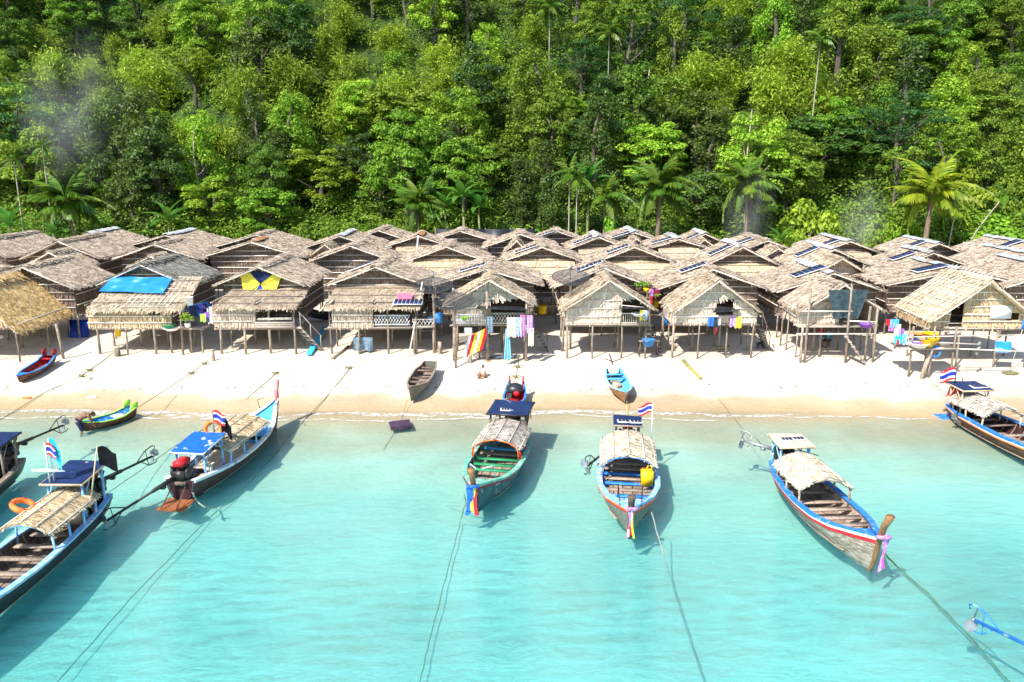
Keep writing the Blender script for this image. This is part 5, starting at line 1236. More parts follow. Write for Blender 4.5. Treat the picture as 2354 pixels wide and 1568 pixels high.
# bananas
def banana_leaf():
    g = []
    for u in np.linspace(0, 1, 9):
        wv = .33 * math.sin(math.pi * min(1, u * .92 + .06)) ** .6; z = .9 * u - .95 * u ** 2.4
        g.append([(2.3 * u, v * wv, z + .10 * abs(v) + .03 * math.sin(u * 40) * abs(v)) for v in (-1, -.5, 0, .5, 1)])
    return MB().grid(T(g))
bl = banana_leaf().mesh('leaf', True); bl.materials.append(lf_banana)
m_stem = mat('banana stem', (.16, .20, .07, 1), (.28, .30, .12, 1), 4)
for k, (px, py, d, s, lab) in enumerate(((385, 500, 84, 1.15, 'banana plant behind the second metal ridge house'), (22, 512, 82, 1.1, 'banana plant at the left edge behind the roofs'), (1064, 445, 85, 1.25, 'banana plant beside the central coconut palm'),
                         (1352, 412, 86, 1.3, 'banana plant beside the paired thin palms'), (125, 530, 81.5, .9, 'small banana plant in front of the far left coconut palm'), (1022, 468, 84.5, 1.0, 'smaller banana plant close to the central coconut palm'), (1245, 545, 81, .7, 'small banana plant peeping over the last roofs'), (1795, 545, 81, .8, 'small banana plant below the bright round bush'), (1100, 470, 85.5, 1.1, 'banana plant half hidden among leaves in the middle'))):
    p = PD(px, py, d); z0 = float(hill_z(p[0], d)) if d > 84 else gz(p[0], d); r = empty('banana_plant', (p[0], d, z0), lab, 'banana plant', 'banana plants behind the village'); hh = max(p[2] - z0 - .3, .6)
    part('stem', MB().tube([(0, 0, -.3), (.05, 0, hh * .5), (0, 0, hh)], [.16 * s, .13 * s, .07 * s], 8), m_stem, r, smooth=True)
    for i in range(9):
        o = link('leaf', bl, None, r); o.location = (0, 0, hh - .1); o.rotation_euler = (random.uniform(-.3, .3), R(-55 + i * 9), i * 2.4 + random.uniform(-.3, .3)); o.scale = (s, s, s)
# dead tree, hillside trunks, fallen stem
def branch_tree(label, px, pyt, pyb, d, br, m=m_dead, name='dead_tree', r0=.14):
    top = PD(px, pyt, d); bot = PD(px, pyb, d); bot[2] = min(bot[2], float(hill_z(bot[0], d))) - .3; r = empty(name, bot, label, 'tree', None); h_ = top[2] - bot[2]
    part('trunk', MB().tube([(0, 0, 0), (.1, 0, h_ * .35), (-.15, 0, h_ * .7), (.05, 0, h_)], [r0, r0 * .8, r0 * .55, r0 * .2], 6), m, r)
    for (z, dx, dz) in br: part('branch', MB().tube([(0, 0, h_ * z), (dx * .5, .1, h_ * z + dz * .3), (dx, .2, h_ * z + dz)], [r0 * .5, r0 * .35, r0 * .12], 5), m, r)
branch_tree('bare dead tree with forked branches above the smoky palm', 1716, 252, 420, 88, ((.35, -1.8, 2.6), (.45, 1.6, 3.0), (.6, -.7, 3.0), (.5, 2.4, 1.6)))
branch_tree('broken pale stump of a trunk high on the hillside', 1490, 160, 195, 106, (), r0=.22, name='tree_stump')
branch_tree('pale bare twisted tree on the left hillside', 452, 290, 400, 92, ((.5, 1.1, 1.2), (.6, -1.4, 1.6)))

# dark screen fence behind the last row
for (pa, pb, py0, lab) in ((1000, 1230, 527, 'black screen fence behind the middle of the last row'), (2215, 2290, 558, 'black screen fence behind the metal roofs at right')):
    a = PD(pa, py0, 79.5); b = PD(pb, py0, 79.5); g0 = gz(a[0], 79.5); r = empty('screen_fence', ((a[0] + b[0]) / 2, 79.5, g0), lab, 'fence', 'black screen fences'); n = int((b[0] - a[0]) / 2.4)
    for i in range(n):
        x0 = (a[0] - b[0]) / 2 + (b[0] - a[0]) * i / n; x1 = x0 + (b[0] - a[0]) / n; part('fence_panel', MB().box(((x0 + x1) / 2, 0, (a[2] - g0) / 2), (x1 - x0 - .03, .03, a[2] - g0)), m_black, r); part('fence_post', MB().bar((x0, .06, -.3), (x0, .06, a[2] - g0 + .1), .045), m_post, r)

# smoke from cooking fires
def smoke(px, py, d, size, dens, label, tilt=0):
    m = bpy.data.materials.new('smoke'); m.use_nodes = True; n = m.node_tree.nodes; L = m.node_tree.links; n.clear(); out = n.new('ShaderNodeOutputMaterial'); v = n.new('ShaderNodeVolumePrincipled'); v.inputs['Color'].default_value = (.95, .97, 1, 1); v.inputs['Anisotropy'].default_value = .2
    tc = n.new('ShaderNodeTexCoord'); ln = n.new('ShaderNodeVectorMath'); ln.operation = 'LENGTH'; L.new(tc.outputs['Object'], ln.inputs[0])
    fall = n.new('ShaderNodeMapRange'); fall.inputs[1].default_value = .0; fall.inputs[2].default_value = 1.0; fall.inputs[3].default_value = 1; fall.inputs[4].default_value = 0; L.new(ln.outputs['Value'], fall.inputs[0])
    no = n.new('ShaderNodeTexNoise'); no.inputs['Scale'].default_value = 1.1; no.inputs['Detail'].default_value = 2; no.inputs['Distortion'].default_value = .6; L.new(tc.outputs['Object'], no.inputs[0]); mr = n.new('ShaderNodeMapRange'); mr.inputs[1].default_value = .42; mr.inputs[2].default_value = .75; mr.inputs[4].default_value = dens; L.new(no.outputs[0], mr.inputs[0])
    mu = n.new('ShaderNodeMath'); mu.operation = 'MULTIPLY'; L.new(fall.outputs[0], mu.inputs[0]); L.new(mr.outputs[0], mu.inputs[1]); L.new(mu.outputs[0], v.inputs['Density']); L.new(v.outputs[0], out.inputs['Volume'])
    o = link('smoke', MB().ball((0, 0, 0), 1, 16, 10).mesh('smoke', True), m); o.location = PD(px, py, d); o.scale = size; o.rotation_euler = (0, tilt, 0); o['kind'] = 'stuff'; o['label'] = label; return o
smoke(165, 250, 92, (7.0, 3, 10.0), .17, 'thin blue smoke drifting over the left hillside', .25)
smoke(1722, 490, 80.5, (2.8, 1.8, 5.2), .30, 'thin blue smoke in front of the smoky coconut palm', .1)
smoke(1985, 500, 80.5, (2.6, 1.8, 4.2), .42, 'pale smoke column behind the roofs at right', -.1)
# ================================================================== small things
def hang(label, px, py, d, w_, h_, m, cat='cloth', name='hanging_cloth', group='laundry hung out to dry', tilt=0.0, ys=None, fold=.05, taper=1.0, cat2=None):
    w_, h_ = w_ * .88, h_ * .88; p = PD(px, py, d); ph = random.uniform(0, 6)
    g = T([[(u * w_ / 2 * (1 - (1 - taper) * (1 - v)) + tilt * (1 - v) * h_, fold * math.sin(u * 7 + ph) * (1.2 - v) + .02, (v - 1) * h_ + .04 * math.sin(u * 4 + ph) * (1 - v)) for v in np.linspace(0, 1, 7)] for u in np.linspace(-1, 1, 10)])
    return thing(name, MB().slabgrid(g, (0, .012, 0)), m, label, cat, loc=p, group=group)
def shirt(label, px, py, d, s, m, rz=0):
    p = PD(px, py, d); mb = MB(); f = lambda x, z: (x * s, .02 * math.sin(x * 9), z * s)
    body = T([[f(u * (.27 + .02 * (1 - v)), -.72 * (1 - v)) for v in np.linspace(0, 1, 5)] for u in np.linspace(-1, 1, 7)]); mb.slabgrid(body, (0, .03, 0))
    for sx in (-1, 1): mb.slabgrid(T([[f(sx * (.25 + .17 * a), -.02 - .16 * a - .20 * b) for b in (0, .5, 1)] for a in (0, .5, 1)]), (0, .03, 0))
    return thing('shirt', mb, m, label, 'shirt', loc=p, group='laundry hung out to dry', rz=rz)
# --- cloths and boards on the tarpaulin house
def on_porch(key, quad_px, y0, y1, zt, zb, m, name, label, cat, lift=.2, nu=12, nv=7, wr=.03):
    """sheet lying on a lean-to: four picture corners carried onto the roof plane"""
    h = HOUSES[key]; o = T((0, 0, CAM_H)); A = T((h['X'], h['d'] + y1, h['g'] + zt + lift)); B = T((h['X'], h['d'] + y0, h['g'] + zb + lift)); n = norm(np.cross(T((1., 0, 0)), B - A)); n = n if n[2] > 0 else -n; c = []
    for px, py in quad_px: dr = ray(px, py); c.append(o + dr * (np.dot(A - o, n) / np.dot(dr, n)))
    g = T([[((c[0] * (1 - u) + c[1] * u) * (1 - v) + (c[3] * (1 - u) + c[2] * u) * v) + n * (wr * math.sin(u * 9 + v * 4) * math.sin(v * 7 + u * 3)) for v in np.linspace(0, 1, nv)] for u in np.linspace(0, 1, nu)])
    return thing(name, MB().slabgrid(g, -n * .012), m, label, cat)
cr = lambda x, y, ox=0: (ox * .57445 + x / 4, 488.3 + y / 4)
pk = {k: (zt_of(k, t, .55), loc_of(k, 1176, b, -3.2)[1]) for k, t, b in (('B2', 637, 713), ('B3', 664, 708), ('B4', 658, 708))}
on_porch('B2', [cr(1040, 590), cr(1590, 600), cr(1495, 745), cr(910, 722)], -3.2, .6, *pk['B2'], m_tarp, 'tarpaulin', 'bright blue tarpaulin spread over the lean-to roof', 'tarpaulin', lift=.24)
on_porch('B4', [cr(1305, 745, 1024), cr(1440, 748, 1024), cr(1432, 798, 1024), cr(1296, 798, 1024)], -3.2, .6, *pk['B4'], m_pink, 'plastic_board', 'pink plastic board lying on the thatch above the small solar panel', 'board', lift=.26, wr=0)
h = HOUSES['B4']
def porch_panel(key, px, py, label, wd, ln):
    zt, zb = pk[key]; h = HOUSES[key]; o = T((0, 0, CAM_H)); A = T((h['X'], h['d'] + .6, h['g'] + zt + .22)); Bv = T((h['X'], h['d'] - 3.2, h['g'] + zb + .22)); n = norm(np.cross(T((1., 0, 0)), Bv - A)); n = n if n[2] > 0 else -n; dr = ray(px, py)
    solar(o + dr * (np.dot(A - o, n) / np.dot(dr, n)), n, T((1., 0, 0)), label, wd=wd, ln=ln, ncell=7, group=None)
porch_panel('B4', *cr(1398, 824, 1024), 'blue solar panel at the front edge of the lean-to under the pink board', .9, 1.75)
# yellow and blue cloth under the gable
h = HOUSES['B3']
def flagcloth():
    r = empty('banner_cloth', (PD(600, 650, 49.3 + .3)[0], 49.6, PD(600, 668, 49.6)[2]), 'blue and yellow cloth stretched under the flag house gable', 'cloth'); o = T(r.location)
    P = lambda px, py: PD(px, py, 49.6 + .0012 * (px - 600)) - o
    c = P(598.5, 654); tl, tr_, br_, bl_ = P(551, 632), P(647, 633), P(632, 676), P(562, 675)
    tlm, trm, blm, brm = P(572, 625), P(632, 626), P(580, 676), P(612, 676)
    def tri(a, b, m, nm):
        g = T([[c * (1 - v) + (a * (1 - u) + b * u) * v + T((0, -.05 * math.sin(u * 6 + v * 4), 0)) for v in np.linspace(0.02, 1, 6)] for u in np.linspace(0, 1, 6)]); part(nm, MB().slabgrid(g, (0, .015, 0)), m, r)
    tri(tlm, trm, m_navycloth, 'blue_field'); tri(trm, tr_, m_yellowcloth, 'yellow_field'); tri(tr_, br_, m_yellowcloth, 'yellow_field'); tri(br_, brm, m_yellowcloth, 'yellow_field'); tri(blm, brm, m_bluecloth, 'blue_field'); tri(bl_, blm, m_yellowcloth, 'yellow_field'); tri(tl, bl_, m_yellowcloth, 'yellow_field'); tri(tl, tlm, m_yellowcloth, 'yellow_field')
    return r
flagcloth()
# dark sheets
hang('blue-grey plastic sheet hanging over the open half of the small hut', *cr(745, 715, 3072), 44.7, 2.6, 1.9, m_char, 'sheet', 'plastic_sheet', None, fold=.10, taper=.6)
def awning(label, pa, pb, pc, pd_, d0, d1, m):
    A, B = PD(*pa, d1), PD(*pb, d1); C, D_ = PD(*pc, d0), PD(*pd_, d0)
    g = T([[(A * (1 - u) + B * u) * (1 - v) + (D_ * (1 - u) + C * u) * v - T((0, 0, .12 * math.sin(v * 3.1) * math.sin(u * 9) ** 2)) for v in np.linspace(0, 1, 6)] for u in np.linspace(0, 1, 12)])
    return thing('plastic_awning', MB().slabgrid(g, (0, 0, -.012)), m, label, 'awning', group='black plastic awnings of the front huts')
awning('black plastic awning sagging over the middle window of a front hut', cr(1890, 862, 2048), cr(2100, 880, 2048), cr(2060, 912, 2048), cr(1840, 922, 2048), 44.6, 45.6, m_black)
awning('black plastic awning over the railed corner veranda', cr(985, 857, 2048), cr(1205, 857, 2048), cr(1190, 885, 2048), cr(985, 885, 2048), 44.7, 45.5, m_black)
awning('black plastic awning above the laundry veranda', cr(2040, 858, 1024), cr(2480, 866, 1024), cr(2490, 900, 1024), cr(2020, 885, 1024), 44.4, 45.6, m_black)
# laundry
Z = 44.4
LA = [('grey striped towel beside the tall veranda post', 2150, 960, .42, 1.1, m_net, 1024), ('pale green cloth hung over the veranda rail', 2350, 968, .62, 1.3, m_cream, 1024), ('blue check sarong on the laundry hut', 60, 966, .36, 1.25, m_check, 2048), ('blue and pink check sarong hung near the post', 100, 945, .32, 1.45, m_pinkcheck, 2048), ('pink patterned sarong right of the post', 165, 950, .40, 1.15, m_lilac, 2048),
      ('beige knotted cloth at the foot of the laundry row', 175, 1065, .34, 1.2, m_cream, 2048), ('white rag tied under the veranda floor', 1950, 1062, .5, .4, m_whitecloth, 1024)]
for lab, x, y, wv, hv, m, ox in LA: hang(lab, *cr(x, y, ox), Z, wv, hv, m)
def striped(label, px, py, d, wv, hv, cols, tilt):
    p = PD(px, py, d); r = empty('striped_towel', p, label, 'towel', 'laundry hung out to dry'); n = len(cols)
    for i, m in enumerate(cols):
        g = T([[((i + u) * wv / n - wv / 2 + tilt * (1 - v), .05 * math.sin((i + u) * 1.7) * (1.3 - v), (v - 1) * hv + (i + u) * .09) for v in np.linspace(0, 1, 6)] for u in np.linspace(0, 1, 3)]); part('stripe', MB().slabgrid(g, (0, .012, 0)), m, r)
striped('red white and yellow striped towel under the laundry hut', *cr(2045, 1140, 1024), 44.8, 1.15, 1.35, (m_whitecloth, m_redcloth, m_yellowcloth, m_whitecloth, m_yellowcloth, m_redcloth), -.35)
hang('light blue fishing net hung in a column from the veranda', *cr(2312, 1072, 1024), 44.5, .24, 2.1, mat('pale blue net', (.16, .50, .68, 1), (.3, .62, .76, 1), 9, rough=.9), 'net', 'fishing_net', None, taper=1.9, fold=.08)
hang('grey net spread between the posts under the dish house', *cr(980, 1150, 1024), 46.6, 1.3, .95, m_net, 'net', 'fishing_net', None, fold=.12)
LB_ = [('blue cloth on the window rail of the awning hut', 1840, 962, .46, .62, m_bluecloth), ('black trousers on the window rail', 1883, 965, .40, .9, m_black), ('white towel end on the window rail', 1908, 962, .18, .55, m_whitecloth), ('lilac flowered cloth on the window rail', 2040, 950, .42, .75, m_lilac), ('yellow-green cloth on the window rail', 2085, 962, .40, .75, m_yellowcloth), ('red rag tied to the middle post', 1872, 1062, .14, .36, m_redcloth)]
for lab, x, y, wv, hv, m in LB_: hang(lab, *cr(x, y, 2048), 44.9, wv, hv, m)
hang('yellow and white cloth in the corner of the railed veranda', *cr(1205, 900, 2048), 44.9, .4, .7, m_yellowcloth); hang('blue towel at the right end of the railed veranda', *cr(1228, 905, 2048), 44.85, .25, .6, m_check)
hang('orange cloth hanging at the left eave of the awning hut', *cr(1490, 975, 2048), 45.6, .2, .75, m_orange)
for i, (x, m, nm) in enumerate(((1772, m_navycloth, 'navy'), (1800, m_bluecloth, 'blue'), (1825, m_purple, 'purple'), (1850, m_navycloth, 'dark navy'), (1872, m_bluecloth, 'bright blue'), (1900, m_navycloth, 'black-blue'))):
    shirt('%s shirt on the line beside the tarpaulin house, %s of six' % (nm, ['first', 'second', 'third', 'fourth', 'fifth', 'last'][i]), *cr(x, 860 - i * 6), 46.2 + i * .35, .95, m, rz=R(50))
hang('white printed sheet at the end of the shirt line', *cr(1930, 870), 47.6, .5, 1.2, m_whitecloth); hang('green towel under the shirts', *cr(1862, 935), 46.4, .4, .55, m_lime); hang('purple towel under the shirts', *cr(1895, 920), 46.6, .32, .7, m_purple)
thing('clothes_line', MB().tube([PD(*cr(1745, 855), 45.9), PD(*cr(1830, 840), 47), PD(*cr(1915, 815), 48.2)], .015, 5), m_cyan, 'cyan clothes line holding the row of dark shirts', 'clothes line')
A6L = [('blue shorts on the line left of the new pale house', 1165, 985, .6, .5, m_lblue), ('red and lime cloth on the line left of the new pale house', 1118, 985, .35, .4, m_redcloth), ('white shirt on the line left of the new pale house', 1200, 1030, .35, .75, m_whitecloth), ('violet bag hanging left of the new pale house', 1232, 1070, .3, .38, m_purple), ('cyan sheet draped over the platform edge', 1215, 1120, .6, .6, m_cyan), ('pale turquoise towel over the platform edge', 1262, 1118, .3, .7, m_check), ('pink cloth low on the line by the platform', 1140, 1020, .3, .5, m_pinkcheck), ('red cloth on the lower corner of the platform', 1205, 1172, .25, .3, m_redcloth)]
for lab, x, y, wv, hv, m in A6L: hang(lab, *cr(x, y, 3072), 42.6, wv, hv, m)
thing('clothes_line', MB().tube([PD(*cr(1105, 975), 43.5), PD(*cr(3072 * 0 + 1330, 985), 42.4)], .012, 5).shift((0, 0, 0)), m_cyan, 'thin line strung over the crowded platform', 'clothes line') if False else None
# vessels
def basin(label, px, py, d, r_, h_, m, cat='basin', name='plastic_basin', group='plastic basins and tubs', bucket=False):
    p = PD(px, py, d); k = .8 if bucket else .68
    return thing(name, MB().lathe([(0, 0), (r_ * k, 0), (r_, h_), (r_ * 1.08, h_), (r_ * 1.08, h_ - .03), (r_ * .95, h_ - .02), (r_ * k * .92, .03), (0, .03)], 14), m, label, cat, loc=p, group=group, smooth=False)
basin('white basin on the veranda rail of the second small hut', *cr(1158, 952, 2048), 44.85, .36, .16, m_white); basin('blue tub on the bench below the railed veranda', *cr(1253, 1228, 2048), 45.3, .36, .40, m_blue)
basin('white basin on the veranda rail of the laundry hut', *cr(1882, 1015, 1024), 44.6, .32, .16, m_white); basin('green basin on the laundry veranda rail', *cr(1915, 985, 1024), 44.7, .22, .14, m_lime)
basin('yellow tub at the front of the crowded platform', *cr(1455, 1230, 3072), 42.3, .40, .42, m_yellow); basin('yellow tub right of the first one on the platform', *cr(1502, 1210, 3072), 42.6, .36, .36, m_yellow); basin('yellow crate-like tub at the back of the platform', *cr(1490, 1160, 3072), 43.0, .40, .32, m_yellow)
basin('orange basin at the back of the platform', *cr(1367, 1148, 3072), 43, .30, .22, m_orange); basin('blue basin beside the orange one', *cr(1395, 1182, 3072), 42.7, .34, .22, m_blue); basin('pink basin in front of the blue one', *cr(1372, 1210, 3072), 42.4, .34, .18, m_lilac); basin('white basin at the front left of the platform', *cr(1385, 1240, 3072), 42.2, .5, .24, m_white)
basin('terracotta pot between the yellow tubs', *cr(1447, 1170, 3072), 42.8, .2, .24, m_rust); basin('violet basin on the dark sheet hut floor', *cr(895, 1060, 3072), 44.6, .34, .24, m_purple)
basin('yellow bucket at the stair foot behind the small huts', *cr(278, 932, 2048), 52, .32, .55, m_yellow, 'bucket', 'bucket', 'plastic buckets', True); basin('yellow bucket on the house stair', *cr(1325, 872, 2048), 51, .22, .4, m_yellow, 'bucket', 'bucket', 'plastic buckets', True)
basin('magenta basin hung above the stair', *cr(1325, 750, 2048), 50.2, .32, .3, m_magenta); basin('green bowl under the magenta basin', *cr(1322, 775, 2048), 50, .28, .16, m_lime)
basin('green basin on the platform beside the tarpaulin house', *cr(1550, 1062), 46.4, .38, .22, m_green); basin('pale basin at the platform front', *cr(1580, 1085), 46.2, .45, .16, m_whitecloth); basin('white bucket with pink band on the platform post', *cr(1748, 855), 46.2, .2, .5, m_pinkcheck if False else m_whitecloth, 'bucket', 'bucket', 'plastic buckets', True)
basin('yellow jug barrel standing on a post under the tarpaulin house', *cr(1090, 1142), 46.8, .18, .52, m_yellow, 'barrel', 'barrel', None, True)
def drum(label, px, py, d, r_, h_, m, tilt=0):
    p = PD(px, py, d); return thing('plastic_drum', MB().lathe([(0, 0), (r_ * .9, 0), (r_, .05), (r_, h_ * .45), (r_ * 1.06, h_ * .48), (r_, h_ * .52), (r_, h_ - .06), (r_ * .7, h_), (0, h_)], 12), m, label, 'drum', loc=p)
drum('blue water drum on the post beside the dish house', *cr(1672, 1015, 1024), 47.2, .28, .62, m_blue); drum('yellow drum top on the blue water drum', *cr(1678, 955, 1024), 47.3, .2, .2, m_yellow)
drum('blue bucket on the lattice platform', *cr(1608, 1005, 1024), 47.2, .22, .3, m_lblue)
thing('tarp_crate', MB().box(PD(*cr(722, 1112), 50.5), (1.35, .12, 1.75), rx=R(-14)).box(PD(*cr(722, 1112), 50.4), (1.15, .06, 1.5), rx=R(-14)), mat('deep blue plastic', (.008, .03, .22, 1), (.012, .05, .32, 1), 3, rough=.5), 'big blue plastic pallet leaning in the shade', 'pallet')
thing('blue_cover', MB().slabgrid(T([[PD(x, y, 43.2 + .6 * v) for v, y in zip((0, .5, 1), (y1, (y0 + y1) / 2, y0))] for x, y0, y1 in ((cr(2090, 0, 3072)[0], 785, 809), (cr(2165, 0, 3072)[0], 785, 810), (cr(2240, 0, 3072)[0], 786, 809))]), (0, 0, -.02)), m_tarp, 'small blue sheet slung under the large new pale house', 'sheet')
thing('buoy_drum', MB().ball(PD(*cr(1440, 960, 2048), 48), (.3, .3, .6), 10, 6), m_blue, 'blue bag beside the foot of the house stair', 'bag')
# stairs between the huts
def stair(label, foot, head, w_, n, rails=True, m=None):
    f, h_ = T(foot), T(head); r = empty('wooden_stair', f, label, 'stair', 'wooden stairs of the huts'); d = h_ - f; fl = norm(T((d[0], d[1], 0))); sd = T((-fl[1], fl[0], 0)) * w_ / 2
    for s in (-1, 1): part('stringer', MB().tube([s * sd - T((0, 0, .2)) * 0, d + s * sd], .05, 6), m or m_dwood, r)
    ang = math.atan2(sd[1], sd[0])
    for k in range(n): part('tread', MB().box(d * (k + .6) / n, (w_ + .12, .2, .05), rz=ang), m_deck, r)
    if rails:
        part('handrail', MB().tube([sd + T((0, 0, .9)), d + sd + T((0, 0, .9))], .03, 6), m or m_dwood, r)
        for k in (.05, .5, .95): part('rail_post', MB().bar(d * k + sd, d * k + sd + T((0, 0, .9)), .025), m or m_dwood, r)
stair('dark stair ladder beside the laundry hut', PG(*cr(325, 1262, 2048)), PD(*cr(180, 1040, 2048), 47.5), .8, 7); stair('dark stair ladder right of the railed veranda hut', PG(*cr(1370, 1275, 2048)), PD(*cr(1255, 1050, 2048), 47.2), .8, 7)
stair('plank ramp in front of the dark sheet hut', PG(*cr(890, 1395, 3072)), PD(*cr(705, 1125, 3072), 44.6), .45, 6, rails=False, m=m_post); stair('stair ladder right of the awning hut', PG(*cr(2340, 1255, 2048)), PD(*cr(2270, 1060, 2048), 47.5), .8, 7)
stair('pale steps up to the house between the small huts, left flight', PG(*cr(375, 930, 2048)), PD(*cr(375, 855, 2048), 52.5), 1.6, 5, rails=False, m=m_post); stair('pale steps up to the house between the small huts, right flight', PG(*cr(1370, 950, 2048)), PD(*cr(1362, 800, 2048), 52.3), 1.8, 8, rails=False, m=m_post)
stair('leaning grey stair of the flag cloth house', PG(*cr(580, 1260, 1024)), PD(*cr(370, 1040, 1024), 46.6), .9, 6, rails=True, m=m_deck); stair('short steps behind the lattice platform', PG(*cr(1560, 975, 1024)), PD(*cr(1560, 800, 1024), 53), 1.2, 6, rails=False, m=m_post)
def bench(label, px, py, w_, hgt, dp=.5):
    p = PG(px, py); r = empty('wooden_bench', p, label, 'bench', None); part('bench_top', MB().box((0, 0, hgt), (w_, dp, .05)), m_deck, r)
    for sx in (-1, 1):
        for sy in (-1, 1): part('leg', MB().bar((sx * (w_ / 2 - .06), sy * (dp / 2 - .06), -.1), (sx * (w_ / 2 - .1), sy * (dp / 2 - .08), hgt), .035, n=5), m_dwood, r)
bench('small bench carrying the blue tub', *cr(1250, 1320, 2048), 1.2, .95); bench('low dark bench in the shade under the lattice platform', *cr(1560, 1155, 1024), 1.4, .5)
# satellite dishes
def dish(label, px, py, d, r_, foot_px, foot_py):
    c = PD(px, py, d); f = PG(foot_px, foot_py); f = T((c[0] + .05, d, gz(c[0], d))); r = empty('satellite_dish', f, label, 'satellite dish', 'mesh satellite dishes on poles'); cc = c - f
    part('pole', MB().bar((0, 0, -.3), cc - T((0, 0, .1)), .07, n=8), m_post, r); M = np.array(Matrix.Rotation(R(14), 3, 'X'))
    part('dish_mesh', MB().lathe([(r_ * t, .42 * r_ * t * t * .9) for t in np.linspace(.04, 1, 8)] , 24, cc, M=M), DM, r, smooth=True)
    part('rim', MB().tube([cc + M @ T((r_ * math.cos(a), r_ * math.sin(a), .38 * r_)) for a in np.linspace(0, 6.2832, 25)], .02, 5), m_mesh, r)
    for k in range(12): part('spoke', MB().tube([cc + M @ T((r_ * t * math.cos(k * .5236), r_ * t * math.sin(k * .5236), .38 * r_ * t * t + .015)) for t in np.linspace(.04, 1, 6)], .012, 4), m_mesh, r)
    for k in range(3): part('feed_strut', MB().bar(cc + M @ T((r_ * .9 * math.cos(k * 2.1 + .4), r_ * .9 * math.sin(k * 2.1 + .4), .3 * r_)), cc + M @ T((0, 0, .85 * r_)), .014, n=5), m_mesh, r)
    part('feed_horn', MB().bar(cc + M @ T((0, 0, .78 * r_)), cc + M @ T((0, 0, 1.05 * r_)), .07, n=8), m_steel, r)
def dish_mesh_mat():
    m = bpy.data.materials.new('perforated dish mesh'); m.use_nodes = True; p = m.node_tree.nodes['Principled BSDF']; p.inputs['Base Color'].default_value = (.03, .03, .035, 1); p.inputs['Alpha'].default_value = .55; return m
DM = dish_mesh_mat()
dish('mesh satellite dish beside the lean-to with the pink board', *cr(1630, 735, 1024), 47, 1.18, 997, 800); dish('mesh satellite dish on the corner of the laundry hut', *cr(1820, 880, 1024), 44, 1.15, 1043, 838); dish('mesh satellite dish in the shade behind the railed veranda hut', *cr(540, 655, 2048), 47.5, 1.15, 1311, 760)
# poles, planks, pipes
def pole(label, a, b, r_, m, name='bamboo_pole', cat='pole', group=None, n=7): return thing(name, MB().tube([a, (T(a) + T(b)) / 2 + T((0, 0, -.02)), b], [r_, r_ * .9, r_ * .8], n), m, label, cat, group=group)
pole('long bamboo pole leaning in front of the dish house', PG(*cr(1405, 1325, 1024)), PD(*cr(1530, 640, 1024), 47), .045, m_bamboo); pole('white pole standing against the rusty ridge house', PD(*cr(1480, 360, 1024), 66), PD(*cr(1490, 215, 1024), 66.5), .07, m_white)
u = T((0, 0, .06))
pole('long green bamboo pole lying on the sand', PG(*cr(1575, 1375, 2048)) + u, PG(*cr(1735, 1535, 2048)) + u, .11, mat('green bamboo', (.22, .22, .06, 1), (.38, .36, .14, 1), 5, rough=.7)); pole('grey plank lying in front of the dish house', PG(*cr(705, 1352, 1024)) + u, PG(*cr(850, 1240, 1024)) + u, .1, m_post, 'driftwood_plank', 'plank')
for k in range(3): pole('%s turquoise pipe lying under the stair' % ('left', 'middle', 'right')[k], PG(*cr(472 + k * 16, 1325, 1024)) + u + T((0, 0, .08)), PG(*cr(622 + k * 16, 1112, 1024)) + u + T((0, 0, .1 + .25)), .075, m_cyan if k != 1 else m_lblue, 'plastic_pipe', 'pipe', 'turquoise pipes under the stair')
pole('pale blue pole lying beside the laundry hut', PG(*cr(2035, 1280, 1024)) + u, PG(*cr(2205, 1248, 1024)) + u + T((0, 0, .1)), .03, m_check if False else m_sky)
def stump(label, px, py, h_, r_, lean=(0, 0)): p = PG(px, py); return thing('mooring_post', MB().tube([p - T((0, 0, .3)), p + T((lean[0] * .5, lean[1] * .5, h_ * .5)), p + T((lean[0], lean[1], h_))], [r_, r_, r_ * .9], 8), m_post, label, 'post', group='mooring posts in the sand')
stump('thick mooring stump with rope in front of the left hut', 271, 819, .5, .17); stump('thin mooring stump in front of the flag cloth house', 491, 829, .55, .09); stump('mooring post in front of the leaning bamboo pole', 1011, 814, .75, .13); stump('short stump beside the tall dish post', 1080, 835, .5, .12); stump('leaning grey post before the crowded platform', 2115, 871, 1.7, .12, (.55, .2)); stump('dark stump at the head of the green bamboo pole', 1547, 803, .4, .13); stump('short post at the left beside the red canoe', 147, 825, 2.1, .08, (-.2, 0))
# ropes
def rope(label, pts, r_=.022, m=None, knots=()):
    r = empty('mooring_rope', T(pts[0]) , label, 'rope', 'mooring ropes'); o = T(pts[0]); P = []
    for a, b in zip(pts[:-1], pts[1:]):
        a, b = T(a), T(b); n = 7
        for k in range(n): t = k / n; P.append(a + (b - a) * t + T((.015 * math.sin(k * 2.1), .01, -.02 * math.sin(t * 3.14))) - o)
    P.append(T(pts[-1]) - o); part('cord', MB().tube(P, r_, 5), m or m_rope, r)
    for k in knots:
        p = T(k) - o; mb = MB().ball(p, (.13, .1, .08), 7, 5)
        for j in range(5): a = j * 1.3; mb.tube([p, p + T((math.cos(a) * .16, math.sin(a) * .12, .08)), p + T((math.cos(a) * .3, math.sin(a) * .25, .0))], .02, 4)
        part('weed_tangle', mb, m_rope, r)
    return r
g = lambda px, py, up=.04: PG(px, py) + T((0, 0, up)); wz_ = lambda px, py, z=None: PZ(px, py, z if z is not None else min(.02, PG(px, py)[2] * .72))
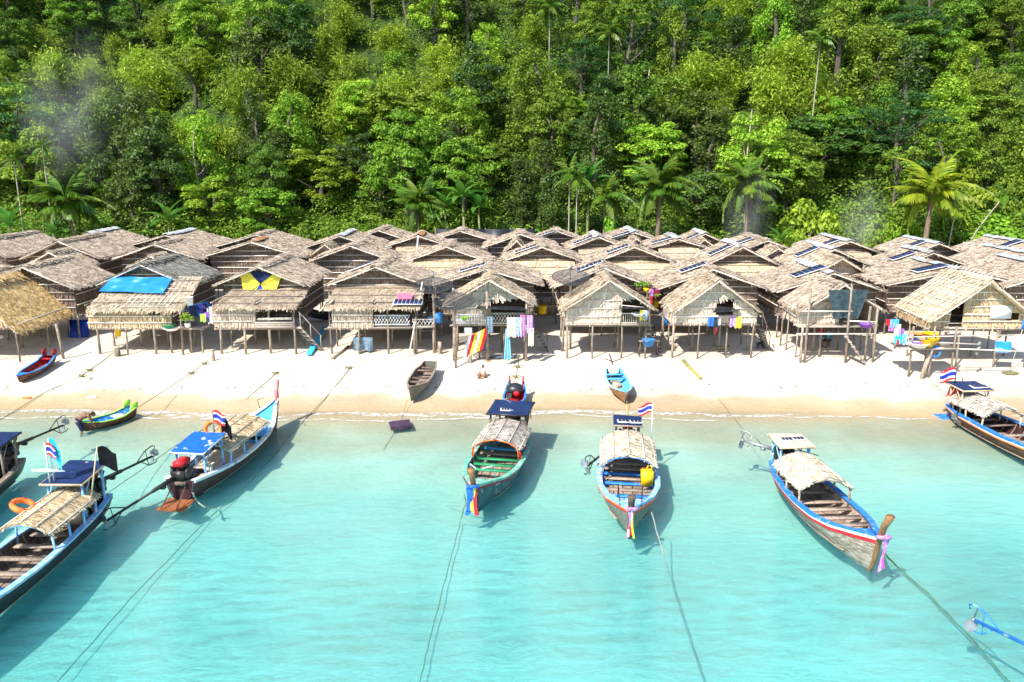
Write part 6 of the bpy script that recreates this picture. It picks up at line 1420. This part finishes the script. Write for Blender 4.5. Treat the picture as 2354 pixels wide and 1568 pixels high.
rope('rope from the thick stump down into the water at far left', [g(271, 812, .2), g(186, 866), g(100, 905), wz_(0, 965)], .019, knots=[g(206, 853), g(188, 868, .1)]); rope('rope from the thin stump to the blue and green canoe', [g(492, 825, .2), g(442, 858), PZ(318, 936, .75)], .017, knots=[g(440, 860), g(470, 838)])
rope('rope running from the sand behind the white boat to the lower left', [g(637, 857), g(590, 898), wz_(540, 940), wz_(392, 1032), wz_(245, 1135, .4)], .016, knots=[g(634, 860)]); rope('long rope crossing the water from the beach to the bottom left', [g(806, 845), g(752, 912), wz_(690, 975), wz_(575, 1108), wz_(470, 1200), wz_(300, 1375), wz_(125, 1575)], .017, knots=[g(803, 848)])
rope('rope with weed tangles behind the green boat', [g(1192, 829), g(1184, 872), g(1180, 905, .6)], .014, knots=[g(1190, 845), g(1185, 868)]); rope('anchor rope from the prow of the green boat', [PZ(1068, 1160, .7), wz_(1058, 1200), wz_(1030, 1305), wz_(985, 1480), wz_(962, 1580)], .016); rope('pale anchor rope from the bow of the blue boat', [PZ(1497, 1178, 1.0), wz_(1540, 1325), wz_(1575, 1440), wz_(1622, 1580)], .019, m_paleRope)
rope('green anchor rope from the bow of the striped boat', [PZ(2030, 1270, .5), wz_(2070, 1310), wz_(2130, 1362), wz_(2225, 1460), wz_(2330, 1580)], .03, mat('green rope', (.10, .14, .02, 1), (.24, .26, .05, 1), 6, rough=.9)); rope('thin line from the green bamboo pole to the striped boat stern', [g(1606, 872), g(1642, 906), wz_(1690, 965), PZ(1728, 1008, 1.1)], .009); rope('line between the old wooden boat and the floating plum board', [g(936, 932, .3), wz_(922, 965), wz_(912, 985), wz_(880, 1035)], .010)
rope('line from the leaning post to the right edge boat', [g(2117, 868, .5), g(2155, 895), PZ(2192, 930, .6)], .010); rope('line holding the old wooden boat to a post', [g(988, 852, .5), g(1011, 812, .5)], .010); rope('line at the bow of the red canoe', [g(38, 885, .3), g(0, 908)], .010); rope('line from the small blue boat up to a hut post', [g(1404, 862, .7), g(1398, 832, .3)], .009); rope('yellow line from the small blue boat into the water', [g(1440, 934, .3), wz_(1440, 972)], .010, m_yellowcloth)
rope('white rope hanging from the stern of the white and blue boat', [PZ(443, 1134, .9), PZ(452, 1152, .45), PZ(470, 1166, .25), wz_(497, 1167)], .03, m_paleRope)
rope('pale knotted rope at the prow of the green boat', [PZ(1066, 1135, .9), PZ(1070, 1150, .5), wz_(1072, 1164, .1), wz_(1028, 1163)], .017, m_paleRope)
# flags
def flag(label, boat, loc, hgt, w_, h_, bands, dirx=1, m_pole=m_white, lean=(0, 0), sag=.25):
    rt, hl = BOATS[boat]; p = rt.matrix_basis @ Vector(loc); r = empty('flag', p, label, 'flag', FG); top = T((lean[0], lean[1], hgt)); part('flag_pole', MB().bar((0, 0, 0), top, .028, .02, 6), m_pole, r); tot = sum(b[1] for b in bands); z = 0
    for m, hh in bands:
        g_ = T([[top * (1 - .02) + T((dirx * u * w_, .10 * math.sin(u * 5) * u, -(z + v * hh) / tot * h_ - sag * u * u * h_ + .05 * math.sin(u * 6 + v))) for v in np.linspace(0, 1, 3)] for u in np.linspace(0, 1, 9)]); part('flag_band', MB().slabgrid(g_, (0, .01, 0)), m, r); z += hh
TH = ((m_redcloth, 1), (m_whitecloth, 1), (m_navyflag := mat('flag blue', (.02, .03, .36, 1), (.03, .045, .45, 1), 5, rough=.8), 2), (m_whitecloth, 1), (m_redcloth, 1))
flag('red white and blue striped flag on the white and blue boat', 'LB', (.1, 2.6, 1.75), .95, .5, .5, TH, 1, m_post); flag('black flag over the lifebuoy of the white and blue boat', 'LB', (.4, 2.65, 1.6), .8, .42, .6, ((m_blackcloth, 1),), 1, m_iron, sag=.6)
flag('striped flag on a long thin mast by the blue boat', 'BB', (-1.0, .9, .8), 1.85, .6, .42, TH, -1); flag('large striped flag on the right edge boat', 'FR', (.5, .3, 1.8), .85, .8, .6, TH, -1, m_iron)
flag('small striped flag on the white mast of the lower left boat', 'LL', (.42, 1.85, 1.95), 1.4, .38, .42, TH, 1); flag('light blue flag on the white mast of the lower left boat', 'LL', (.34, 1.75, 1.95), 1.55, .38, .75, ((m_cyan, 1),), 1, sag=.5); flag('large black flag on a slanted pole of the lower left boat', 'LL', (-.72, 1.7, 1.0), 2.2, .65, .68, ((m_blackcloth, 1),), 1, m_lwood, lean=(.5, 0))
part('mast_cross', MB().tube([(-.55, 0, .45), (0, 0, .45), (.55, 0, .42)], [.03, .06, .02], 6), m_white, [o for o in bpy.data.objects if o.get('label', '').startswith('small striped flag on the white')][0])
# lifebuoys, jerrycans, sashes
def torus(c, R_, r_, M=None):
    mb = MB(); n, k = 20, 9; v = []
    for i in range(n):
        for j in range(k): a = i * 6.28319 / n; b = j * 6.28319 / k; v.append(((R_ + r_ * math.cos(b)) * math.cos(a), (R_ + r_ * math.cos(b)) * math.sin(a), r_ * math.sin(b)))
    v = T(v); v = v if M is None else v @ np.asarray(M).T; q = [(i * k + j, ((i + 1) % n) * k + j, ((i + 1) % n) * k + (j + 1) % k, i * k + (j + 1) % k) for i in range(n) for j in range(k)]; return mb.add(v + T(c), q)
def buoy(label, boat, loc, R_, r_, rot):
    rt, hl = BOATS[boat]; p = rt.matrix_basis @ Vector(loc); M = np.array(rot); r = empty('lifebuoy', p, label, 'lifebuoy', 'orange lifebuoys'); part('ring', torus((0, 0, 0), R_, r_, M), m_orange, r, smooth=True)
    for k in range(4): a = k * 1.571 + .5; part('strap', torus((0, 0, 0), r_ * 1.06, .018, np.array(Matrix.Rotation(R(90), 3, 'X'))).shift(-(M @ T((R_ * math.cos(a), R_ * math.sin(a), 0)))), m_dred, r)
buoy('orange lifebuoy standing between the two roofs of the white boat', 'LB', (.0, 2.75, 1.85), .34, .085, Matrix.Rotation(R(78), 3, 'X')); buoy('orange lifebuoy lying on the thatch of the lower left boat', 'LL', (.72, 2.9, 1.62), .31, .09, Matrix.Rotation(R(24), 3, 'Y'))
def jerry(label, boat, loc, s=1.0, m=m_yellow):
    rt, hl = BOATS[boat]; p = rt.matrix_basis @ Vector(loc); r = empty('jerrycan', p, label, 'jerrycan', 'plastic jerrycans'); part('can', MB().box((0, 0, .26 * s), (.38 * s, .28 * s, .5 * s)).box((0, 0, .53 * s), (.3 * s, .2 * s, .06 * s)), m, r); part('cap', MB().lathe([(0, 0), (.05, 0), (.05, .06), (0, .06)], 8, (-.1 * s, 0, .55 * s)), m_red, r); part('handle', MB().tube([(-.02 * s, 0, .55 * s), (.02 * s, 0, .66 * s), (.14 * s, 0, .66 * s), (.16 * s, 0, .55 * s)], .025, 5), m, r)
L_ = BOATS['BB'][1].L; jerry('bright yellow jerrycan on a seat of the blue boat', 'BB', (-.68, L_ * .575, .50), 1.15); jerry('pale yellow jerrycan at the stern of the white and blue boat', 'LB', (.5, 1.2, .55), .75, m_cream)
def ribbon(label, boat, loc, cols, ln, cat='sash', group='ribbons tied round the prows', wide=.10):
    rt, hl = BOATS[boat]; p = rt.matrix_basis @ Vector(loc); r = empty('prow_ribbon', p, label, cat, group)
    part('knot', torus((0, -.1, 0), .17, .06, np.array(Matrix.Rotation(R(-20), 3, 'X'))), cols[0], r, smooth=True)
    fwd = rt.matrix_basis.to_3x3() @ Vector((0, 1, 0)); f = T(fwd) * .18
    for i, m in enumerate(cols):
        o = (i - (len(cols) - 1) / 2) * wide; g_ = T([[f * (1 + .15 * math.sin(v * 6 + i)) + T((o + u * wide * .6 + .05 * math.sin(v * 4 + i), 0, -.02 - v * ln * (1 - .06 * (i % 3)))) for v in np.linspace(0, 1, 8)] for u in (-1, 0, 1)]); part('streamer', MB().slabgrid(g_, (0, .02, 0)), m, r)
def prow_at(boat, q): rt, hl = BOATS[boat]; return tuple(hl.pt(1., q, 1, 0) * T((0, 1, 1)))
ribbon('red yellow and blue sash hanging from the green boat prow', 'CB', T(prow_at('CB', 1.0)) + T((0, .08, .05)), (m_bluecloth, m_bluecloth, m_yellowcloth, m_redcloth), 1.05); ribbon('pink and white braided garland on the blue boat prow', 'BB', T(prow_at('BB', 1.0)) + T((0, .08, .05)), (m_pinkcheck, m_whitecloth, m_redcloth, m_yellowcloth), 1.0, 'garland', wide=.055); ribbon('pink braided garland on the striped boat prow', 'RB', T(prow_at('RB', 1.0)) + T((0, .1, .08)), (m_pinkcheck, m_lilac, m_magenta), 1.1, 'garland', wide=.05)
# solar panels on boat roofs
def boat_panel(label, boat, loc, ln, wd, tilt=0):
    rt, hl = BOATS[boat]; m3 = rt.matrix_basis.to_3x3(); solar(T(rt.matrix_basis @ Vector(loc)), norm(T(m3 @ Vector((0, tilt, 1)))), norm(T(m3 @ Vector((1, 0, 0)))), label, wd=wd, ln=ln, ncell=3, group='small solar panels on the boat roofs')
boat_panel('small solar panel on the plain navy roof of the green boat', 'CB', (.15, 1.1, 1.86), .45, .34); boat_panel('right small solar panel on the navy roof of the blue boat', 'BB', (-.34, .95, 1.82), .52, .34); boat_panel('left small solar panel on the navy roof of the blue boat', 'BB', (.16, .95, 1.82), .52, .34); boat_panel('left small solar panel on the tan boat roof', 'RB', (.2, .6, 1.87), .5, .36); boat_panel('right small solar panel on the tan boat roof', 'RB', (-.28, .55, 1.87), .5, .36); boat_panel('white framed solar panel on the right edge boat roof', 'FR', (-.25, 1.0, 1.91), .8, .45)
# things lying about
p = PZ(920, 979, .05); thing('floating_board', MB().slabgrid(T([[(x, y, .09 + .03 * x) for y in (-.55, 0, .55)] for x in (-.5, 0, .5)]), (0, 0, -.08)).box((0, -.42, .12), (.9, .05, .03)), m_plum, 'dark plum coloured board floating near the shore', 'board', loc=p, rz=.25)
p = PG(*cr(2270, 1340, 1024)); r = empty('fish_grate', p + T((0, 0, .05)), 'dark wire drying rack lying on the sand', 'rack')
for k in range(9): part('rod', MB().bar((-.8 + k * .2, -.45, .02), (-.6 + k * .2, .45, .02), .012, n=4), m_iron, r)
for k in range(7): part('rod', MB().bar((-.85 + .02 * k, -.45 + k * .15, .03), (.95 + .02 * k, -.45 + k * .15, .03), .012, n=4), m_iron, r)
part('net_bundle', MB().ball((0, .1, .03), (.8, .4, .04), 12, 5), m_net, r)
thing('drift_stone', MB().ball(PG(*cr(2134, 1372, 1024)), (.2, .12, .06), 8, 5), m_rust, 'flat reddish stone on the sand', 'stone')
thing('rope_heap', MB().ball(PG(*cr(2225, 1480, 3072)) + T((0, 0, .02)), (.5, .35, .06), 10, 5), m_rope, 'pale rope heap round the foot of the right hand post', 'rope heap')
p = PD(*cr(1540, 1285, 3072), 42.4); thing('rope_coil', torus(T(p), .26, .05, np.array(Matrix.Rotation(R(80), 3, 'X'))), m_blue, 'coil of blue rope hung on a post of the new house', 'rope coil')
p = PD(*cr(1940, 1195, 3072), 42.6); thing('rope_coil', MB().tube([T(p) + T((.08 * math.sin(k), 0, -.12 * k)) for k in range(7)], .07, 6), m_paleRope, 'pale rope bundle hung on a post of the new house', 'rope coil')
p = PG(2318, 855); r = empty('float_pole', p, 'blue and white float on a thin leaning pole', 'pole'); part('pole', MB().bar((0, 0, -.2), (.45, 0, 2.6), .018, n=5), m_bamboo, r); part('float', MB().lathe([(0, -.3), (.1, -.28), (.1, .1), (.06, .28), (0, .3)], 9, (.47, 0, 2.75)), m_blue, r); part('float_tip', MB().ball((.5, 0, 3.02), .09, 8, 5), m_white, r)
for lab, px, py, m in (('white plastic litter by the rope at the waterline', 212, 584 + 330, m_white), ('pale litter bag on the wet sand at far left', 62, 916, m_orange)): thing('plastic_litter', MB().ball(PG(px, py) + T((0, 0, .03)), (.3, .14, .05), 8, 5), m, lab, 'litter', group='litter on the wet sand')
thing('canoe_prop', MB().ball(PG(205, 893 - 60 + 10) if False else PG(204, 872), (.22, .16, .14), 8, 5), m_rock, 'pale weighted sack tied to the left rope', 'sack')
# potted plants at the stair
for k, (x, y, lab) in enumerate(((1232, 730, 'leafy pot plant hanging beside the stair'), (1165, 722, 'small pot plant left of the hanging one'))):
    p = PD(*cr(x, y, 2048), 49.8); r = empty('potted_plant', p, lab, 'potted plant'); part('pot', MB().lathe([(0, 0), (.16, 0), (.2, .24), (0, .24)], 10), m_yellow if k == 0 else m_dwood, r); mb = MB(); clump(mb, T((0, 0, .4)), .32, 70, .18, RNG); part('foliage', mb, lf_bright, r)
r = empty('potted_plant', PD(*cr(1728, 1058), 46), 'white pot with a leafy plant on the tarpaulin house platform', 'potted plant'); part('pot', MB().lathe([(0, 0), (.14, 0), (.18, .22), (0, .22)], 10), m_white, r); mb = MB(); clump(mb, T((0, 0, .55)), .42, 110, .2, RNG); part('foliage', mb, lf_bright, r)

# ================================================================== people and cats
def tube_body(chains, rings=8): 
    mb = MB()
    for pts, rad in chains:
        P = T(pts); n = (len(P) - 1) * 4 + 1; s = np.linspace(0, len(P) - 1, n); Q = np.stack([np.interp(s, range(len(P)), P[:, i]) for i in range(3)], -1); mb.tube(Q, np.interp(s, range(len(P)), rad), rings)
    return mb
def person(label, pos, yaw, J, s=1.0, m_top=None, m_bot=m_navycloth, hair=True, skirt=False):
    """J: joints in metres, x right, y forward, z up for a 1.7 m adult"""
    r = empty('person', pos, label, 'person', None, yaw); r.scale = (s, s, s); g_ = {k: T(v, float) for k, v in J.items()}
    ch = [([g_['pelvis'], g_['waist'], g_['chest'], g_['neck']], [.15, .13, .155, .065]), ([g_['neck'], g_['neck'] * .4 + g_['head'] * .6], [.06, .05])]
    for sd in ('l', 'r'):
        ch.append(([g_['chest'] * .55 + g_['neck'] * .45, g_['sh_' + sd], g_['el_' + sd], g_['wr_' + sd]], [.09, .066, .045, .032])); ch.append(([g_['pelvis'], g_['hip_' + sd], g_['kn_' + sd], g_['an_' + sd]], [.12, .095, .06, .04]))
        ft = g_['an_' + sd] + T((0, .19, -.05)); ch.append(([g_['an_' + sd] - T((0, .05, .03)), g_['an_' + sd] + T((0, .08, -.045)), ft], [.045, .045, .025]))
        w_ = g_['wr_' + sd]; d = norm(w_ - g_['el_' + sd]); sx = norm(np.cross(d, T((0, 1., .2)))); ch.append(([w_, w_ + d * .05, w_ + d * .10], [.032, .042, .036]))
        for k in range(4):
            b = w_ + d * .09 + sx * (.018 * (k - 1.5)); l = (.075, .085, .08, .06)[k]; bend = np.cross(sx, d); ch.append(([b, b + d * l * .5 + bend * .006, b + d * l + bend * .03], [.010, .009, .007]))
        ch.append(([w_ + d * .03 + sx * .03, w_ + d * .06 + sx * .06, w_ + d * .09 + sx * .065], [.012, .011, .008]))
    mb = tube_body(ch); h = g_['head']; mb.ball(h, (.078, .098, .118), 14, 9); mb.ball(h + T((0, .095, -.015)), (.016, .022, .024), 6, 5)
    for sx in (-1, 1): mb.ball(h + T((sx * .08, 0, -.01)), (.014, .026, .036), 6, 5)
    o = part('body', mb, m_skin, r, smooth=True); rm = o.modifiers.new('one_surface', 'REMESH'); rm.mode = 'VOXEL'; rm.voxel_size = .014; rm.use_smooth_shade = True
    if hair:
        v = MB().ball(h + T((0, -.018, .03)), (.088, .100, .105), 14, 8); part('hair', v, m_hair, r, smooth=True)
        for sx in (-1, 1): part('eye', MB().ball(h + T((sx * .03, .088, .015)), (.012, .008, .008), 6, 4), m_hair, r)
        part('mouth', MB().ball(h + T((0, .09, -.055)), (.026, .008, .007), 6, 4), m_dred, r)
    b = MB(); lo = tube_body([([g_['waist'] * .5 + g_['pelvis'] * .5, g_['pelvis']], [.155, .17])]); part('waistband', lo, m_bot, r, smooth=True)
    for sd in ('l', 'r'): part('trouser_leg', tube_body([([g_['pelvis'] * .4 + g_['hip_' + sd] * .6, g_['hip_' + sd] * .5 + g_['kn_' + sd] * .5, g_['kn_' + sd] * .92 + g_['an_' + sd] * .08], [.135, .11, .095])]), m_bot, r, smooth=True)
    if m_top is not None:
        part('shirt', tube_body([([g_['pelvis'] * .7 + g_['waist'] * .3, g_['waist'], g_['chest'], g_['neck'] * .85 + g_['chest'] * .15], [.172, .155, .178, .085])]), m_top, r, smooth=True)
        for sd in ('l', 'r'): part('sleeve', tube_body([([g_['chest'] * .45 + g_['neck'] * .55, g_['sh_' + sd], g_['sh_' + sd] * .4 + g_['el_' + sd] * .6], [.09, .088, .07])]), m_top, r, smooth=True)
    return r
def stand(step=.0, arm=.1):
    J = dict(pelvis=(0, 0, .92), waist=(0, .01, 1.08), chest=(0, .0, 1.28), neck=(0, -.01, 1.45), head=(0, .02, 1.60))
    for sd, x in (('l', -1), ('r', 1)):
        J['sh_' + sd] = (x * .19, -.01, 1.38); J['el_' + sd] = (x * .24, -arm * x * .6, 1.10); J['wr_' + sd] = (x * .25, -arm * x + .08, .86); J['hip_' + sd] = (x * .09, 0, .86); J['kn_' + sd] = (x * .10, step * x * .6 + .04, .47); J['an_' + sd] = (x * .10, step * x, .08 + abs(step) * .1 * (x < 0))
    return J
BEND = dict(pelvis=(0, -.12, .88), waist=(0, .02, 1.02), chest=(0, .22, 1.10), neck=(0, .40, 1.14), head=(0, .54, 1.10), sh_l=(-.19, .34, 1.10), sh_r=(.19, .34, 1.10), el_l=(-.20, .42, .82), el_r=(.20, .42, .82), wr_l=(-.13, .52, .60), wr_r=(.13, .52, .60), hip_l=(-.1, -.12, .84), hip_r=(.1, -.12, .84), kn_l=(-.13, .02, .46), kn_r=(.13, .02, .46), an_l=(-.14, -.1, .08), an_r=(.14, -.08, .08))
SITG = dict(pelvis=(0, 0, .13), waist=(0, .02, .28), chest=(0, .05, .48), neck=(0, .09, .64), head=(0, .14, .79), sh_l=(-.17, .07, .57), sh_r=(.17, .07, .57), el_l=(-.23, .2, .34), el_r=(.23, .2, .34), wr_l=(-.12, .38, .2), wr_r=(.12, .38, .2), hip_l=(-.1, .05, .12), hip_r=(.1, .05, .12), kn_l=(-.3, .38, .22), kn_r=(.3, .38, .22), an_l=(-.1, .55, .08), an_r=(.1, .55, .08))
SITB = dict(stand(), pelvis=(0, 0, .5), waist=(0, .02, .66), chest=(0, .05, .86), neck=(0, .06, 1.03), head=(0, .1, 1.18), sh_l=(-.19, .04, .96), sh_r=(.19, .04, .96), el_l=(-.24, .1, .7), el_r=(.24, .1, .7), wr_l=(-.14, .32, .6), wr_r=(.14, .32, .6), hip_l=(-.1, .06, .48), hip_r=(.1, .06, .48), kn_l=(-.14, .46, .48), kn_r=(.14, .46, .48), an_l=(-.14, .44, .08), an_r=(.14, .44, .08))
p = PZ(189, 992, 0); person('bare-backed man in dark shorts bending over the canoe in the water', (p[0], p[1], -.34), R(-62), BEND, 1.0, None, m_navycloth)
p = PG(1112, 866); person('small child in a yellow and white shirt sitting alone on the sand', p, R(150), SITG, .78, m_cream, m_rust)
p = PG(*cr(1555, 968, 1024)); person('person in cyan shorts walking between the houses', p, R(75), stand(.28, .2), .95, m_navycloth, m_lblue)
p = PG(*cr(1605, 970, 1024)); person('person in dark clothes carrying a white bag between the houses', p, R(105), stand(.15, .1), 1.05, m_black, m_black)
p = PD(*cr(1275, 900, 2048), 48.8); person('person in a dark pink top standing at the house stair', p, R(-120), stand(.1, .1), .92, m_pinkcheck, m_dred)
p = PG(*cr(560, 1235, 3072)); person('seated person in a cyan shirt under the dark sheet hut', p, R(120), SITB, .9, m_cyan, m_black); p = PG(*cr(478, 1222, 3072)); person('standing child in striped shorts under the dark sheet hut', p, R(180), stand(.05, .05), .72, m_redcloth, m_check)
thing('white_bag', MB().ball(PD(*cr(1640, 860, 1024), 52.5), (.2, .14, .3), 10, 6), m_whitecloth, 'white bag carried by the person in dark clothes', 'bag')
def cat(label, px, py, yaw, m, s=1.0):
    r = empty('cat', PG(px, py), label, 'cat', 'cats under the huts', yaw); r.scale = (s, s, s); ch = [([(0, -.2, .25), (0, -.05, .25), (0, .12, .26), (0, .2, .30)], [.075, .085, .075, .05])]
    for x in (-.05, .05):
        ch.append(([(x, .12, .24), (x, .13, .12), (x, .12, .02), (x, .16, .01)], [.035, .022, .018, .018])); ch.append(([(x, -.17, .25), (x, -.12, .17), (x, -.22, .10), (x, -.19, .015), (x, -.15, .01)], [.055, .035, .02, .018, .018]))
    ch.append(([(0, -.22, .28), (0, -.36, .30), (0, -.46, .42)], [.022, .018, .012])); mb = tube_body(ch); mb.ball((0, .25, .34), (.055, .06, .052), 10, 7); mb.ball((0, .30, .325), (.028, .03, .024), 8, 5)
    for x in (-.035, .035): mb.lathe([(.02, 0), (.012, .03), (.001, .055)], 6, (x, .24, .375))
    o = part('body', mb, m, r, smooth=True); rm = o.modifiers.new('one_surface', 'REMESH'); rm.mode = 'VOXEL'; rm.voxel_size = .012; rm.use_smooth_shade = True
cat('tabby cat walking under the awning hut', *cr(1930, 1292, 2048), R(-95), m_fur, 1.25); cat('black cat beside the right stair ladder', *cr(2280, 1250, 2048), R(-60), m_black, 1.25)
print('triangles about', sum(len(me.loops) - 2 * len(me.polygons) for me in bpy.data.meshes), 'trees', NTREE[0], 'objects', len(bpy.data.objects))
